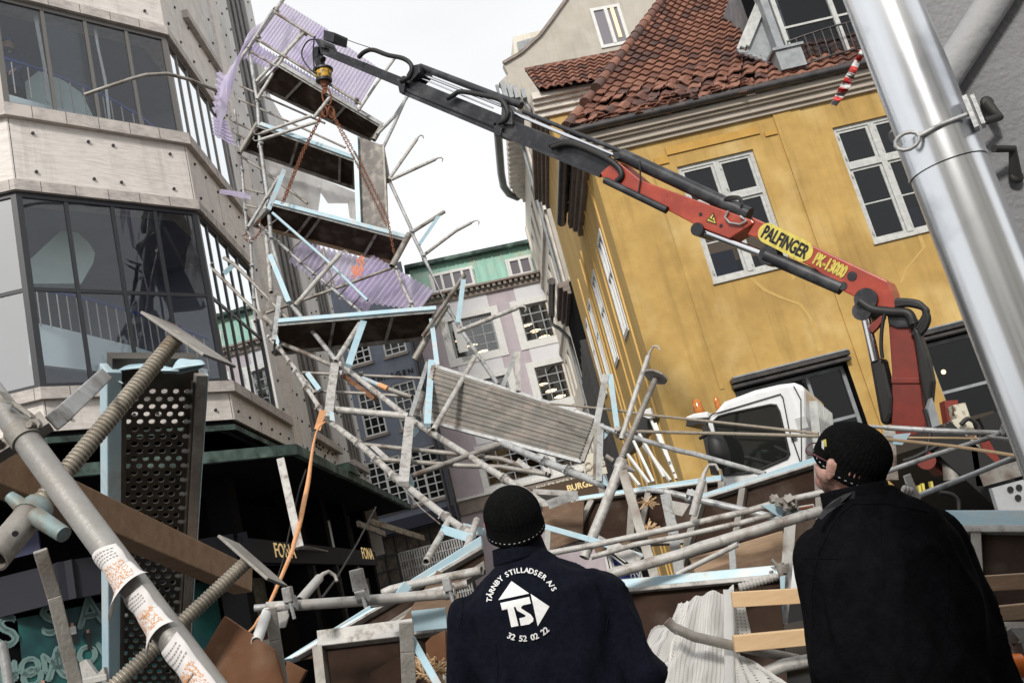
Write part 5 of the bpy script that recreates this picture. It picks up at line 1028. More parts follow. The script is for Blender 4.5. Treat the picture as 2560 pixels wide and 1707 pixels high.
tp('standard', [A2(238, 760), A2(290, 1180), A2(320, 1568), B2(345, 420), B2(360, 650), B2(378, 1000)], .024, 'g', dz=.5, cps=(.5, 1.0, 1.7, 2.3, 3.2, 3.9, 4.6))
tp('standard', [B2(470, 1105), B2(560, 1200), B2(790, 1500)], .028, 'w', dz=.2, cps=(.15, .9, 1.3, 1.8)); tp('standard', [C3(440, 90), C3(640, 398)], .028, 'w', dz=.1, cps=(.05, .45, .95)); tp('standard', [C3(700, 480), C3(950, 668), C3(1220, 920), C3(1640, 1248), C3(1860, 1400)], .034, 'w', cps=(.95, 1.5, 2.0, 2.95, 3.6))
tp('standard', [A2(1255, 1000), A2(1300, 1240), A2(1450, 1568), B2(1460, 400), B2(1540, 560), B2(1700, 900), B3(300, 685), B3(400, 850), B3(500, 1000), B3(640, 1205)], .027, 'g', dz=-.2, cps=(1.0, 2.9, 4.0, 5, 6, 7.0))
tp('standard', [B2(1340, 630), B2(1400, 770), B2(1468, 912)], .022, 'w', dz=.4, cps=(.1, 1.8))
tp('standard', [A2(580, -12), A2(385, 262), A2(180, 535)], .03, 'w', dz=-.1, cps=(.3, .95)); tp('standard', [A2(500, 75), A2(330, 330)], .024, 'g', dz=-.2, closed=True)
tp('guard_rail', [A2(515, 88), A2(790, 258)], .024, 'd', dz=-.25); tp('guard_rail', [A2(388, 268), A2(760, 500), A2(1115, 722)], .024, 'd', dz=-.25, cps=(.02, 1.9)); tp('guard_rail', [A2(350, 358), A2(530, 460), A2(820, 600)], .02, 'd', dz=-.2)
for pts, dz in (([A2(712, 215), A2(635, 305), A2(385, 565)], -.1), ([A2(725, 218), A2(600, 350), A2(392, 685)], -.2)): tp('end_frame', pts, .028, 'w', dz=dz, cps=(.05,))
tp('end_frame', [A2(635, 305), A2(540, 410), A2(600, 350)], .018, 'g', dz=-.15)
tp('guard_post', [A2(1338, 405), A2(1215, 575), A2(1090, 762)], .022, 'w', dz=-.3)
for a, b, dz in ((A2(275, 592), A2(860, 850), .6), (A2(265, 682), A2(1000, 1018), .6), (A2(235, 842), A2(400, 915), .3), (A2(250, 925), A2(330, 960), .3)): tp('ledger', [a, b], .018, 'd', dz=dz, hook=1)
tp('brace', [A2(425, 917), A2(768, 797)], .026, 'w', dz=-.4, hook=1); tp('brace', [A2(420, 962), A2(805, 840)], .026, 'w', dz=-.4, hook=1); tp('brace', [A2(780, 815), A2(888, 678)], .028, 'w', dz=-.6)
tp('brace', [A2(285, 1078), A2(430, 1170), A2(738, 1400)], .022, 'd', dz=.3)
for pts in ([A2(1428, 650), A2(1335, 860), A2(1262, 1012)], [A2(1440, 645), A2(1340, 800), A2(1218, 925)], [A2(300, 1060), A2(300, 1060)]):
    if pts[0] != pts[-1]: tp('end_frame', pts, .026, 'g', dz=-.3)
tp('brace', [A2(1298, 1235), A2(1492, 958)], .026, 'w', dz=-.3, hook=2); tp('brace', [A2(1312, 1238), A2(1618, 1097)], .026, 'w', dz=-.3, hook=2)
tp('bracket', [B2(1450, 392), B2(1682, 245)], .028, 'd', dz=-.2); tp('bracket', [B2(1648, 268), B2(1508, 472)], .026, 'blue', dz=-.2, flat=(.05, .03)); tp('brace', [B2(1530, 552), B2(1760, 378), B3(465, 148)], .024, 'w', dz=-.2, hook=2, Y=[13.1, 12.9, 12.8])
tp('end_frame', [A2(578, 1170), A2(520, 1320), A2(470, 1445)], 0, 'blue', dz=-.3, flat=(.07, .04)); tp('end_frame', [A2(545, 1215), A2(330, 1566)], .028, 'g', dz=-.1); tp('end_frame', [A2(395, 850), A2(270, 1055)], .04, 'd', dz=.1); tp('end_frame', [B2(530, 30), B2(455, 160)], .02, 'd', dz=-.2)
tp('end_frame', [B2(1440, 400), B2(1320, 622)], .045, 'd', dz=-.1); tp('end_frame', [A2(1250, 870), A2(1195, 965)], .04, 'd', dz=-.1)
tp('ledger', [A2(300, 1300), A2(440, 1332)], .016, 'd', dz=.2); tp('ledger', [A2(310, 1412), A2(395, 1430)], .016, 'd', dz=.2)
tp('brace', [B2(655, 892), B2(800, 720), B2(962, 540)], .032, 'w', dz=-.6, hook=2); tp('ledger', [B2(398, 962), B2(860, 800), B2(1320, 632)], .024, 'd', dz=.2)
tp('brace', [B2(845, 505), B2(870, 590), B2(922, 772)], .022, 'd', dz=.2); tp('guard_post', [B2(455, 400), B2(490, 800)], .032, 'w', dz=.3)
tp('flat_bar', [B2(398, 985), B2(532, 792)], 0, 'd', dz=-.3, flat=(.06, .02)); tp('flat_bar', [B2(545, 830), B2(508, 1130)], 0, 'g', dz=-.4, flat=(.06, .03))
tp('brace', [B2(430, 960), B2(550, 1060), B2(560, 1062)], .05, 'd', dz=.1)
tp('ledger', [B2(550, 1145), B2(750, 1230), B2(925, 1310)], .03, 'd', dz=.1, hook=1)
tp('bracket', [B2(935, 1275), B2(1115, 990)], .034, 'w', dz=-.3); tp('bracket', [B2(1125, 1000), B2(1078, 1130), B2(1020, 1305)], 0, 'blue', dz=-.35, flat=(.085, .05)); tp('bracket', [C3(745, 35), C3(715, 240), C3(690, 455)], 0, 'w', dz=-.2, flat=(.10, .05)); tp('bracket', [C3(720, 45), C3(672, 445)], .02, 'g', dz=-.1)
tp('ledger', [C3(490, 98), C3(900, 118), C3(1430, 142)], .02, 'd', dz=.2, cps=(1.1,)); tp('ledger', [C3(580, 242), C3(1000, 262), C3(1430, 292)], .02, 'd', dz=.2, hook=1); tp('ledger', [C3(720, 385), C3(1320, 440)], .04, 'w', dz=-.1)
tp('brace', [C3(530, 105), C3(625, 235)], 0, 'blueh', dz=.1, flat=(.06, .03)); tp('plank_end', [C3(820, 130), C3(950, 225), C3(1060, 305)], 0, 'plyr', dz=.2, flat=(.06, .05))
tp('brace', [C3(960, 142), C3(1090, 195)], .028, 'blue', dz=.1); tp('brace', [C3(1160, 225), C3(1350, 290)], .028, 'd', dz=.1); tp('orange_sleeve', [C3(1090, 195), C3(1160, 225)], .034, 'strap', dz=.08)
tp('bracket', [C3(1470, 22), C3(1335, 445)], 0, 'g', dz=-.2, flat=(.05, .04)); tp('bracket', [C3(1500, 10), C3(1468, 512)], 0, 'blue', dz=-.3, flat=(.075, .05)); tp('bracket', [C3(1430, 250), C3(1370, 440)], 0, 'd', dz=.1, flat=(.08, .03))
tp('bracket', [C3(1330, 460), C3(1280, 970)], 0, 'w', dz=-.25, flat=(.10, .05)); tp('bracket', [C3(1305, 480), C3(1260, 960)], .02, 'g', dz=-.15)
tp('brace', [C3(1832, -5), C3(1515, 550)], .032, 'w', dz=-.4, hook=1); tp('bracket', [B2(1592, 985), B2(1632, 1305)], 0, 'blueh', dz=-.3, flat=(.06, .03))
tp('ledger', [C3(965, 662), C3(1500, 715), C5(560, 325), C5(830, 418)], .026, 'd', dz=.1, hook=1); tp('ledger', [C3(1110, 778), C3(1700, 825), C5(560, 370), C5(810, 410)], .026, 'd', dz=.0)
tp('ledger', [C3(1335, 912), C3(1740, 765), C5(575, 238)], .028, 'd', dz=-.1); tp('brace', [C3(1040, 672), C3(1165, 785)], 0, 'galvw', dz=.1, flat=(.05, .03))
tp('ledger', [C5(575, 240), C5(830, 352), C5(1150, 478)], .034, 'g', dz=.2, Y=[8.6, 8.2, 7.6], cps=(.9, 1.35)); tp('brace', [C5(655, 335), C5(720, 385)], 0, 'galvw', flat=(.05, .03))
tp('brace', [C3(1642, 1245), C3(1560, 1400), C3(1458, 1580)], .028, 'w'); tp('bracket', [C3(1588, 1325), C3(1830, 1400)], 0, 'blueh', flat=(.07, .04), dz=-.1); tp('bracket', [C3(1755, 1305), C3(1920, 1345)], 0, 'blueh', flat=(.06, .04), dz=.2); tp('brace', [C3(1855, 1255), C3(1770, 1500), C4(1880, 700)], .03, 'w', dz=-.1)
tp('bracket', [B3(672, 1212), B3(762, 992)], 0, 'g', flat=(.05, .04), dz=0, Y=10.6); tp('bracket', [B3(768, 992), B3(772, 1245)], 0, 'w', flat=(.06, .04), Y=10.5)
tp('brace', [B3(375, 860), B3(765, 705)], .028, 'w', Y=[11.2, 10.8], hook=2); tp('bracket', [B3(150, 890), B3(425, 485)], .03, 'd', Y=[11.8, 11.4]); tp('bracket', [B3(415, 520), B3(378, 800)], 0, 'blue', Y=11.3, flat=(.06, .04)); tp('bracket', [B3(95, 1040), B3(300, 690)], .045, 'd', Y=11.9)
tp('guard_frame', [B2(92, 645), B2(300, 850), B2(500, 1030)], .024, 'd', Y=[12.6, 12.5, 12.4], hook=1); tp('guard_frame', [B2(165, 562), B2(240, 612), B2(360, 730), B2(605, 985)], .026, 'd', Y=[12.6, 12.5, 12.5, 12.3]); tp('guard_frame', [B2(165, 672), B2(232, 610)], 0, 'blue', Y=12.5, flat=(.07, .02))
# gusset plates
def plate(pts, Y, m='blueh', par=tw, th=.02, name='gusset_plate'):
    mb = MB(); mb.prism([W(p, Y) for p in pts], V((0, th, 0))); return build(mb, name, M[m], par)
plate([C3(745, 85), C3(800, 80), C3(795, 110), C3(760, 150)], 11.2, 'galvw'); plate([C3(700, 395), C3(735, 410), C3(745, 480), C3(705, 470)], 10.1, 'blueh'); plate([C3(1335, 515), C3(1408, 530), C3(1400, 565), C3(1365, 603), C3(1335, 585)], 10.2, 'blueh')
plate([C3(1300, 905), C3(1335, 890), C3(1365, 960), C3(1360, 1000), C3(1300, 985)], 8.9, 'blueh'); plate([B2(530, 1090), B2(545, 1135), B2(540, 1170), B2(520, 1150)], 11.1, 'blueh'); plate([B2(430, 190), B2(460, 180), B2(462, 220), B2(436, 228)], 13.3, 'galvw')
# ladder
tp('standard', [C5(1062, 744), C5(1200, 822), C5(1340, 905)], .024, 'w', Y=[6.9, 6.5, 6.2])
ld = thing('ladder', pt(B2(1150, 855), .3), 'narrow steel ladder with one light blue rail hanging under the third scaffold deck', 'ladder')
tp('rail', [B2(500, 255), B2(860, 570), B2(1152, 856)], .022, 'blueh', dz=-.3, par=ld); tp('rail', [B2(410, 335), B2(700, 600), B2(1110, 940)], .024, 'g', dz=.2, par=ld)
for i in range(8):
    f = .06+i*.125; a = (500+652*f, 255+601*f); b = (410+700*f-30, 335+605*f+8); tp('rung', [B2(*a), B2(*b)], .011, 'd', dz=[-.3, .2], par=ld)
# ------------------------------------------------------------------ decks
def deck(label, q, Ys, bars=(.33, .66), top='galv', bot='galvd', board='plyd', th=.045, rw=.05, group='fallen scaffold decks', name='scaffold_deck', ends=True, rt=None, up=None, lip='galvw'):
    p = [W(a, y) if y else pt(a) for a, y in zip(q, Ys)]                       # TL TR BR BL
    n = (p[1]-p[0]).cross(p[3]-p[0]).normalized()
    if n.dot(EYE-p[0]) < 0: n = -n
    t = thing(name, (p[2]+p[3])/2, label, 'deck', group)
    mb = MB(); mb.prism([x-n*.03 for x in p], -n*.014); build(mb, 'board', M[board], t)
    rt = rt or rw
    v0 = (p[3]-p[0]).normalized(); v1 = (p[2]-p[1]).normalized()
    mb = MB(); mb.hexa([p[0]-v0*rt*.5+n*.01, p[1]-v1*rt*.5+n*.01, p[1]-v1*rt*.5-n*.06, p[0]-v0*rt*.5-n*.06, p[0]+v0*rt*.5+n*.01, p[1]+v1*rt*.5+n*.01, p[1]+v1*rt*.5-n*.06, p[0]+v0*rt*.5-n*.06]); mb.hexa([p[0]+v0*rt*.5+n*.025, p[1]+v1*rt*.5+n*.025, p[1]+v1*rt*.5-n*.05, p[0]+v0*rt*.5-n*.05, p[0]+v0*rt*.95+n*.025, p[1]+v1*rt*.95+n*.025, p[1]+v1*rt*.95-n*.05, p[0]+v0*rt*.95-n*.05]); mb.m[6:] = [1]*(len(mb.m)-6); build(mb, 'edge_rail', [M[top], M[lip]], t, bevel=.004)
    mb = MB(); mb.hexa([p[3]-v0*rw*.5+n*.01, p[2]-v1*rw*.5+n*.01, p[2]-v1*rw*.5-n*.06, p[3]-v0*rw*.5-n*.06, p[3]+v0*rw*.5+n*.01, p[2]+v1*rw*.5+n*.01, p[2]+v1*rw*.5-n*.06, p[3]+v0*rw*.5-n*.06]); build(mb, 'edge_rail', M[bot], t, bevel=.004)
    for f in bars: mb = MB(); mb.beam(p[0].lerp(p[1], f)+v0*rt*.9, p[3].lerp(p[2], f)-v0*rw*.4, .04, .035, n); build(mb, 'crossbar', M['galvd'], t)
    if ends:
        for a, b in ((p[0], p[3]), (p[1], p[2])): mb = MB(); mb.beam(a+(b-a).normalized()*rt*.9, b-(b-a).normalized()*rw*.5, .045, .05, n); build(mb, 'end_cap', M['galvd'], t)
    return t
G = 'scaffold decks still hanging in the leaning tower'
deck('topmost dark plywood scaffold deck, tilted below the lilac sheet at the crane hook', [A2(548, 448), A2(1250, 868), A2(1165, 968), A2(400, 600)], [13.5, 13.7, 14.3, 14.2], (.24, .66), group=G)
deck('second dark scaffold deck from the top, left end behind the tower standard', [A2(405, 860), A2(1065, 1098), A2(1065, 1300), A2(300, 1035)], [13.4, 13.5, 14.2, 14.1], (.42, .86), 'blueh', 'galvd', group=G)
deck('third hanging deck from the top, light blue upper edge, crossed by both chain legs', [B2(505, 190), B2(1412, 428), B2(1315, 600), B2(370, 345)], [12.9, 13.0, 13.6, 13.5], (.3, .37, .8), 'blueh', 'woodo', group=G)
deck('lowest hanging scaffold deck, nearly level, light blue upper edge, tucked below the lilac sheet', [B2(535, 1010), B2(1622, 920), B2(1555, 1120), B2(510, 1228)], [11.7, 11.8, 12.3, 12.2], (.36, .73), 'blueh', 'galvd', group=G)
deck('upright scaffold deck standing on end, seen from its stained grey top, right of the second deck', [A2(1065, 945), A2(1262, 1005), A2(1290, 1620), A2(1085, 1540)], [13.0, 13.0, 13.0, 13.0], (), 'galvw', 'galvw', 'plyg' if 'plyg' in M else 'board_g', group=G, ends=False) if False else None
t = thing('scaffold_deck', W(A2(1180, 1568), 13.1), 'upright scaffold deck on end with stained grey face, right of the second hanging deck', 'deck', G)
q = [W(p, 13.1) for p in (A2(1068, 942), A2(1090, 940), A2(1262, 1002), A2(1275, 1100), A2(1296, 1590), A2(1090, 1540))]
mb = MB(); mb.prism([W(p, 13.1) for p in (A2(1085, 940), A2(1262, 1003), A2(1277, 1100), A2(1296, 1600), A2(1100, 1535))], V((0, .05, 0))); build(mb, 'board', mat('stained_grey_ply', (.16, .145, .135), .8, col2=(.27, .25, .235), ns=3.5, nd=10, contrast=(.35, .65), col3=(.40, .37, .33), ns3=7), t)
mb = MB(); mb.beam(W(A2(1070, 942), 13.05), W(A2(1093, 1540), 13.05), .07, .06, V((0, -1, 0))); build(mb, 'edge_rail', M['blueh'], t)
mb = MB(); mb.beam(W(A2(1262, 1005), 13.08), W(A2(1292, 1590), 13.08), .03, .06, V((0, -1, 0))); build(mb, 'edge_rail', M['galvd'], t)
# ribbed steel deck in the middle
t = thing('steel_deck', W(C5(600, 260), 10.4), 'ribbed grey steel scaffold deck hanging slanted in the middle of the wreck', 'deck')
q = [W(B3(220, 1085), 10.9), W(B3(1292, 1432), 10.2), W(C5(1008, 343), 9.9), W(C5(185, 150), 10.6)]
q[3] = W(C3(1440, 470), 10.6)
nrm = (q[1]-q[0]).cross(q[3]-q[0]).normalized(); nrm = nrm if nrm.dot(EYE-q[0]) > 0 else -nrm
def rib(a, b):
    s = (b*6) % 1; h = 0 if s < .08 or s > .92 else (.012 if .12 < s < .88 else .006); h -= .008 if .46 < s < .54 else 0
    return q[0].lerp(q[1], a).lerp(q[3].lerp(q[2], a), b)+nrm*h*1.1
mb = MB(); mb.grid(rib, 6, 144, sm=False); build(mb, 'ribbed_plate', mat('weathered_zinc', (.125, .116, .10), .65, .25, col2=(.19, .178, .158), ns=3, stretch=(1, 1, 1), col3=(.24, .20, .17), ns3=7, bump=.1, bs=60), t, solid=.004)
mb = MB(); mb.beam(q[0], q[1], .05, .03, nrm); mb.beam(q[3], q[2], .04, .03, nrm); build(mb, 'edge_rail', M['galv'], t)
mb = MB(); mb.beam(q[1], q[2], .05, .04, nrm); build(mb, 'end_cap', M['galvd'], t); mb = MB(); mb.beam(q[0], q[3], .05, .04, nrm); build(mb, 'end_cap', M['galvd'], t)
mb = MB()
for i in range(14):
    for a in (.985, .015): c = q[0].lerp(q[1], a).lerp(q[3].lerp(q[2], a), .05+.9*i/13)+nrm*.024; mb.tube([c, c+nrm*.006], .012, 6)
build(mb, 'rivet', M['blackp'], t)
# ------------------------------------------------------------------ lilac corrugated sheets
def corr(label, q, Ys, nw, amp=.018, bend=0, along=0, jag=0, m='lilac', seg=12):
    p = [W(a, y) for a, y in zip(q, Ys)]; n = (p[1]-p[0]).cross(p[3]-p[0]).normalized()
    def f(a, b):
        t = a if along == 0 else b
        s = (b if along == 0 else a)
        if jag and (s > .99 or s < .01): pass
        c = p[0].lerp(p[1], a).lerp(p[3].lerp(p[2], a), b)+n*(amp*math.sin(t*nw*2*math.pi)+bend*math.sin(s*math.pi))
        if jag: c += (p[3]-p[0])*(jag*math.sin(a*31)*math.sin(a*57+1)*(1 if b > .5 else 0)*abs(b-.5)*2)
        return c
    mb = MB(); K = nw*8
    mb.grid(f, K if along == 0 else seg, seg if along == 0 else K)
    return tag(build(mb, 'corrugated_sheet', M[m]), label, 'plastic sheet', 'lilac corrugated plastic sheets')
corr('large lilac corrugated sheet slanting across the sky behind the crane tip', [A2(575, 20), A2(880, 205), A2(700, 470), A2(385, 280)], [14.5, 14.5, 14.5, 14.5], 16)
corr('lilac corrugated sheet continuing right behind the crane boom down to the top deck', [A2(830, 192), A2(1245, 480), A2(1100, 720), A2(660, 440)], [14.6, 14.6, 14.6, 14.6], 20)
corr('narrow darker lilac strip sticking out above the topmost deck', [A2(365, 290), A2(1090, 715), A2(1075, 745), A2(300, 400)], [14.8, 14.8, 14.6, 14.6], 34, .03)
corr('shredded pale lilac sheet hanging down in front of the pale building', [A2(440, 150), A2(300, 330), A2(130, 930), A2(170, 520)], [13.6, 13.6, 13.4, 13.5], 5, .01, .08, 1, .03)
corr('torn ribbed lilac scrap with jagged edge left of the scaffold top', [A2(125, 480), A2(225, 560), A2(175, 800), A2(90, 760)], [13.7, 13.5, 13.5, 13.7], 7, .03, 0, 1, .08)
corr('small ribbed lilac scrap curling against the bay window edge', [A2(85, 800), A2(180, 830), A2(255, 1015), A2(95, 930)], [13.6, 13.5, 13.5, 13.6], 6, .03, 0, 1, .06)
corr('little lilac strip caught on the scaffold beside the lower stone ledge', [A2(140, 1300), A2(350, 1330), A2(350, 1375), A2(135, 1330)], [13.7, 13.6, 13.6, 13.7], 3, .01, 0, 1, .1)
corr('big lilac corrugated sheet hanging below the third deck with orange netting on it', [B2(690, 445), B2(1330, 560), B2(1600, 800), B2(1530, 900)], [12.9]*4, 10, .03) if False else None
corr('wide lilac corrugated sheet hanging slanted beneath the third deck', [B2(680, 455), B2(1300, 600), B2(1150, 945), B2(610, 590)], [13.9, 13.7, 13.4, 13.6], 17, .035)
corr('darker lilac corrugated sheet fanned out above the lowest hanging deck', [B2(1180, 540), B2(1612, 790), B2(1510, 925), B2(950, 840)], [13.5, 13.2, 13.0, 13.3], 15, .035)
mb = MB(); random.seed(4); ml = mat('orange_net', (.72, .22, .1), .7)
for i in range(9):
    for j in range(12):
        if random.random() < .28: continue
        x = 1040+10*i+j*1.5-6; y = 700-12*j-i*4+10; 
        if i < 3 and j > 7: continue
        a = W(B2(x, y), 12.8); b = W(B2(x+9, y+3), 12.8); mb.beam(a, b, .012, .01); mb.beam(a, W(B2(x+4, y-10), 12.8), .010, .01)
tag(build(mb, 'netting_scrap', ml), 'scrap of orange netting stuck on the lilac sheet under the third deck', 'net')
# white tarpaulins behind the decks
def cloth(label, q, Ys, name='tarpaulin', m='tarp', folds=2, amp=.03, nu=20, nv=16, seed=1, cat='tarpaulin', uvs=None, group=None):
    rnd = random.Random(seed); p = [W(a, y) for a, y in zip(q, Ys)]; n = (p[1]-p[0]).cross(p[3]-p[0]).normalized(); ph = [rnd.uniform(0, 6) for _ in range(6)]
    def f(a, b): return p[0].lerp(p[1], a).lerp(p[3].lerp(p[2], a), b)+n*amp*(.35+.65*math.sin(math.pi*min(1, b+.02)))*(2.2*noise.noise(V((a*folds*3+ph[0], b*1.6, seed)))+.6*noise.noise(V((a*folds*6+b*3, b*4+ph[1], seed*2)))+.12*noise.noise(V((a*folds*15-b*9, b*13, seed*3))))
    mb = MB(); mb.grid(f, nu, nv); o = build(mb, name, M[m]); tag(o, label, cat, group)
    if uvs:
        ul = o.data.uv_layers.new(); w_, h_ = (p[1]-p[0]).length/uvs, (p[3]-p[0]).length/uvs
        for poly in o.data.polygons:
            for li, vi in zip(poly.loop_indices, poly.vertices): ul.data[li].uv = ((vi % (nu+1))/nu*w_, (vi//(nu+1))/nv*h_)
    return o
cloth('thin white tarpaulin stretched between the second and third hanging decks', [A2(440, 1085), A2(850, 1210), A2(810, 1470), A2(480, 1360)], [14.6, 14.6, 14.3, 14.3], seed=2)
cloth('white tarpaulin strip under the second deck beside the upright deck', [A2(740, 1190), A2(1080, 1330), A2(1060, 1400), A2(880, 1400)], [14.5]*4, seed=3, amp=.015)
cloth('small hanging flap of white tarpaulin left of the upright deck', [A2(1015, 1380), A2(1080, 1380), A2(1085, 1520), A2(1030, 1500)], [14.3]*4, seed=5, amp=.015)
cloth('pointed white cloth draped beside the lowest deck in front of the mauve building', [B3(225, 770), B3(300, 800), B3(355, 1040), B3(330, 1000)], [12.0]*4, seed=7, amp=.03)
# ------------------------------------------------------------------ loose things in and around the tower
def loose(name, pts, Y, label, r=.025, m='galv', cat='tube', flat=None, hook=False, cps=(), group='loose scaffold tubes', n=12, extra=None, closed=False):
    m0 = m; M2 = M[MT.get(m, m)]
    Ys = Y if isinstance(Y, (list, tuple)) else [Y]*len(pts); P_ = [W(p, y) for p, y in zip(pts, Ys)]; mb = MB()
    if flat:
        for a, b in zip(P_[:-1], P_[1:]): mb.beam(a, b, flat[0], flat[1], (EYE-a).normalized())
    else: mb.tube(P_, r, n, hollow=not closed)
    d0 = (P_[1]-P_[0]).normalized(); d1 = (P_[-1]-P_[-2]).normalized(); parts = []
    for h, e, d in ((1, P_[0], -d0), (2, P_[-1], d1)):
        if hook and hook & h:
            s = d.cross((EYE-e).normalized()).normalized(); r2 = r or .02; mb.tube([e-d*.02, e+d*.04, e+d*.09+s*.012, e+d*.1+s*.045, e+d*.075+s*.07], [r2*.8, r2*.5, r2*.42, r2*.4, r2*.35], 8)
    o = build(mb, name, M2, bevel=.003 if flat else 0); tag(o, label, cat, group if cat == 'tube' else None)
    for t in cps:
        i = int(min(t, len(P_)-1.001)); c = P_[i].lerp(P_[i+1], t-i); m_ = MB(); coupler(m_, c, P_[i+1]-P_[i], r*1.3); build(m_, 'coupler', M['galvd'], o)
    return o
loose('strap', [C3(652, 392), C3(620, 500), C3(606, 545)], [9.9, 9.9, 9.85], 'short loop of orange lifting strap tied round the scaffold joint', cat='strap', m='strap', flat=(.07, .006))
sp = [C3(672, 480), C3(610, 540), C3(580, 640), C3(560, 760), C3(535, 950), C3(500, 1120), C3(465, 1290), C3(425, 1430), C3(395, 1530), C4(255, 880), C4(165, 1010), C4(65, 1135), C2(1560, 1440), C2(1400, 1620)]
spY = [9.8, 9.7, 9.4, 9.1, 8.6, 8.1, 7.6, 7.1, 6.7, 6.2, 5.7, 5.2, 4.8, 4.5]; spw = [8, 5, 8, 10, 15, 17, 16, 15, 14, 12, 10, 9, 9, 8]; mb = MB(); n = 80; vs = []
for i in range(n+1):
    f = i/n*(len(sp)-1.0001); j = int(f); t = f-j
    g_ = lambda arr, j_: arr[max(0, min(len(arr)-1, j_))]
    cat_ = lambda a0, a1, a2, a3: .5*(2*a1+(a2-a0)*t+(2*a0-5*a1+4*a2-a3)*t*t+(3*a1-3*a2+a3-a0)*t*t*t)
    x, y = [cat_(g_(sp, j-1)[q], g_(sp, j)[q], g_(sp, j+1)[q], g_(sp, j+2)[q]) for q in (0, 1)]; Yv = spY[j]+(spY[j+1]-spY[j])*t; w_ = (spw[j]+(spw[j+1]-spw[j])*t)/2*.75; vs += [W((x-w_*.95, y-w_*.25), Yv), W((x+w_*.95, y+w_*.25), Yv+.02)]
mb.add(vs, [(2*i, 2*i+1, 2*i+3, 2*i+2) for i in range(n)], 0, True); tag(build(mb, 'strap', M['strap'], solid=.004), 'long orange lifting strap hanging from the scaffold joint down to the lower left', 'strap')
loose('cable', [C3(520, 855), C3(470, 1000), C3(390, 1330), C3(340, 1568), C4(300, 740)], 8, 'thin black cable hanging left of the orange strap', .008, 'rub', 'cable')
loose('cable', [C4(1165, 60), C4(1000, 380), C4(820, 680), C4(700, 840)], [12, 10, 8, 7], 'thin black cable slanting down in front of the dark arcade', .01, 'rub', 'cable')
loose('cable', [C3(1280, 1000), C3(1420, 1160), C3(1570, 1285)], [8.5, 8, 7.6], 'thin grey cable crossing the navy shop fascia', .005, 'galvd', 'cable')
loose('cable', [B3(985, 1330), B3(1300, 1360), B3(1500, 1385), B4(0, 1332), B4(500, 1385), B4(1000, 1442)], [10, 9, 8.5, 8, 7.6, 7.2], 'upper brown cable stretched in front of the white truck cab', .012, 'rope', 'cable')
loose('cable', [C5(1150, 172), C5(1330, 175), B4(0, 1430), B4(500, 1442), B4(1000, 1456)], [8.5, 8.2, 7.9, 7.5, 7.2], 'lower brown cable stretched in front of the white truck cab', .014, 'rope', 'cable')
loose('cable', [E1(650, 475), E1(1500, 565), E1(2320, 690)], [3.6, 3.4, 3.1], 'thick pale orange cord running from the second man towards the downpipe', .006, 'wood', 'cord')
loose('cable', [E1(940, 460), E1(1500, 465), E1(1800, 470)], [4.6, 4.6, 4.6], 'thin pale cord above the thicker orange one behind the second man', .005, 'wood', 'cord')
loose('bent_rod', [A1(585, 652), A1(720, 605), A1(900, 545), A1(1000, 517), A1(1150, 508), A1(1300, 548), A1(1480, 620), A2(110, 632)], [12.0, 12.0, 12.2, 12.3, 12.5, 12.8, 13.2, 13.3], 'long thin rod bowed out in front of the upper bay window', .028, 'galvd', 'rod')
loose('white_post', [C3(318, 778), C3(470, 1470)], [7.9, 7.6], 'white painted metal profile standing upright in front of the dark arcade', cat='post', m='galvw', flat=(.065, .05))
# jack with round head in the middle
def screw(mb, a, b, r, pitch, mi=0, n=20):
    d = b-a; k = max(2, int(d.length/pitch)); pts = []; rs = []
    for i in range(k):
        for f, q_ in ((0, .80), (.3, 1.0), (.62, 1.0), (.92, .80)): pts.append(a+d*((i+f)/k)); rs.append(r*q_)
    mb.tube(pts, rs, n, mi, sm=False)
    for i in range(len(mb.sm)): pass
jk = thing('screw_jack', W(C5(1030, 860), 6.2), 'dusty scaffold jack with round foot plate standing slanted in the centre of the wreck', 'jack')
mb = MB(); screw(mb, W(C5(1222, 330), 6.3), W(B3(1668, 1170), 6.6), .022, .018, n=12); build(mb, 'threaded_rod', M['galvd'], jk)
mb = MB(); c = W(B3(1668, 1160), 6.6); ax = (W(B3(1668, 1160), 6.6)-W(C5(1222, 330), 6.3)).normalized(); s1_ = ax.cross(V((0, 1, 0))).normalized(); s2_ = ax.cross(s1_)
ringp = [c+(s1_*math.cos(a)*1.0+s2_*math.sin(a)*.8+ax*.0)*.09*(1 if i % 2 else .96)+V((0, 0, -.25*s1_.z*0)) for i, a in enumerate([2*math.pi*k/16 for k in range(16)])]; mb.prism(ringp, ax*.018); build(mb, 'foot_plate', M['galvd'], jk, bevel=.004)
mb = MB(); mb.tube([W(C5(1228, 345), 6.28), W(C5(1130, 600), 6.2), W(C5(1020, 872), 6.1)], .033, 14, hollow=True); mb.tube([W(C5(1215, 380), 6.28), W(C5(1232, 335), 6.3)], .042, 12); build(mb, 'tube', M['galvw'], jk)
mb = MB(); mb.tube([W(C5(1140, 308), 6.3), W(C5(1180, 335), 6.3)], .016, 8); mb.tube([W(C5(1245, 370), 6.25), W(C5(1300, 395), 6.25)], [.026, .012], 8); build(mb, 'wing_nut', M['galvd'], jk)
loose('steel_tube', [B3(1622, 1020), B3(1540, 1260), B3(1445, 1560)], [7.2, 7.2, 7.1], 'thin hooked tube standing just left of the central jack against the yellow wall', .02, 'galvw', hook=1)
loose('steel_tube', [C5(1235, 395), C5(1340, 740), C5(1450, 1100)], [5.6, 5.4, 5.2], 'flat oval tube slanting down right from the nut of the central jack', m='galvd', flat=(.055, .035))
vf = thing('guard_bracket', W(C5(1400, 480), 8.5), 'inverted V of grey and light blue struts left of the central jack', 'bracket')
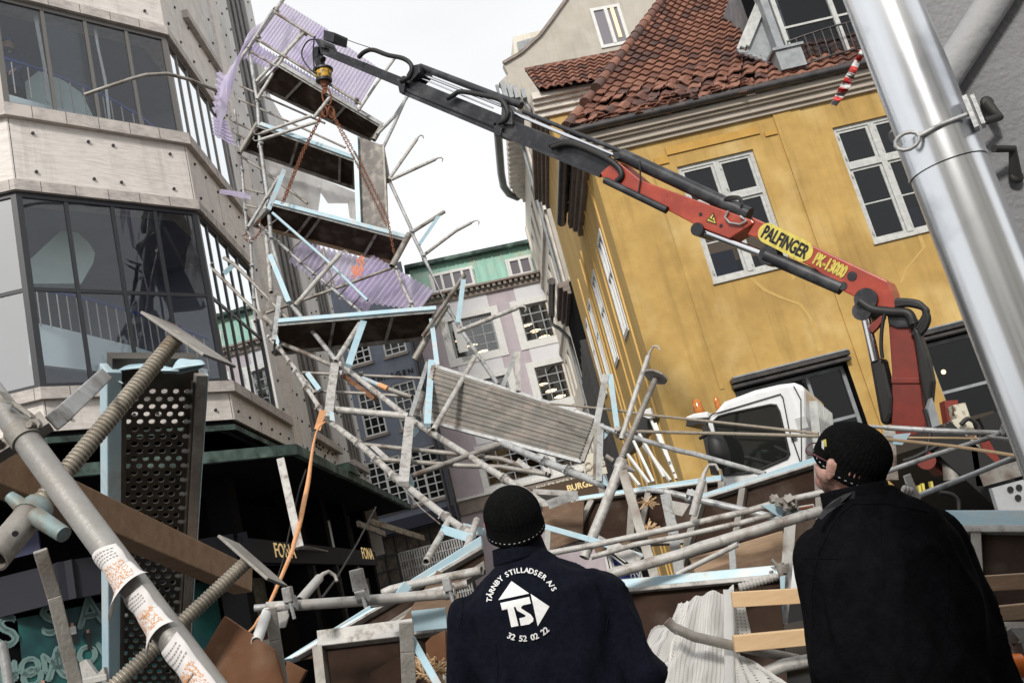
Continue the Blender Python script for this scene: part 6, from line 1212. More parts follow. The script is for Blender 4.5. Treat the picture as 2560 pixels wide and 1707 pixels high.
tp('strut', [B3(1345, 1140), B3(1290, 1430), B3(1280, 1500)], 0, 'g', Y=8.6, flat=(.06, .05), par=vf); tp('strut', [B3(1372, 1140), B3(1422, 1515)], 0, 'b', Y=8.6, flat=(.05, .04), par=vf)
rf_ = thing('scaffold_bay', W(C5(1085, 440), 7.5), 'upright double post with light blue gussets at the right end of the ribbed steel deck', 'frame')
tp('post', [C5(1092, 128), C5(1085, 440)], 0, 'd', Y=7.7, flat=(.05, .05), par=rf_); tp('post', [C5(1112, 130), C5(1102, 448)], 0, 'g', Y=7.6, flat=(.05, .05), par=rf_)
plate([C5(1118, 165), C5(1160, 180), C5(1135, 215), C5(1110, 200)], 7.6, 'blueh', rf_); plate([C5(1105, 402), C5(1130, 415), C5(1165, 490), C5(1105, 450)], 7.6, 'blueh', rf_)
loose('steel_tube', [C5(1105, 140), C5(1205, 178), C5(1552, 282), C6(560, 200), C6(985, 322)], [7.6, 7.5, 7.3, 7.0, 6.7], 'long grey tube falling right from the ribbed deck end past the truck cab', .02, 'galv', cps=(1.02,))
loose('steel_tube', [C5(575, 240), C5(800, 345)], [8.8, 8.4], 'grey tube leaving the left joint below the ribbed steel deck', .026, 'galvd') if False else None
# ------------------------------------------------------------------ awning arms on the yellow side wall
aw = thing('folded_awning', W(C5(1380, 200), 12.5), 'folded white awning arms and bars hanging low on the yellow side wall', 'awning')
for i, (a, b) in enumerate(((C6(300, -10), C6(440, 312)), (C6(232, 80), C6(382, 340)), (C6(200, 125), C6(318, 368)), (C6(165, 205), C6(292, 375)), (C6(258, 150), C6(420, 360)), (C6(330, 20), C6(455, 350)), (C6(130, 260), C6(235, 390)), (C6(345, 110), C6(415, 250)))):
    mb = MB(); mb.beam(W(a, 12.6), W(b, 12.2), .034, .034); build(mb, 'arm', M['white'], aw)
mb = MB(); mb.prism([W(p, 12.8) for p in (C6(150, 120), C6(250, -30), C6(330, -20), C6(310, 40), C6(180, 190), C6(105, 235))], V((.1, .3, 0))); build(mb, 'cassette', M['blackp'], aw)
mb = MB(); mb.prism([W(p, 12.5) for p in (C6(262, -60), C6(300, -75), C6(315, -20), C6(290, -10), C6(255, -25))], V((.05, .2, 0))); build(mb, 'end_cap', M['white'], aw)
# blue and white sign in the pile
sg = thing('fallen_sign', W(E3(600, 900), 6.9), 'dark blue and white shop sign with big white letters lying behind the pile tubes', 'sign')
sq = [W(p, 6.9) for p in (E3(180, 520), E3(800, 380), E3(1000, 1080), E3(320, 1150))]; mb = MB(); mb.prism(sq, V((0, .03, 0))); build(mb, 'panel', M['white'], sg)
def inset(f0, f1, g0, g1): 
    L_ = lambda a, b: sq[0].lerp(sq[1], a).lerp(sq[3].lerp(sq[2], a), b); return [L_(f0, g0)-V((0, .004, 0)), L_(f1, g0)-V((0, .004, 0)), L_(f1, g1)-V((0, .004, 0)), L_(f0, g1)-V((0, .004, 0))]
mb = MB(); mb.prism(inset(.14, .9, -.02, .42), -V((0, .003, 0))); mb.prism(inset(.14, .9, .74, .9), -V((0, .003, 0))); build(mb, 'blue_field', mat('royal_blue', (.015, .03, .2), .4), sg)
mb = MB(); ex_ = (sq[1]-sq[0]).normalized(); ey_ = (sq[0]-sq[3]).normalized(); textp(mb, 'NY', .26, sum(inset(.45, .95, .0, .42), V())/4-V((0, .01, 0)), ex_, ey_, V((0, -1, 0)), .003, .008); textp(mb, 'ny', .09, sum(inset(.7, .85, .74, .9), V())/4-V((0, .01, 0)), ex_, ey_, V((0, -1, 0)), .003); build(mb, 'lettering', M['white'], sg)
# ------------------------------------------------------------------ debris pile: decks, boards, tubes, timber, netting
GD = 'fallen scaffold decks in the pile'
deck('dark brown fallen deck with pale blue top edge at the back left of the cab', [C5(985, 545), C6(725, 342), C6(735, 700), C5(830, 810)], [6.9, 6.6, 6.6, 6.9], (.12, .52, .9), 'blueh', 'galvd', 'ply', rw=.05, rt=.034, group=GD)
deck('fallen dark deck rising right towards the second man with sloping light blue top edge', [C6(612, 455), C6(1305, 232), C6(1330, 760), C6(480, 900)], [6.0, 5.6, 5.6, 6.0], (.38,), 'blueh', 'woodo', 'ply', rw=.05, rt=.036, group=GD)
deck('fallen deck with wide pale blue edge directly behind the white netting', [C6(60, 985), C6(1065, 893), C6(1120, 1620), C6(90, 1640)], [4.7, 4.5, 4.4, 4.6], (), 'blueh', 'galvd', 'ply', rw=.06, rt=.045, group=GD, ends=False)
deck('long fallen deck with bright light blue edge running diagonally up to the first man\'s cap', [C4(415, 1365), C4(2075, 350), C4(2100, 560), C4(900, 1300)], [5.2, 5.4, 5.4, 5.2], (), 'blueh', 'galvd', 'plyd', rw=.05, rt=.055, group=GD, ends=False)
deck('fallen brown deck with pale edge standing at the bottom behind the first man\'s left arm', [C4(668, 1170), C4(1790, 1030), C4(1800, 1640), C4(720, 1640)], [4.3, 4.2, 4.1, 4.2], (), 'galvw', 'galvd', 'ply', rw=.05, rt=.055, group=GD)
deck('fallen black deck with wide pale blue edge at the right behind the second man', [C7(930, 715), C7(1500, 715), C7(1500, 1290), C7(980, 1290)], [4.3, 4.1, 4.0, 4.2], (.33,), 'blueh', 'galvd', 'plyd', rw=.06, rt=.07, group=GD, ends=False)
mb = MB(); mb.beam(W(C4(1480, 1035), 4.15), W(C4(1770, 1005), 4.15), .02, .085, V((0, 0, 1))); tag(build(mb, 'edge_strip', M['blueh']), 'short light blue strip lying on the pale edge left of the first man', 'strip')
def board(label, pts, Y, m='plyr', th=.018, cat='board', name='plywood_board', group='loose plywood boards', dv=None):
    Ys = Y if isinstance(Y, (list, tuple)) else [Y]*len(pts); P_ = [W(p, y) for p, y in zip(pts, Ys)]; mb = MB(); mb.prism(P_, dv or V((.004, th, -.004))); return tag(build(mb, name, M[m], bevel=.0015), label, cat, group)
board('red brown plywood board leaning at the lower left behind the second base jack', [C2(1733, 1048), C2(2118, 1310), C2(2190, 1568), C2(2210, 1640), C2(1380, 1640), C2(1590, 1290)], 3.4, 'plyr')
board('small red brown plywood corner right of the leaning brown board', [C4(400, 1375), C4(565, 1460), C4(490, 1600), C4(360, 1600)], 3.9, 'plyr')
board('plywood board with pale broken edge at the bottom below the square post', [C4(1120, 1480), C4(1350, 1342), C4(1395, 1345), C4(1400, 1600), C4(1112, 1600)], 4.0, 'ply')
board('scuffed brown plywood piece behind the tubes left of the first man', [C4(1385, 1030), C4(1520, 850), C4(1690, 600), C4(1880, 690), C4(1790, 1000)], 5.1, 'plyl')
board('splintered plywood edge beside the first man\'s left sleeve', [C4(1590, 1220), C4(1640, 1170), C4(1760, 1110), C4(1770, 1380), C4(1600, 1380)], 3.9, 'plyr')
board('pale brown fallen plywood under the grey tube right of the first man\'s cap', [C5(790, 590), C5(985, 560), C5(1020, 560), C5(1010, 770), C5(830, 830), C5(790, 700)], 6.75, 'plyl')
board('weathered plywood strip under the sloping decks behind the blue sign', [C6(100, 780), C6(420, 720), C6(640, 890), C6(470, 915), C6(330, 910)], 7.2, 'plyl') if False else None
board('narrow brown board showing between two grey tubes in the pile centre', [C6(-40, 760), C6(280, 690), C6(460, 660), C6(440, 700), C6(-20, 800)], 6.4, 'plyl')
# splinters
random.seed(8)
def splinters(label, c, Y, n, s):
    mb = MB()
    for i in range(n):
        p = W((c[0]+random.uniform(-s, s), c[1]+random.uniform(-s*.6, s*.6)), Y+random.uniform(-.05, .05)); d = V((random.uniform(-1, 1), random.uniform(-.4, .4), random.uniform(-.7, .7))).normalized()*random.uniform(.02, .07); mb.beam(p-d, p+d, random.uniform(.004, .012), .003, V((random.random(), .5, random.random())))
    tag(build(mb, 'wood_splinters', M['wood']), label, 'splinters')
splinters('pale wood splinters bunched at the bottom beside the blue strut', C4(1640, 1470), 3.8, 40, 26); splinters('small splinters poking from a hole in the back deck', C6(290, 490), 6.5, 14, 9); splinters('splinters hanging below the hole in the back deck', C6(290, 640), 6.5, 14, 10); splinters('wood splinters by the left sleeve of the first man', C4(1560, 1400), 3.9, 14, 10)
# posts, tubes
S1 = loose('square_post', [C4(1425, 1045), C4(1438, 1300), C4(1452, 1640)], 3.5, 'ribbed square steel post with open top standing at the bottom left of the first man', cat='post', m='galvd', flat=(.052, .045))
loose('steel_strut', [C4(1440, 1130), C4(1720, 1620)], [3.55, 3.4], 'light blue flat strut running down right from the square post', cat='strut', m='blue', flat=(.028, .02))
loose('square_post', [C4(262, 925), C4(300, 1200), C4(365, 1600)], 3.6, 'dirty steel leg of the fallen frame below the long horizontal tube', cat='post', m='galvd', flat=(.045, .04))
t0_ = loose('steel_tube', [C4(118, 925), C4(225, 920), C4(1000, 868), C4(1820, 800)], [3.75, 3.75, 3.8, 3.85], 'long thick horizontal tube with a spigot at its left end and a clamp', .031, 'galvw', cps=(1.25,)) if False else None
hf = thing('collapsed_scaffold', W(C4(225, 920), 3.75), 'fallen scaffold frame, thick horizontal tube with spigot and pale gusset at the bottom left', 'frame')
mb = MB(); mb.tube([W(C4(225, 918), 3.75), W(C4(1000, 866), 3.8), W(C4(1830, 798), 3.85)], .0215, 14, hollow=True); build(mb, 'tube', M['galvw'], hf)
mb = MB(); mb.tube([W(C4(122, 925), 3.74), W(C4(230, 918), 3.75)], .014, 12); build(mb, 'spigot', M['galv'], hf)
plate([C4(300, 962), C4(410, 942), C4(418, 990), C4(385, 1090), C4(318, 1098)], 3.7, 'galvw', hf, .012); 
for x, y, s in ((440, 885, 1), (1045, 790, 1.4), (1800, 790, .9)):
    mb = MB(); c = W(C4(x, y), 3.72); mb.tube([c-V((.02, 0, 0)), c+V((.02, 0, 0))], .03*s, 10); mb.box(c+V((0, -.02, .035*s)), V((.018*s, 0, 0)), V((0, .02, 0)), V((0, 0, .03*s))); mb.tube([c+V((.01, -.03, -.06)), c+V((.0, -.03, .06))], .008, 6); build(mb, 'coupler', M['galv'], hf, bevel=.004)
loose('steel_tube', [C4(512, 862), C4(600, 760), C4(680, 668)], [4.0, 4.1, 4.2], 'short white tube with curled hook standing up from the horizontal tube', .02, 'galvw', hook=2)
loose('steel_tube', [C4(232, 960), C4(140, 1215)], [3.6, 3.4], 'smooth white tube slanting down left beneath the spigot', .02, 'white')
loose('steel_tube', [C4(1222, 800), C4(1290, 768), C4(1480, 720), C4(2075, 600)], [4.3, 4.3, 4.3, 4.2], 'tube with flattened left end passing behind the first man\'s back at neck height', .0195, 'galvw')
loose('steel_tube', [C4(1120, 890), C4(1480, 828), C4(1950, 715)], [4.0, 4.0, 4.0], 'thinner tube just below the flattened one left of the first man', .017, 'galvw')
loose('steel_strut', [C4(1370, 815), C4(1440, 720)], 4.2, 'short pale blue strut joining the two tubes left of the first man', cat='strut', m='blueh', flat=(.045, .02))
loose('steel_tube', [C5(815, 850), C5(1090, 800), C5(1552, 700), C6(870, 545), C6(1060, 490), C6(1360, 425)], [5.4, 5.4, 5.3, 5.2, 5.2, 5.1], 'upper of three parallel tubes rising right across the pile to the second man', .0175, 'galvw', cps=(3.9,))
loose('steel_tube', [C5(1060, 870), C5(1300, 800), C5(1552, 755), C6(850, 610), C6(1120, 540), C6(1275, 515)], [5.1, 5.1, 5.1, 5.0, 5.0, 5.0], 'middle of three parallel tubes rising right across the pile', .0145, 'galvw')
loose('steel_tube', [C5(1160, 965), C5(1552, 855), C6(600, 755), C6(1320, 540)], [4.5, 4.5, 4.5, 4.5], 'thickest of three parallel tubes, speckled, ending behind the second man\'s shoulder', .025, 'galvw', n=16)
loose('steel_tube', [C6(455, 922), C6(640, 830), C6(825, 738)], [4.8, 4.8, 4.7], 'thin tube slanting up below the thick speckled tube', .013, 'galvw')
fr3 = thing('collapsed_scaffold', W(C6(290, 415), 5.5), 'fallen scaffold frame, tube with spigot and upright post in the middle right of the pile', 'frame')
mb = MB(); mb.tube([W(C6(385, 428), 5.55), W(C6(870, 540), 5.45), W(C6(1080, 590), 5.4)], .021, 14, hollow=True); coupler(mb, W(C6(540, 465), 5.5), W(C6(870, 540), 5.45)-W(C6(385, 428), 5.55), .03); build(mb, 'tube', M['galv'], fr3)
mb = MB(); mb.tube([W(C6(278, 415), 5.55), W(C6(390, 428), 5.55)], .015, 12); build(mb, 'spigot', M['galv'], fr3)
tp('post', [C6(390, 440), C6(435, 660), C6(475, 915)], 0, 'g', Y=5.5, flat=(.06, .05), par=fr3); tp('post', [C6(1135, 600), C6(1120, 820), C6(1085, 1210)], 0, 'w', Y=4.9, flat=(.055, .04), par=fr3); tp('post', [C6(1092, 880), C6(1075, 1200)], 0, 'blueh', Y=4.8, flat=(.025, .04), par=fr3)
plate([C6(425, 478), C6(535, 500), C6(490, 572), C6(440, 560)], 5.4, 'galvw', fr3); plate([C6(965, 508), C6(1050, 495), C6(1100, 540), C6(1080, 585)], 4.95, 'blueh', fr3); plate([C6(1110, 560), C6(1180, 510), C6(1285, 540), C6(1200, 565)], 4.95, 'blueh', fr3)
mb = MB(); c = W(C6(1115, 515), 4.9)
for d in (V((.07, 0, .02)), V((.02, 0, .05))): coupler(mb, c+d*.3, d, .03)
build(mb, 'coupler', M['galvd'], fr3)
loose('steel_tube', [C6(553, 568), C6(612, 355)], [5.2, 5.2], 'short thick hooked tube leaning on the frame in the pile centre', .022, 'galvw', hook=2)
loose('steel_tube', [C6(1185, 530), C6(1272, 515)], 4.7, 'rusty pin lying on the light blue bracket near the second man', .008, 'rust')
loose('steel_post', [C6(1040, 930), C6(1065, 1400)], 4.6, 'dull grey post hanging behind the two pale battens', cat='post', m='galvd', flat=(.05, .04))
mb = MB(); ang = W(C6(1078, 890), 4.5); mb.tube([W(C6(1025, 830), 4.5), ang], .008, 6); coupler(mb, ang, V((0, 0, 1)), .025); tag(build(mb, 'coupler', M['galvd']), 'loose dirty coupler at the right end of the pale blue deck edge', 'coupler')
loose('steel_post', [C6(195, 440), C6(180, 690)], 6.3, 'narrow grey upright crossing the back deck beside the oval tube', cat='post', m='galvd', flat=(.05, .03))
loose('steel_strut', [C5(800, 700), C5(1050, 770), C5(1350, 868)], [6.2, 6.0, 5.8], 'long light blue strut falling right from the first man\'s cap', cat='strut', m='blueh', flat=(.035, .025))
loose('steel_strut', [C5(1165, 800), C5(1330, 900)], [5.6, 5.5], 'broad grey strut behind the thick speckled tube over the blue sign', cat='strut', m='galvw', flat=(.07, .03))
loose('steel_post', [C5(820, 720), C5(815, 830)], 6.5, 'short pale upright just right of the first man\'s cap', cat='post', m='galvw', flat=(.04, .03))
tg = thing('triangle_bracket', W(C5(990, 520), 6.3), 'long flat triangular steel bracket pointing right beside the first man\'s cap', 'bracket')
tp('arm', [C5(735, 505), C5(985, 518)], 0, 'w', Y=6.4, flat=(.035, .03), par=tg); tp('arm', [C5(820, 580), C5(900, 550), C5(985, 522)], 0, 'g', Y=6.35, flat=(.06, .03), par=tg); plate([C5(745, 512), C5(955, 522), C5(830, 568)], 6.45, 'galvd', tg)
loose('steel_strut', [C6(786, 745), C6(795, 890)], 5.0, 'small upright grey strut between thick tube and pale blue edge', cat='strut', m='galv', flat=(.035, .03))
loose('steel_strut', [C6(300, 1350), C6(400, 1310), C6(500, 1275)], [4.2, 4.2, 4.2], 'grey flat profile sticking out left across the white netting', cat='strut', m='galv', flat=(.035, .02))
loose('steel_tube', [C6(400, 1195), C6(440, 1235), C6(560, 1290), C6(800, 1345), C6(940, 1375), C6(1180, 1425)], [3.9, 3.9, 3.9, 3.95, 4.0, 4.1], 'bent dirty tube with flattened hooked end lying over the white netting', .02, 'galvd')
loose('steel_tube', [C6(975, 1512), C6(1100, 1460), C6(1260, 1430)], [4.0, 4.0, 4.0], 'thick grey tube end at the bottom left of the second man', .026, 'galvw')
mb = MB(); screw(mb, W(C6(830, 998), 4.4), W(C6(1055, 930), 4.4), .02, .016, n=12); tag(build(mb, 'screw_jack', M['galvw']), 'short threaded jack rod lying along the pale blue edge above the netting', 'jack')
# timber
def batten(label, a, b, Y, w_, m='wood', name='timber_batten'):
    P0, P1 = W(a, Y), W(b, Y); mb = MB(); mb.beam(P0, P1, .05, w_, V((0, 0, 1))); return tag(build(mb, name, M[m], bevel=.003), label, 'batten', 'timber battens')
batten('upper fresh yellow timber batten poking out left of the second man', C6(788, 1070), C6(1300, 1040), 4.1, .062)
batten('lower fresh yellow timber batten with a square sawn end above the bent tube', C6(798, 1332), C6(1300, 1285), 3.9, .062)
batten('upper weathered batten right of the second man below the pale blue edge', C7(1120, 1055), C7(1500, 1030), 3.6, .055, 'woodo')
batten('lower weathered batten right of the second man above the orange tool', C7(1180, 1212), C7(1500, 1180), 3.5, .05, 'woodo')
batten('old grey board slanting behind the thick tube, upper of two', C6(560, 900), C6(1110, 735), 5.3, .14, 'woodo'); batten('old brown board slanting behind the thick tube, lower of two', C6(620, 960), C6(1110, 800), 5.25, .10, 'plyl')
# netting
M['net'] = net_mat('white_debris_net', (.76, .75, .72), .02, .72)
cloth('white debris netting heap bunched over the fallen deck beside the first man\'s elbow', [C6(515, 1080), C6(800, 985), C6(830, 1640), C6(330, 1640)], [4.3, 4.3, 3.9, 3.9], 'debris_net', 'net', 1.2, .045, 50, 60, 11, 'net', .011)
cloth('left fold of the white netting spreading down towards the first man\'s elbow', [C6(470, 1090), C6(530, 1080), C6(400, 1620), C6(285, 1330)], [4.3, 4.25, 3.95, 4.1], 'debris_net', 'net', 1, .03, 30, 40, 12, 'net', .011)
cloth('flat piece of netting with hemmed edge hanging from the upper yellow batten', [C6(790, 1110), C6(868, 1112), C6(905, 1290), C6(795, 1290)], [4.25]*4, 'debris_net', 'net', 1, .006, 10, 14, 13, 'net', .014)
cloth('coarse netting sweeping down right at the bottom edge beside the thick tube end', [C6(800, 1380), C6(880, 1420), C6(1240, 1640), C6(820, 1640)], [4.05, 4.0, 3.8, 3.8], 'debris_net', 'net', 1, .02, 24, 24, 14, 'net', .014)
mb = MB(); mb.grid(lambda a, b: W(C6(735+60*a+10*b, 1010+620*b), 4.2-.35*b+.01*math.sin(b*14)), 4, 30); tag(build(mb, 'net_hem', M['tarp'], solid=.003), 'white reinforced hem strip of the netting with eyelets', 'net')
# right side behind the second man
rt_ = thing('collapsed_scaffold', W(E1(650, 330), 4.9), 'fallen scaffold frame with spigot end pointing left behind the second man\'s cap', 'frame')
mb = MB(); mb.tube([W(E1(645, 335), 4.9), W(E1(1300, 375), 4.8), W(E1(2180, 410), 4.7)], .0145, 14); coupler(mb, W(E1(2130, 400), 4.6), V((1, 0, 0)), .018); build(mb, 'tube', M['galv'], rt_)
mb = MB(); mb.tube([W(E1(450, 322), 4.9), W(E1(650, 335), 4.9)], .0095, 12); build(mb, 'spigot', M['galv'], rt_)
tp('post', [E1(700, 370), E1(715, 700), E1(740, 980)], 0, 'd', Y=5.0, flat=(.06, .05), par=rt_); plate([E1(760, 420), E1(965, 400), E1(930, 460), E1(860, 548), E1(760, 540)], 4.8, 'blueh', rt_)
loose('steel_tube', [E1(645, 885), E1(1200, 690), E1(2050, 420)], [4.6, 4.6, 4.6], 'upper grey tube slanting up to the downpipe behind the second man', .012, 'galv'); loose('steel_tube', [E1(1070, 1165), E1(1700, 920), E1(2260, 690)], [4.4, 4.4, 4.4], 'lower grey tube slanting up to the downpipe behind the second man', .0125, 'galv')
loose('steel_tube', [E1(1900, 450), E1(2240, 490)], 4.5, 'short shiny tube end touching the downpipe', .009, 'galvw')
jp = thing('jack_plate', W(E1(980, 1100), 4.3), 'pale cast jack plate with threaded stub on the second man\'s shoulder line', 'jack')
mb = MB(); mb.prism([W(p, 4.3) for p in (E1(885, 925), E1(965, 895), E1(1000, 990), E1(1065, 1130), E1(1095, 1235), E1(1010, 1195), E1(960, 1100), E1(915, 1020))], V((0, .02, 0))); build(mb, 'plate', M['galvw'], jp, bevel=.003)
mb = MB(); screw(mb, W(E1(860, 1085), 4.28), W(E1(985, 1120), 4.28), .019, .012, n=10); build(mb, 'threaded_stub', M['galvw'], jp)
jq = thing('screw_jack', W(E4(950, 840), 3.0), 'jack with curved foot plate at the lower right edge', 'jack')
mb = MB(); screw(mb, W(E4(700, 830), 3.0), W(E4(990, 830), 3.0), .02, .011, n=12); build(mb, 'threaded_rod', M['galvd'], jq)
mb = MB(); ps = [W(E4(x, y), 2.98) for x, y in ((785, 575), (840, 580), (920, 680), (1030, 800), (1090, 1000), (1150, 1165))]
for a, b in zip(ps[:-1], ps[1:]): mb.beam(a, b, .028, .03, V((0, -1, 0)))
build(mb, 'foot_plate', M['galvd'], jq)
board('pale grey sheet lying behind the jack at the lower right edge', [E4(760, 620), E4(960, 510), E4(1400, 500), E4(1400, 1100), E4(1100, 1110), E4(820, 1190), E4(790, 950)], 3.3, 'galvw', cat='sheet', name='grey_sheet', group=None)
mb = MB(); mb.tube([W(E4(890, 1250), 2.95), W(E4(1180, 1230), 2.95)], .034, 14); og = build(mb, 'orange_handle', M['orange'], bevel=.003); tag(og, 'orange tool handle end at the lower right corner', 'tool')
mb = MB(); mb.tube([W(E4(790, 1265), 2.95), W(E4(885, 1250), 2.95)], .03, 12); build(mb, 'collar', M['rub'], og)
# ------------------------------------------------------------------ foreground at the left: perforated plank, jacks, tube with stickers, timber
pk = thing('perforated_plank', W(C2(1150, 1700), 3.0), 'perforated steel scaffold plank with light blue edge standing upright in the left foreground', 'plank')
TLp, TRp, BRp, BLp = W(C1(940, 470), 2.6), W(C1(1500, 470), 2.75), W(C2(1345, 1640), 3.35), W(C2(915, 1640), 3.2)
nP = (TRp-TLp).cross(BLp-TLp).normalized(); nP = nP if nP.dot(EYE-TLp) > 0 else -nP
def pp_(a, b, k=0): return TLp.lerp(TRp, a).lerp(BLp.lerp(BRp, a), b)-nP*k
mb = MB(); nc, nr = 6, 46
for j in range(nr):
    for i in range(nc):
        a0, a1, b0, b1 = i/nc, (i+1)/nc, j/nr, (j+1)/nr; sh_ = (.25 if j % 2 else -.25)/nc*.9
        ca, cb_ = (a0+a1)/2+(sh_ if True else 0), (b0+b1)/2; hole = not (j < 1 or (i in (2,) and j % 4 == 9))
        outer = []; K = 12
        for k in range(K):
            t = 2*math.pi*(k+.5)/K; x, y = math.cos(t), math.sin(t); s = 1/max(abs(x), abs(y)); outer.append(((a0+a1)/2+x*s*(a1-a0)/2, cb_+y*s*(b1-b0)/2))
        if hole:
            inn = [(ca+math.cos(2*math.pi*(k+.5)/K)*.30/nc, cb_+math.sin(2*math.pi*(k+.5)/K)*.34/nr) for k in range(K)]
            vs = [pp_(*q) for q in outer]+[pp_(*q) for q in inn]+[pp_(*q, .007) for q in inn]
            mb.add(vs, [(k, (k+1) % K, K+(k+1) % K, K+k) for k in range(K)]+[(K+k, K+(k+1) % K, 2*K+(k+1) % K, 2*K+k) for k in range(K)])
        else: mb.add([pp_(*q) for q in outer], [tuple(range(K))])
dkst = mat('dark_dirty_steel', (.05, .043, .036), .6, .4, col2=(.09, .08, .065), ns=9)
build(mb, 'perforated_sheet', dkst, pk, bevel=0)
def chan(a0, a1, d, m, name, z0=-.03, k0=-.02):
    mb = MB(); mb.hexa([pp_(a0, z0, k0), pp_(a1, z0, k0), pp_(a1, 1, k0), pp_(a0, 1, k0), pp_(a0, z0, d), pp_(a1, z0, d), pp_(a1, 1, d), pp_(a0, 1, d)]); build(mb, name, m, pk, bevel=.003)
chan(-.20, .0, .05, M['blueh'], 'edge_channel'); chan(.0, .07, .06, dkst, 'inner_lip', 0); chan(1.0, 1.03, .05, dkst, 'inner_lip', 0); chan(1.03, 1.20, .02, M['galvd'], 'edge_channel', -.02); chan(1.2, 1.22, .04, M['blueh'], 'edge_strip', -.02)
mb = MB(); mb.hexa([pp_(-.1, -.06, 0), pp_(1.1, -.06, 0), pp_(1.1, .0, 0), pp_(-.1, .0, 0), pp_(-.1, -.06, .05), pp_(1.1, -.06, .05), pp_(1.1, .0, .05), pp_(-.1, .0, .05)]); build(mb, 'end_plate', dkst, pk)
for (x0, y0, x1, y1, hgt, dx) in ((905, 400, 1185, 370, 60, 0), (1340, 395, 1600, 350, 85, 10), (840, 430, 960, 500, 45, -10), (1240, 400, 1400, 400, 40, 0)):
    mb = MB()
    def roll(u, v, x0=x0, y0=y0, x1=x1, y1=y1, hgt=hgt, dx=dx):
        x = x0+(x1-x0)*u; y = y0+(y1-y0)*u; a = math.pi*v*1.15; w_ = (1-(2*u-1)**4)
        return W(C1(x+dx*v+6*math.sin(u*7+v*3), y-hgt*w_*math.sin(a)*(.8+.2*math.sin(u*5+1))), 2.62+.10*(1-math.cos(a))/2-.04)
    mb.grid(roll, 16, 14); build(mb, 'crumpled_flap', M['blueh'], pk, solid=.004)
# jack 1
def jack(name, lab, a, b, r, pl_pts=None, Yp=None, sleeve=None):
    t = thing(name, b, lab, 'jack', 'base jacks in the left foreground'); mb = MB(); screw(mb, a, b, r, r*.5, n=24); build(mb, 'threaded_rod', mat('rusty_galvanised', (.30, .27, .22), .5, .5, col2=(.42, .38, .32), ns=14, col3=(.22, .16, .10), ns3=9, bump=.1, bs=120), t); return t
ja = W(C1(1400, 120), 2.3); jb = W(E2(560, 800), 2.1); jc = W(E2(320, 1120), 2.02)
j1 = jack('base_jack', 'big threaded base jack with a square foot plate rising across the perforated plank', ja, W(E2(300, 1130), 2.02), .0215)
def jplate(par, c, ax, e1, e2, s1, s2, th=.008):
    vw = (EYE-c).normalized(); e2 = (vw-e1*vw.dot(e1)).normalized(); ax = e1.cross(e2).normalized(); e2 = (e2*.985+ax*.17).normalized(); ax = e1.cross(e2).normalized()
    mb = MB(); mb.box(c, e1*s1, e2*s2, ax*th/2); o = build(mb, 'foot_plate', M['galvd'], par, bevel=.002)
p0_, p1_ = W(C1(1235, -10), 2.35), W(C1(1722, 322), 2.25); ax1 = (ja-jc).normalized(); e1 = (p1_-p0_).normalized(); e2 = ax1.cross(e1).normalized(); jplate(j1, (p0_+p1_)/2, e1.cross(e2).normalized(), e1, e2, (p1_-p0_).length/2, .06)
j2a = W(C2(1930, 610), 2.4); j2b = W(C2(850, 1620), 2.2)
j2 = jack('base_jack', 'second threaded base jack lower down, its foot plate at the right end of the timber', j2a, j2b, .0185)
p0_, p1_ = W(C2(1765, 462), 2.42), W(C2(2145, 795), 2.36); e1 = (p1_-p0_).normalized(); ax2 = (j2a-j2b).normalized(); e2 = ax2.cross(e1).normalized(); jplate(j2, (p0_+p1_)/2, e1.cross(e2).normalized(), e1, e2, (p1_-p0_).length/2, .05)
# nut with handle and its tube at the lower left
nt_ = thing('jack_tube', W(E2(0, 1450), 1.85), 'dirty steel tube with pale blue collar nut and side handle at the left edge', 'tube')
mb = MB(); mb.tube([W(E2(250, 1190), 1.95), W(E2(-60, 1560), 1.85)], .031, 20, hollow=True); build(mb, 'tube', M['galvd'], nt_)
mb = MB(); mb.tube([W(E2(330, 1110), 1.98), W(E2(250, 1200), 1.95)], [.033, .036], 16); mb.tube([W(E2(80, 1020), 1.95), W(E2(190, 1110), 1.95), W(E2(260, 1170), 1.95)], [.012, .017, .022], 10); mb.tube([W(E2(300, 1190), 1.93), W(E2(545, 1350), 1.9)], [.02, .017], 14); build(mb, 'wing_nut', mat('worn_blue_iron', (.24, .33, .34), .6, .3, col2=(.22, .20, .16), ns=18, contrast=(.4, .6)), nt_)
mb = MB(); mb.tube([W(E2(132, 1340), 1.86), W(E2(128, 1342), 1.80)], .006, 10); build(mb, 'pin_hole', M['blackp'], nt_)
# tube with stickers
tt = thing('stickered_tube', W(C2(1700, 1640), 1.55), 'large scaffold tube crossing the lower left corner wrapped in orange printed paper labels', 'tube')
TA, TB = W(E2(-120, 80), 1.75), W(C2(1690, 1700), 1.45); rr = .0245
ax_ = (TB-TA).normalized(); mb = MB(); mb.tube([TA+(TB-TA)*i/12 for i in range(13)], rr, 40); build(mb, 'tube', mat('brushed_galvanised', (.25, .24, .225), .5, .5, col2=(.37, .36, .34), ns=6, col3=(.30, .28, .26), ns3=11, bump=.12, bs=130), tt)
def axp(px):    # parameter along axis nearest to a pixel
    d = ray(px).normalized(); w0 = TA-EYE; a = 1; b = ax_.dot(d); c = 1; dd = ax_.dot(w0); e = d.dot(w0); return (b*e-c*dd)/(a*c-b*b)
view = (EYE-(TA+TB)/2); view = (view-ax_*view.dot(ax_)).normalized(); side = ax_.cross(view)
def surf(t, ang, k=0): return TA+ax_*t+(view*math.cos(ang)+side*math.sin(ang))*(rr+k)
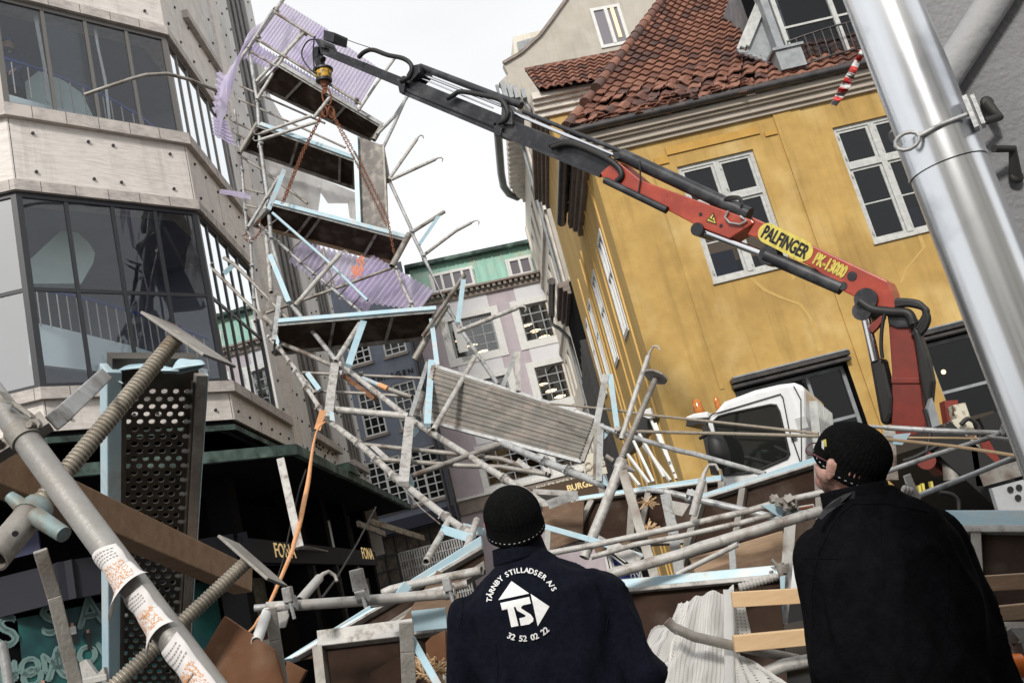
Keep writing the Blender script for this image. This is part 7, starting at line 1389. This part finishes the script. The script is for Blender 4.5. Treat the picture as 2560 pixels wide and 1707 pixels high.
mb = MB(); tcl = axp(E2(190, 520)); mb.tube([TA+ax_*(tcl-.02), TA+ax_*(tcl+.02)], rr*1.17, 32); build(mb, 'clamp_band', M['galvd'], tt, bevel=.002)
mb = MB(); c = W(E2(330, 430), 1.7); mb.tube([c+V((0, .02, 0)), c-V((0, .02, 0))], .014, 6); mb.tube([c-V((0, .02, 0)), c-V((0, .034, 0))], .007, 6); mb.box(c+V((-.005, 0, 0)), ax_*.02, view*.012, side*.022); c2 = W(E2(20, 625), 1.7); mb.box(c2, ax_*.016, view*.012, side*.022); mb.tube([c2, c2+view*.03], .01, 6); build(mb, 'clamp_lug', M['galvd'], tt)
paper = mat('white_label_paper', (.66, .63, .62), .6, col2=(.72, .69, .68), ns=30); inkk = mat('grey_print', (.28, .27, .27), .7); oink = mat('orange_print', (.70, .33, .13), .7)
sgn = 1 if (surf(.5, .5)-surf(.5, -.5)).dot(cR) > 0 else -1
def label_(t0, t1, a0, a1, flare, seed):
    rnd = random.Random(seed); mb = MB()
    def fn(u, v, k=.001): 
        tt_ = t0+(t1-t0)*v; lift = max(0, v-.45)*flare; edge = .006*math.sin(u*4+seed); return surf(tt_+edge*(1 if v > .5 else -1), sgn*(a0+(a1-a0)*u), k+lift*lift*3*(1-u*.5)+.0012*math.sin(v*14+u*5))
    mb.grid(fn, 20, 24); o = build(mb, 'paper_label', paper, tt, solid=.0004)
    mb = MB()
    for j in range(4):      # lines of small text
        v = .07+.065*j; u = .08
        while u < .78:
            du = rnd.uniform(.04, .09); mb.quad(fn(u, v, .0018), fn(u+du, v, .0018), fn(u+du, v+.022, .0018), fn(u, v+.022, .0018)); u += du+.03
    build(mb, 'text_lines', inkk, o); mb = MB(); n = 17     # loose orange blotch field in place of the code
    for i in range(260):
        u = rnd.uniform(.12, .82); v = rnd.uniform(.36, .90); s = rnd.uniform(.015, .035); mb.quad(fn(u, v, .002), fn(u+s, v+s*.1, .002), fn(u+s*.9, v+s*.7, .002), fn(u-s*.1, v+s*.5, .002))
    build(mb, 'orange_blotches', oink, o)
tL = [axp(p) for p in (C2(850, 600), C2(980, 870), C2(1140, 890), C2(1290, 1200), C2(1400, 1290), C2(1600, 1600))]
label_(tL[0]-.01, tL[1]+.02, -1.6, .75, .19, 1); label_(tL[2]-.01, tL[3]+.01, -1.5, .45, .15, 2); label_(tL[4]-.01, tL[5]+.05, -1.4, .45, .1, 3)
# flat arm, timber, small plates
loose('steel_flat_bar', [E2(440, 400), E2(520, 340), E2(905, -20)], [1.72, 1.75, 2.2], 'flat galvanised arm bolted from the big tube clamp up to the plank top', cat='arm', m='galv', flat=(.036, .008))
mb = MB(); mb.prism([W(p, 1.68) for p in (E2(60, 210), E2(130, 225), E2(250, 310), E2(268, 345), E2(215, 320))], V((0, .012, 0))); mb.prism([W(p, 1.7) for p in (E2(70, 220), E2(160, 330), E2(240, 375), E2(255, 360))], V((0, .012, 0))); mb.prism([W(p, 1.66) for p in (E2(-20, 120), E2(30, 190), E2(60, 225), E2(-20, 210))], V((0, .03, 0))); tag(build(mb, 'torn_bracket', M['galvd']), 'torn sheet bracket with two prongs at the upper end of the big tube', 'bracket')
b0_, b1_ = W(E2(-160, 745), 1.95), W(C2(1880, 775), 3.3); mb = MB(); up_ = (W(E2(0, 650), 2.45)-W(E2(0, 980), 2.45)).normalized()
mb.beam(b0_, b1_, .07, .088, up_); tag(build(mb, 'timber_beam', mat('sawn_brown_timber', (.22, .13, .07), .75, col2=(.33, .21, .13), ns=4, stretch=(1, 6, 6), contrast=(.3, .7), bump=.15, bs=40), bevel=.004), 'thick brown timber beam crossing behind the big tube in the left foreground', 'timber')
loose('flat_brace', [C2(310, 540), C2(420, 900), C2(600, 1640)], [2.4, 2.45, 2.5], 'dark flat steel brace hanging down at the lower left in front of the teal poster', cat='brace', m='galvd', flat=(.034, .02))
loose('steel_tube', [C2(10, 1250), C2(40, 1400), C2(70, 1600)], 2.6, 'thin pale hooked tube standing at the bottom left corner', .013, 'galv')
board('pale grey broken panel pieces in the gap left of the blue plank edge', [C2(610, 1410), C2(660, 1380), C2(750, 1500), C2(800, 1440), C2(820, 1560), C2(640, 1560)], 3.0, 'galvw', cat='panel', name='broken_panel', group=None)
loose('steel_strut', [C2(640, 1560), C2(830, 1520)], 2.9, 'pale horizontal strip under the broken panel pieces', cat='strut', m='galvw', flat=(.02, .01))
# ------------------------------------------------------------------ people
def blob(prims, vox, smooth=6):
    """union of tapered capsules and lofts -> one continuous mesh (voxel remesh)"""
    mb = MB()
    for p in prims:
        if p[0] == 'cap':
            _, pts, rs = p; mb.tube(pts, rs, 20)
            for q, r in ((pts[0], rs[0]), (pts[-1], rs[-1])): mb.sphere(q, r, 16)
            for q, r in zip(pts[1:-1], rs[1:-1]): mb.sphere(q, r*.99, 16)
        elif p[0] == 'ell': mb.sphere(p[1], 1, 24, 0, p[2])
        elif p[0] == 'loft':
            rings = p[1]; n = 32; vs = []; fs = []
            yaw = p[2]; ex = V((math.cos(yaw), math.sin(yaw), 0)); ey = V((-math.sin(yaw), math.cos(yaw), 0))
            for (c, hw, hd) in rings:
                for k in range(n):
                    t = 2*math.pi*k/n; x, y = math.cos(t), math.sin(t); e = .85; vs.append(V(c)+ex*(math.copysign(abs(x)**e, x)*hw)+ey*(math.copysign(abs(y)**e, y)*hd))
            for i in range(len(rings)-1):
                for k in range(n): fs.append((i*n+k, i*n+(k+1) % n, (i+1)*n+(k+1) % n, (i+1)*n+k))
            fs += [tuple(range(n)), tuple(range(len(vs)-n, len(vs)))]; mb.add(vs, fs)
    me = D.meshes.new('b'); me.from_pydata([tuple(v) for v in mb.v], [], mb.f); o = D.objects.new('b', me); COL.objects.link(o)
    bm = bmesh.new(); bm.from_mesh(me); bmesh.ops.recalc_face_normals(bm, faces=bm.faces); bm.to_mesh(me); bm.free()
    m = o.modifiers.new('r', 'REMESH'); m.mode = 'VOXEL'; m.voxel_size = vox
    s = o.modifiers.new('s', 'SMOOTH'); s.iterations = smooth; s.factor = .5
    dg = bpy.context.evaluated_depsgraph_get(); dg.update(); me2 = D.meshes.new_from_object(o.evaluated_get(dg)); D.objects.remove(o)
    return me2
from mathutils import noise
def add_mesh(me, name, m, par, amp=0, fn=None, sc=(9, 9, 3.2)):
    at = wloc(par)
    if amp:
        no = [v.normal.copy() for v in me.vertices]
        for v, n_ in zip(me.vertices, no):
            p = v.co; q = V((p.x*sc[0], p.y*sc[1], p.z*sc[2])); h = noise.noise(q)+.5*noise.noise(q*2.3+V((5, 1, 2))); h = 1-abs(h)*2.2
            k = fn(p) if fn else 1; v.co = p+n_*(h*amp*k)
    for v in me.vertices: v.co = v.co-at
    for p in me.polygons: p.use_smooth = True
    me.materials.clear(); me.materials.append(m); o = D.objects.new(name, me); COL.objects.link(o); o.parent = par; return o
def hand(prims, w, d, up, s=1):
    """palm, four fingers and thumb as capsules, slightly curled"""
    d = d.normalized(); side_ = d.cross(up).normalized(); nrm_ = side_.cross(d)
    prims.append(('cap', [w, w+d*.045*s, w+d*.085*s], [.026*s, .030*s, .028*s]))
    for i, (off, ln, r) in enumerate(((-.027, .066, .0085), (-.009, .075, .009), (.009, .070, .0088), (.026, .055, .0078))):
        a = w+d*.085*s+side_*off*s; prims.append(('cap', [a, a+(d*.55+nrm_*-.12)*ln*s, a+(d*.85-nrm_*.45)*ln*s], [r*s, r*.95*s, r*.8*s]))
    t = w+d*.03*s-side_*.028*s; prims.append(('cap', [t, t+(d*.03-side_*.022)*s, t+(d*.058-side_*.024-nrm_*.008)*s], [.011*s, .010*s, .009*s]))
def person(label, base, H, yaw, hyaw, hpitch, P, jm, hm, sm, vox=.0085, hatc=None, group=None, name='person', trm=None):
    """P: joints in world space: neck, head, shL, elL, wrL, shR, elR, wrR, rings for torso"""
    t = thing(name, base, label, 'person', group)
    rgt = V((math.cos(yaw), math.sin(yaw), 0)); fwd = V((-math.sin(yaw), math.cos(yaw), 0)); hf_ = V((-math.sin(hyaw)*math.cos(hpitch), math.cos(hyaw)*math.cos(hpitch), math.sin(hpitch))); hr = V((math.cos(hyaw), math.sin(hyaw), 0)); hu = hr.cross(hf_)
    hc = P['head']; s = H/1.78; bz = base[2]; pel = V((P['neck'].x, P['neck'].y, bz+.93*s)); pr = []
    R3 = lambda a, b, c: hr*a+hf_*b+hu*c
    pr += [('cap', [P['neck']-V((0, 0, .04)), hc-hu*.05*s], [.058*s, .054*s])]
    def ell(c, a, b, c_): # oriented ellipsoid via capsule approx
        pr.append(('cap', [c-hu*c_*.35, c, c+hu*c_*.35], [a*.92, a, a*.9]))
    ell(hc, .070*s, .09*s, .09*s); pr += [('cap', [hc-R3(0, .022, -.0)*s, hc+R3(0, .02, .01)*s], [.070*s, .070*s]), ('cap', [hc+R3(0, .045, -.04)*s, hc+R3(0, .055, -.085)*s], [.05*s, .034*s]), ('cap', [hc+R3(0, .09, .0)*s, hc+R3(0, .108, -.028)*s], [.009*s, .014*s]), ('cap', [hc+R3(-.03, .055, -.065)*s, hc+R3(.03, .055, -.065)*s], [.03*s, .03*s])]
    for sd in (-1, 1): pr += [('cap', [hc+R3(sd*.078, -.005, .012)*s, hc+R3(sd*.081, -.004, -.028)*s], [.013*s, .010*s]), ('cap', [hc+R3(sd*.04, .055, -.03)*s, hc+R3(sd*.055, .02, -.03)*s], [.026*s, .03*s])]
    pr += [('loft', [(pel, .15*s, .10*s), (pel+V((0, 0, .15*s)), .14*s, .09*s), (pel+V((0, 0, .35*s)), .16*s, .10*s), (P['neck']-V((0, 0, .10)), .12*s, .07*s), (P['neck'], .055*s, .055*s)], yaw)]
    for a in 'LR': pr.append(('cap', [P['sh'+a], P['el'+a], P['wr'+a]], [.045*s, .038*s, .027*s])); hand(pr, P['wr'+a], (P['wr'+a]-P['el'+a]), V((0, 0, 1)), s*.95)
    legs = []
    for sd in (-1, 1):
        hp_ = pel+rgt*sd*.09*s; kn = hp_+fwd*.03+V((0, 0, -.43*s)); an = V((hp_.x, hp_.y, bz+.08))-fwd*.02; legs.append((hp_, kn, an))
        pr.append(('cap', [hp_, kn, an], [.085*s, .055*s, .038*s])); pr.append(('cap', [an-V((0, 0, .03)), an-V((0, 0, .045))+fwd*.16*s], [.035*s, .03*s]))
    body = add_mesh(blob(pr, .0068, 4), 'body', sm, t)
    tr_ = [('loft', [(pel+V((0, 0, -.06)), .17*s, .125*s), (pel+V((0, 0, .1)), .165*s, .12*s)], yaw)]
    for hp_, kn, an in legs: tr_.append(('cap', [hp_, kn, an+V((0, 0, .02))], [.105*s, .08*s, .075*s]))
    add_mesh(blob(tr_, .014, 5), 'trousers', trm or M['blkc'], t, .008)
    sh = [('cap', [an-V((0, 0, .03))-fwd*.04, an-V((0, 0, .035))+fwd*.17*s], [.048, .042]) for hp_, kn, an in legs]; add_mesh(blob(sh, .01, 3), 'shoes', M['rub'], t)
    jk_ = [('loft', P['rings'], yaw)]+[('cap', [P['sh'+a], P['el'+a], P['wr'+a]], list(P.get('r'+a, (.068*s, .06*s, .045*s)))) for a in 'LR']+P.get('extra', [])
    jme = blob(jk_, vox, 5); jo = add_mesh(jme, 'jacket', jm, t, .019, fn=P.get('damp'), sc=(8, 8, 3.2))
    # collar
    mb = MB(); c0 = P['coll']
    def cf(u, v): a = 2*math.pi*u; r = c0[1]*(1-.10*v)+(.008*math.sin(a*3)); return c0[0]+(rgt*math.cos(a)*r+fwd*math.sin(a)*r*.95)+V((0, 0, 1))*((v-.5)*c0[2]+c0[3]*math.cos(a)*.5)
    mb.grid(cf, 40, 8); build(mb, 'collar', jm, jo, solid=.012)
    # knitted hat
    if P.get('hat'):
        hcn, hw, hd, hh, cut, back = P['hat'][:6]; mb = MB(); hp_a = P['hat'][6] if len(P['hat']) > 6 else hpitch; hF = V((-math.sin(hyaw)*math.cos(hp_a), math.cos(hyaw)*math.cos(hp_a), math.sin(hp_a))); hU = hr.cross(hF)
        def hfn(u, v):
            a = 2*math.pi*u; th_ = v*cut; st_, ct_ = (math.sin(th_) if th_ < 1.35 else .976+.03*math.sin(min(1.57, (th_-1.35)*2))), math.cos(th_); rb = 1+.012*math.cos(a*46)*min(1, st_*1.5)*(1 if v < .86 else .3)+.02*max(0, min(1, (v-.86)*20))
            x = math.cos(a)*st_*hw*rb; y = math.sin(a)*st_*hd*rb; z = ct_*hh*(1 if ct_ > 0 else 1.15); return hcn+hr*x+hF*(y-back*max(0, ct_))+hU*z
        mb.grid(hfn, 184, 30); ht = build(mb, 'knit_hat', hatc or M['knit'], t, solid=.006)
        mb = MB()
        for i in range(38):
            u = (i+.5)/38; q = [hfn(u-.006+(du), .925+dv)+(hfn(u, .925)-hcn).normalized()*.0045 for du, dv in ((0, -.003), (.010, -.006), (.011, .003), (.001, .006))]; mb.quad(*q)
        if P.get('dash', True): build(mb, 'stitched_stripe', M['print'], ht)
    return t, jo, body, (hr, hf_, hu)
# first man, seen from behind, looking up at the crane
J1 = mk(1080, 1340, 4.055); X0, Y0 = -.138, 2.9
P1 = dict(damp=lambda p: min(1, max(.08, (math.hypot(p.x-X0, p.z-1.39)-.10)/.09)), neck=V((X0, Y0, 1.50)), head=V((X0+.004, Y0+.01, 1.655)), shL=V((-.335, Y0, 1.405)), elL=V((-.402, Y0+.02, 1.13)), wrL=V((-.33, Y0+.17, .93)), shR=V((.06, Y0, 1.392)), elR=V((.122, Y0-.02, 1.135)), wrR=V((.06, Y0+.2, 1.02)),
    rL=(.066, .062, .045), rR=(.070, .066, .048), coll=(V((X0-.002, Y0+.006, 1.560)), .078, .050, .006),
    rings=[(V((X0, Y0, .80)), .20, .15), (V((X0, Y0, 1.0)), .205, .15), (V((X0, Y0-.01, 1.2)), .215, .145), (V((X0, Y0-.015, 1.33)), .222, .14), (V((X0, Y0-.02, 1.42)), .205, .125), (V((X0, Y0-.012, 1.47)), .155, .105), (V((X0, Y0, 1.51)), .10, .085), (V((X0, Y0, 1.54)), .072, .07)],
    hat=(V((X0+.006, Y0, 1.666)), .087, .106, .096, 2.02, .012, .5))
h1, jo1, bo1, hb = person('man seen from behind in a navy fleece with a white TS logo and black cap', (X0, Y0, 0), 1.80, 0, 0.06, .42, P1, M['navy'], None, M['skinr'], .0085)
# printed logo laid on the jacket
bmj = bmesh.new(); bmj.from_mesh(jo1.data); off_ = wloc(jo1)
for v in bmj.verts: v.co += off_
bmesh.ops.triangulate(bmj, faces=bmj.faces); bvh = BVHTree.FromBMesh(bmj)
def proj(x, y, k=.004):
    d = ray(J1(x, y)).normalized(); h = bvh.ray_cast(EYE, d)
    return (h[0]-d*k) if h[0] else W(J1(x, y), Y0-.15)
def ptext(mb, s, size, cx, cy, ang, bold=1.6):
    vs, fs = text_mesh(s, size, 0); c_, s_ = math.cos(ang), math.sin(ang)
    b = bmesh.new(); bv_ = [b.verts.new(v) for v in vs]
    for f in fs:
        try: b.faces.new([bv_[i] for i in f])
        except ValueError: pass
    bmesh.ops.remove_doubles(b, verts=b.verts, dist=.01); bmesh.ops.triangulate(b, faces=b.faces)
    for _ in range(4):
        le = [e for e in b.edges if e.calc_length() > 9]
        if not le: break
        bmesh.ops.subdivide_edges(b, edges=le, cuts=1); bmesh.ops.triangulate(b, faces=b.faces)
    b.verts.index_update(); vs = [v.co.copy() for v in b.verts]; fs = [tuple(v.index for v in f.verts) for f in b.faces]; b.free()
    for dx, dy in ((0, 0), (bold, 0), (-bold, 0), (0, bold), (0, -bold)):
        mb.add([proj(cx+(v.x+dx)*c_-(-(v.y+dy))*s_, cy+(v.x+dx)*s_+(-(v.y+dy))*c_, .0075+abs(dx)*.0002+abs(dy)*.0001) for v in vs], [f for f in fs])
mb = MB(); CX, CY, RR = 925, 690, 345; s_ = 'TÅRNBY STILLADSER A/S'; n = len(s_)
wdt = {'T': 1, 'I': .55, 'L': .9, ' ': .62, '/': .6, 'Y': 1, 'B': 1.02, 'R': 1.05, 'N': 1.08}; tot = sum(wdt.get(c, 1) for c in s_); acc = 0
for c in s_:
    wv = wdt.get(c, 1); f = (acc+wv/2)/tot; acc += wv; a = math.radians(-180+4+f*(180-27)); 
    if c != ' ': ptext(mb, c, 74, CX+RR*math.cos(a), CY+RR*math.sin(a), a+math.pi/2, 2.2)
for i, c in enumerate('32 52 02 22'):
    a = math.radians(114-i*6.7); 
    if c != ' ': ptext(mb, c, 84, 925+345*math.cos(a), 695+335*math.sin(a)+8, a-math.pi/2, 2.6)
def ppoly(mb, pts):
    # subdivide so the print follows the cloth
    from mathutils.geometry import tessellate_polygon
    tr3 = tessellate_polygon([[V((x, y, 0)) for x, y in pts]])
    for t in tr3:
        A, B, C_ = [V((pts[i][0], pts[i][1], 0)) for i in t]; N_ = 8; idx = {}
        vs = []; fs = []
        for i in range(N_+1):
            for j in range(N_+1-i): q = A+(B-A)*i/N_+(C_-A)*j/N_; idx[i, j] = len(vs); vs.append(proj(q.x, q.y))
        for i in range(N_):
            for j in range(N_-i):
                fs.append((idx[i, j], idx[i+1, j], idx[i, j+1]))
                if j < N_-i-1: fs.append((idx[i+1, j], idx[i+1, j+1], idx[i, j+1]))
        mb.add(vs, fs)
ppoly(mb, [(805, 452), (985, 578), (672, 645)]); ppoly(mb, [(1000, 582), (1190, 710), (1072, 910)])
ppoly(mb, [(693, 675), (985, 612), (1002, 680), (925, 697), (905, 712), (905, 730), (1000, 790), (1028, 830), (1025, 860), (985, 890), (900, 905), (885, 830), (945, 815), (950, 800), (865, 752), (850, 725), (845, 712), (828, 716), (878, 905), (803, 920), (765, 735), (710, 748)])
build(mb, 'printed_logo', M['print'], jo1)
def seams(jo, bv, lines, m, r=.0016, fm=J1, k=.0005):
    for ln_ in lines:
        pts = []
        for (x0, y0), (x1, y1) in zip(ln_[:-1], ln_[1:]):
            for i in range(10):
                f = i/10; h = bv.ray_cast(EYE, ray(fm(x0+(x1-x0)*f, y0+(y1-y0)*f)).normalized())
                if h[0]: pts.append(h[0]-ray(fm(x0, y0)).normalized()*k)
        if len(pts) > 3: mb = MB(); mb.tube(pts, r, 6); build(mb, 'seam', m, jo)
seams(jo1, bvh, ([(330, 400), (300, 560), (310, 760), (270, 960)], [(1450, 190), (1560, 380), (1730, 600), (1790, 800), (1760, 980)], [(420, 380), (250, 560)], [(1250, 200), (1600, 290)], [(640, 1080), (670, 1300), (660, 1480)]), M['navy'], .0022)
bmj.free()
# second man, three-quarter from behind, in black
X2, Y2 = .775, 2.5
P2 = dict(neck=V((.79, Y2, 1.45)), head=V((.783, Y2, 1.562)), shL=V((.632, Y2-.02, 1.345)), elL=V((.585, Y2-.02, 1.09)), wrL=V((.60, Y2+.15, .90)), shR=V((.918, Y2+.01, 1.315)), elR=V((.948, Y2, 1.06)), wrR=V((.90, Y2+.14, .88)),
    rL=(.068, .066, .045), rR=(.072, .06, .045), coll=(V((.772, Y2-.005, 1.462)), .086, .07, -.01),
    rings=[(V((X2, Y2, .78)), .21, .16), (V((X2, Y2, 1.0)), .215, .16), (V((X2, Y2-.01, 1.18)), .215, .155), (V((X2+.005, Y2-.01, 1.31)), .20, .135), (V((X2+.01, Y2-.01, 1.385)), .165, .11), (V((X2+.01, Y2, 1.43)), .12, .09), (V((.78, Y2, 1.465)), .075, .075)],
    hat=(V((.795, Y2-.005, 1.580)), .079, .098, .087, 2.0, .02, .85))
h2, jo2, bo2, hb2 = person('man in a plain black coat, black knitted cap and glasses, turned left', (X2, Y2, 0), 1.72, .25, .48, .50, P2, M['blkc'], None, M['skinr'], .0085)
bmk = bmesh.new(); bmk.from_mesh(jo2.data); off2 = wloc(jo2)
for v in bmk.verts: v.co += off2
bmesh.ops.triangulate(bmk, faces=bmk.faces); bv2 = BVHTree.FromBMesh(bmk)
seams(jo2, bv2, ([(480, 640), (390, 720), (300, 900), (265, 1100), (275, 1300)], [(900, 690), (960, 850), (980, 1100), (960, 1300)], [(480, 640), (660, 640), (900, 690)], [(215, 920), (420, 925)], [(620, 700), (630, 900), (640, 1100)]), M['blkc'], .0016, C7); bmk.free()
mb = MB()
cl_ = [C7(*q) for q in ((492, 572), (440, 590), (380, 622), (330, 668), (305, 712), (318, 722), (350, 690), (400, 655), (450, 632), (492, 612))]
vs_ = [W(q, 2.40+.03*math.sin(i)) for i, q in enumerate(cl_)]; mb.prism(vs_, V((0, .006, 0))); build(mb, 'collar_lining', mat('grey_lining', (.028, .029, .033), .9, col2=(.016, .016, .019), ns=60), h2)
hr, hf_, hu = hb2; hc = P2['head']
mb = MB(); g0 = hc+hf_*.09+hu*.012
for sd in (-1, 1):
    c = g0+hr*sd*.033+hf_*.012; mb.tube([c+hr*.024*math.cos(t)+hu*.017*math.sin(t) for t in [2*math.pi*i/12 for i in range(13)]], .0018, 6); mb.tube([c+hr*sd*.024, hc+hr*sd*.08+hu*.014], .002, 6)
mb.tube([g0+hf_*.014-hr*.009, g0+hf_*.014+hr*.009], .0018, 6); build(mb, 'glasses', mat('dark_red_frame', (.10, .02, .03), .3), h2)
mb = MB(); b_ = W(C7(325, 335), 2.41); mb.box(b_, (hr*.3+hf_*.6).normalized()*.007, V((0, .002, 0)), V((.003, 0, .009)), 0); mb.box(b_+V((.006, -.001, .003)), V((.0035, 0, 0)), V((0, .002, 0)), V((.002, 0, .009)), 1); build(mb, 'cap_badge', [M['print'], M['yelp']], h2)
# watcher with a blue cap inside the upper bay
hp0 = on(A1(55, 300), Pl2(PF, .95)); b3 = V((hp0.x, hp0.y, hp0.z-1.64))
P3 = dict(neck=hp0+V((0, 0, -.17)), head=hp0+V((0, 0, -.02)), coll=(hp0+V((0, 0, -.15)), .08, .06, .0), shL=hp0+V((-.19, 0, -.24)), shR=hp0+V((.19, 0, -.24)), elL=hp0+V((-.22, .0, -.52)), elR=hp0+V((.22, 0, -.52)), wrL=hp0+V((-.1, .15, -.66)), wrR=hp0+V((.12, -.15, -.66)), rL=(.06, .05, .04), rR=(.06, .05, .04),
    rings=[(hp0+V((0, 0, -.9)), .18, .13), (hp0+V((0, 0, -.6)), .17, .12), (hp0+V((0, 0, -.36)), .19, .12), (hp0+V((0, 0, -.24)), .13, .09), (hp0+V((0, 0, -.16)), .06, .06)], hat=(hp0+V((0, 0, .03)), .088, .105, .09, 1.5, .0), dash=False)
person('man in a bright blue cap standing behind the upper bay window at the far left', tuple(b3), 1.78, -2.0, -2.2, -.3, P3, mat('dark_blue_jacket', (.02, .03, .08), .8), None, M['skin'], .02, hatc=mat('bright_blue_cap', (.02, .11, .32), .7))
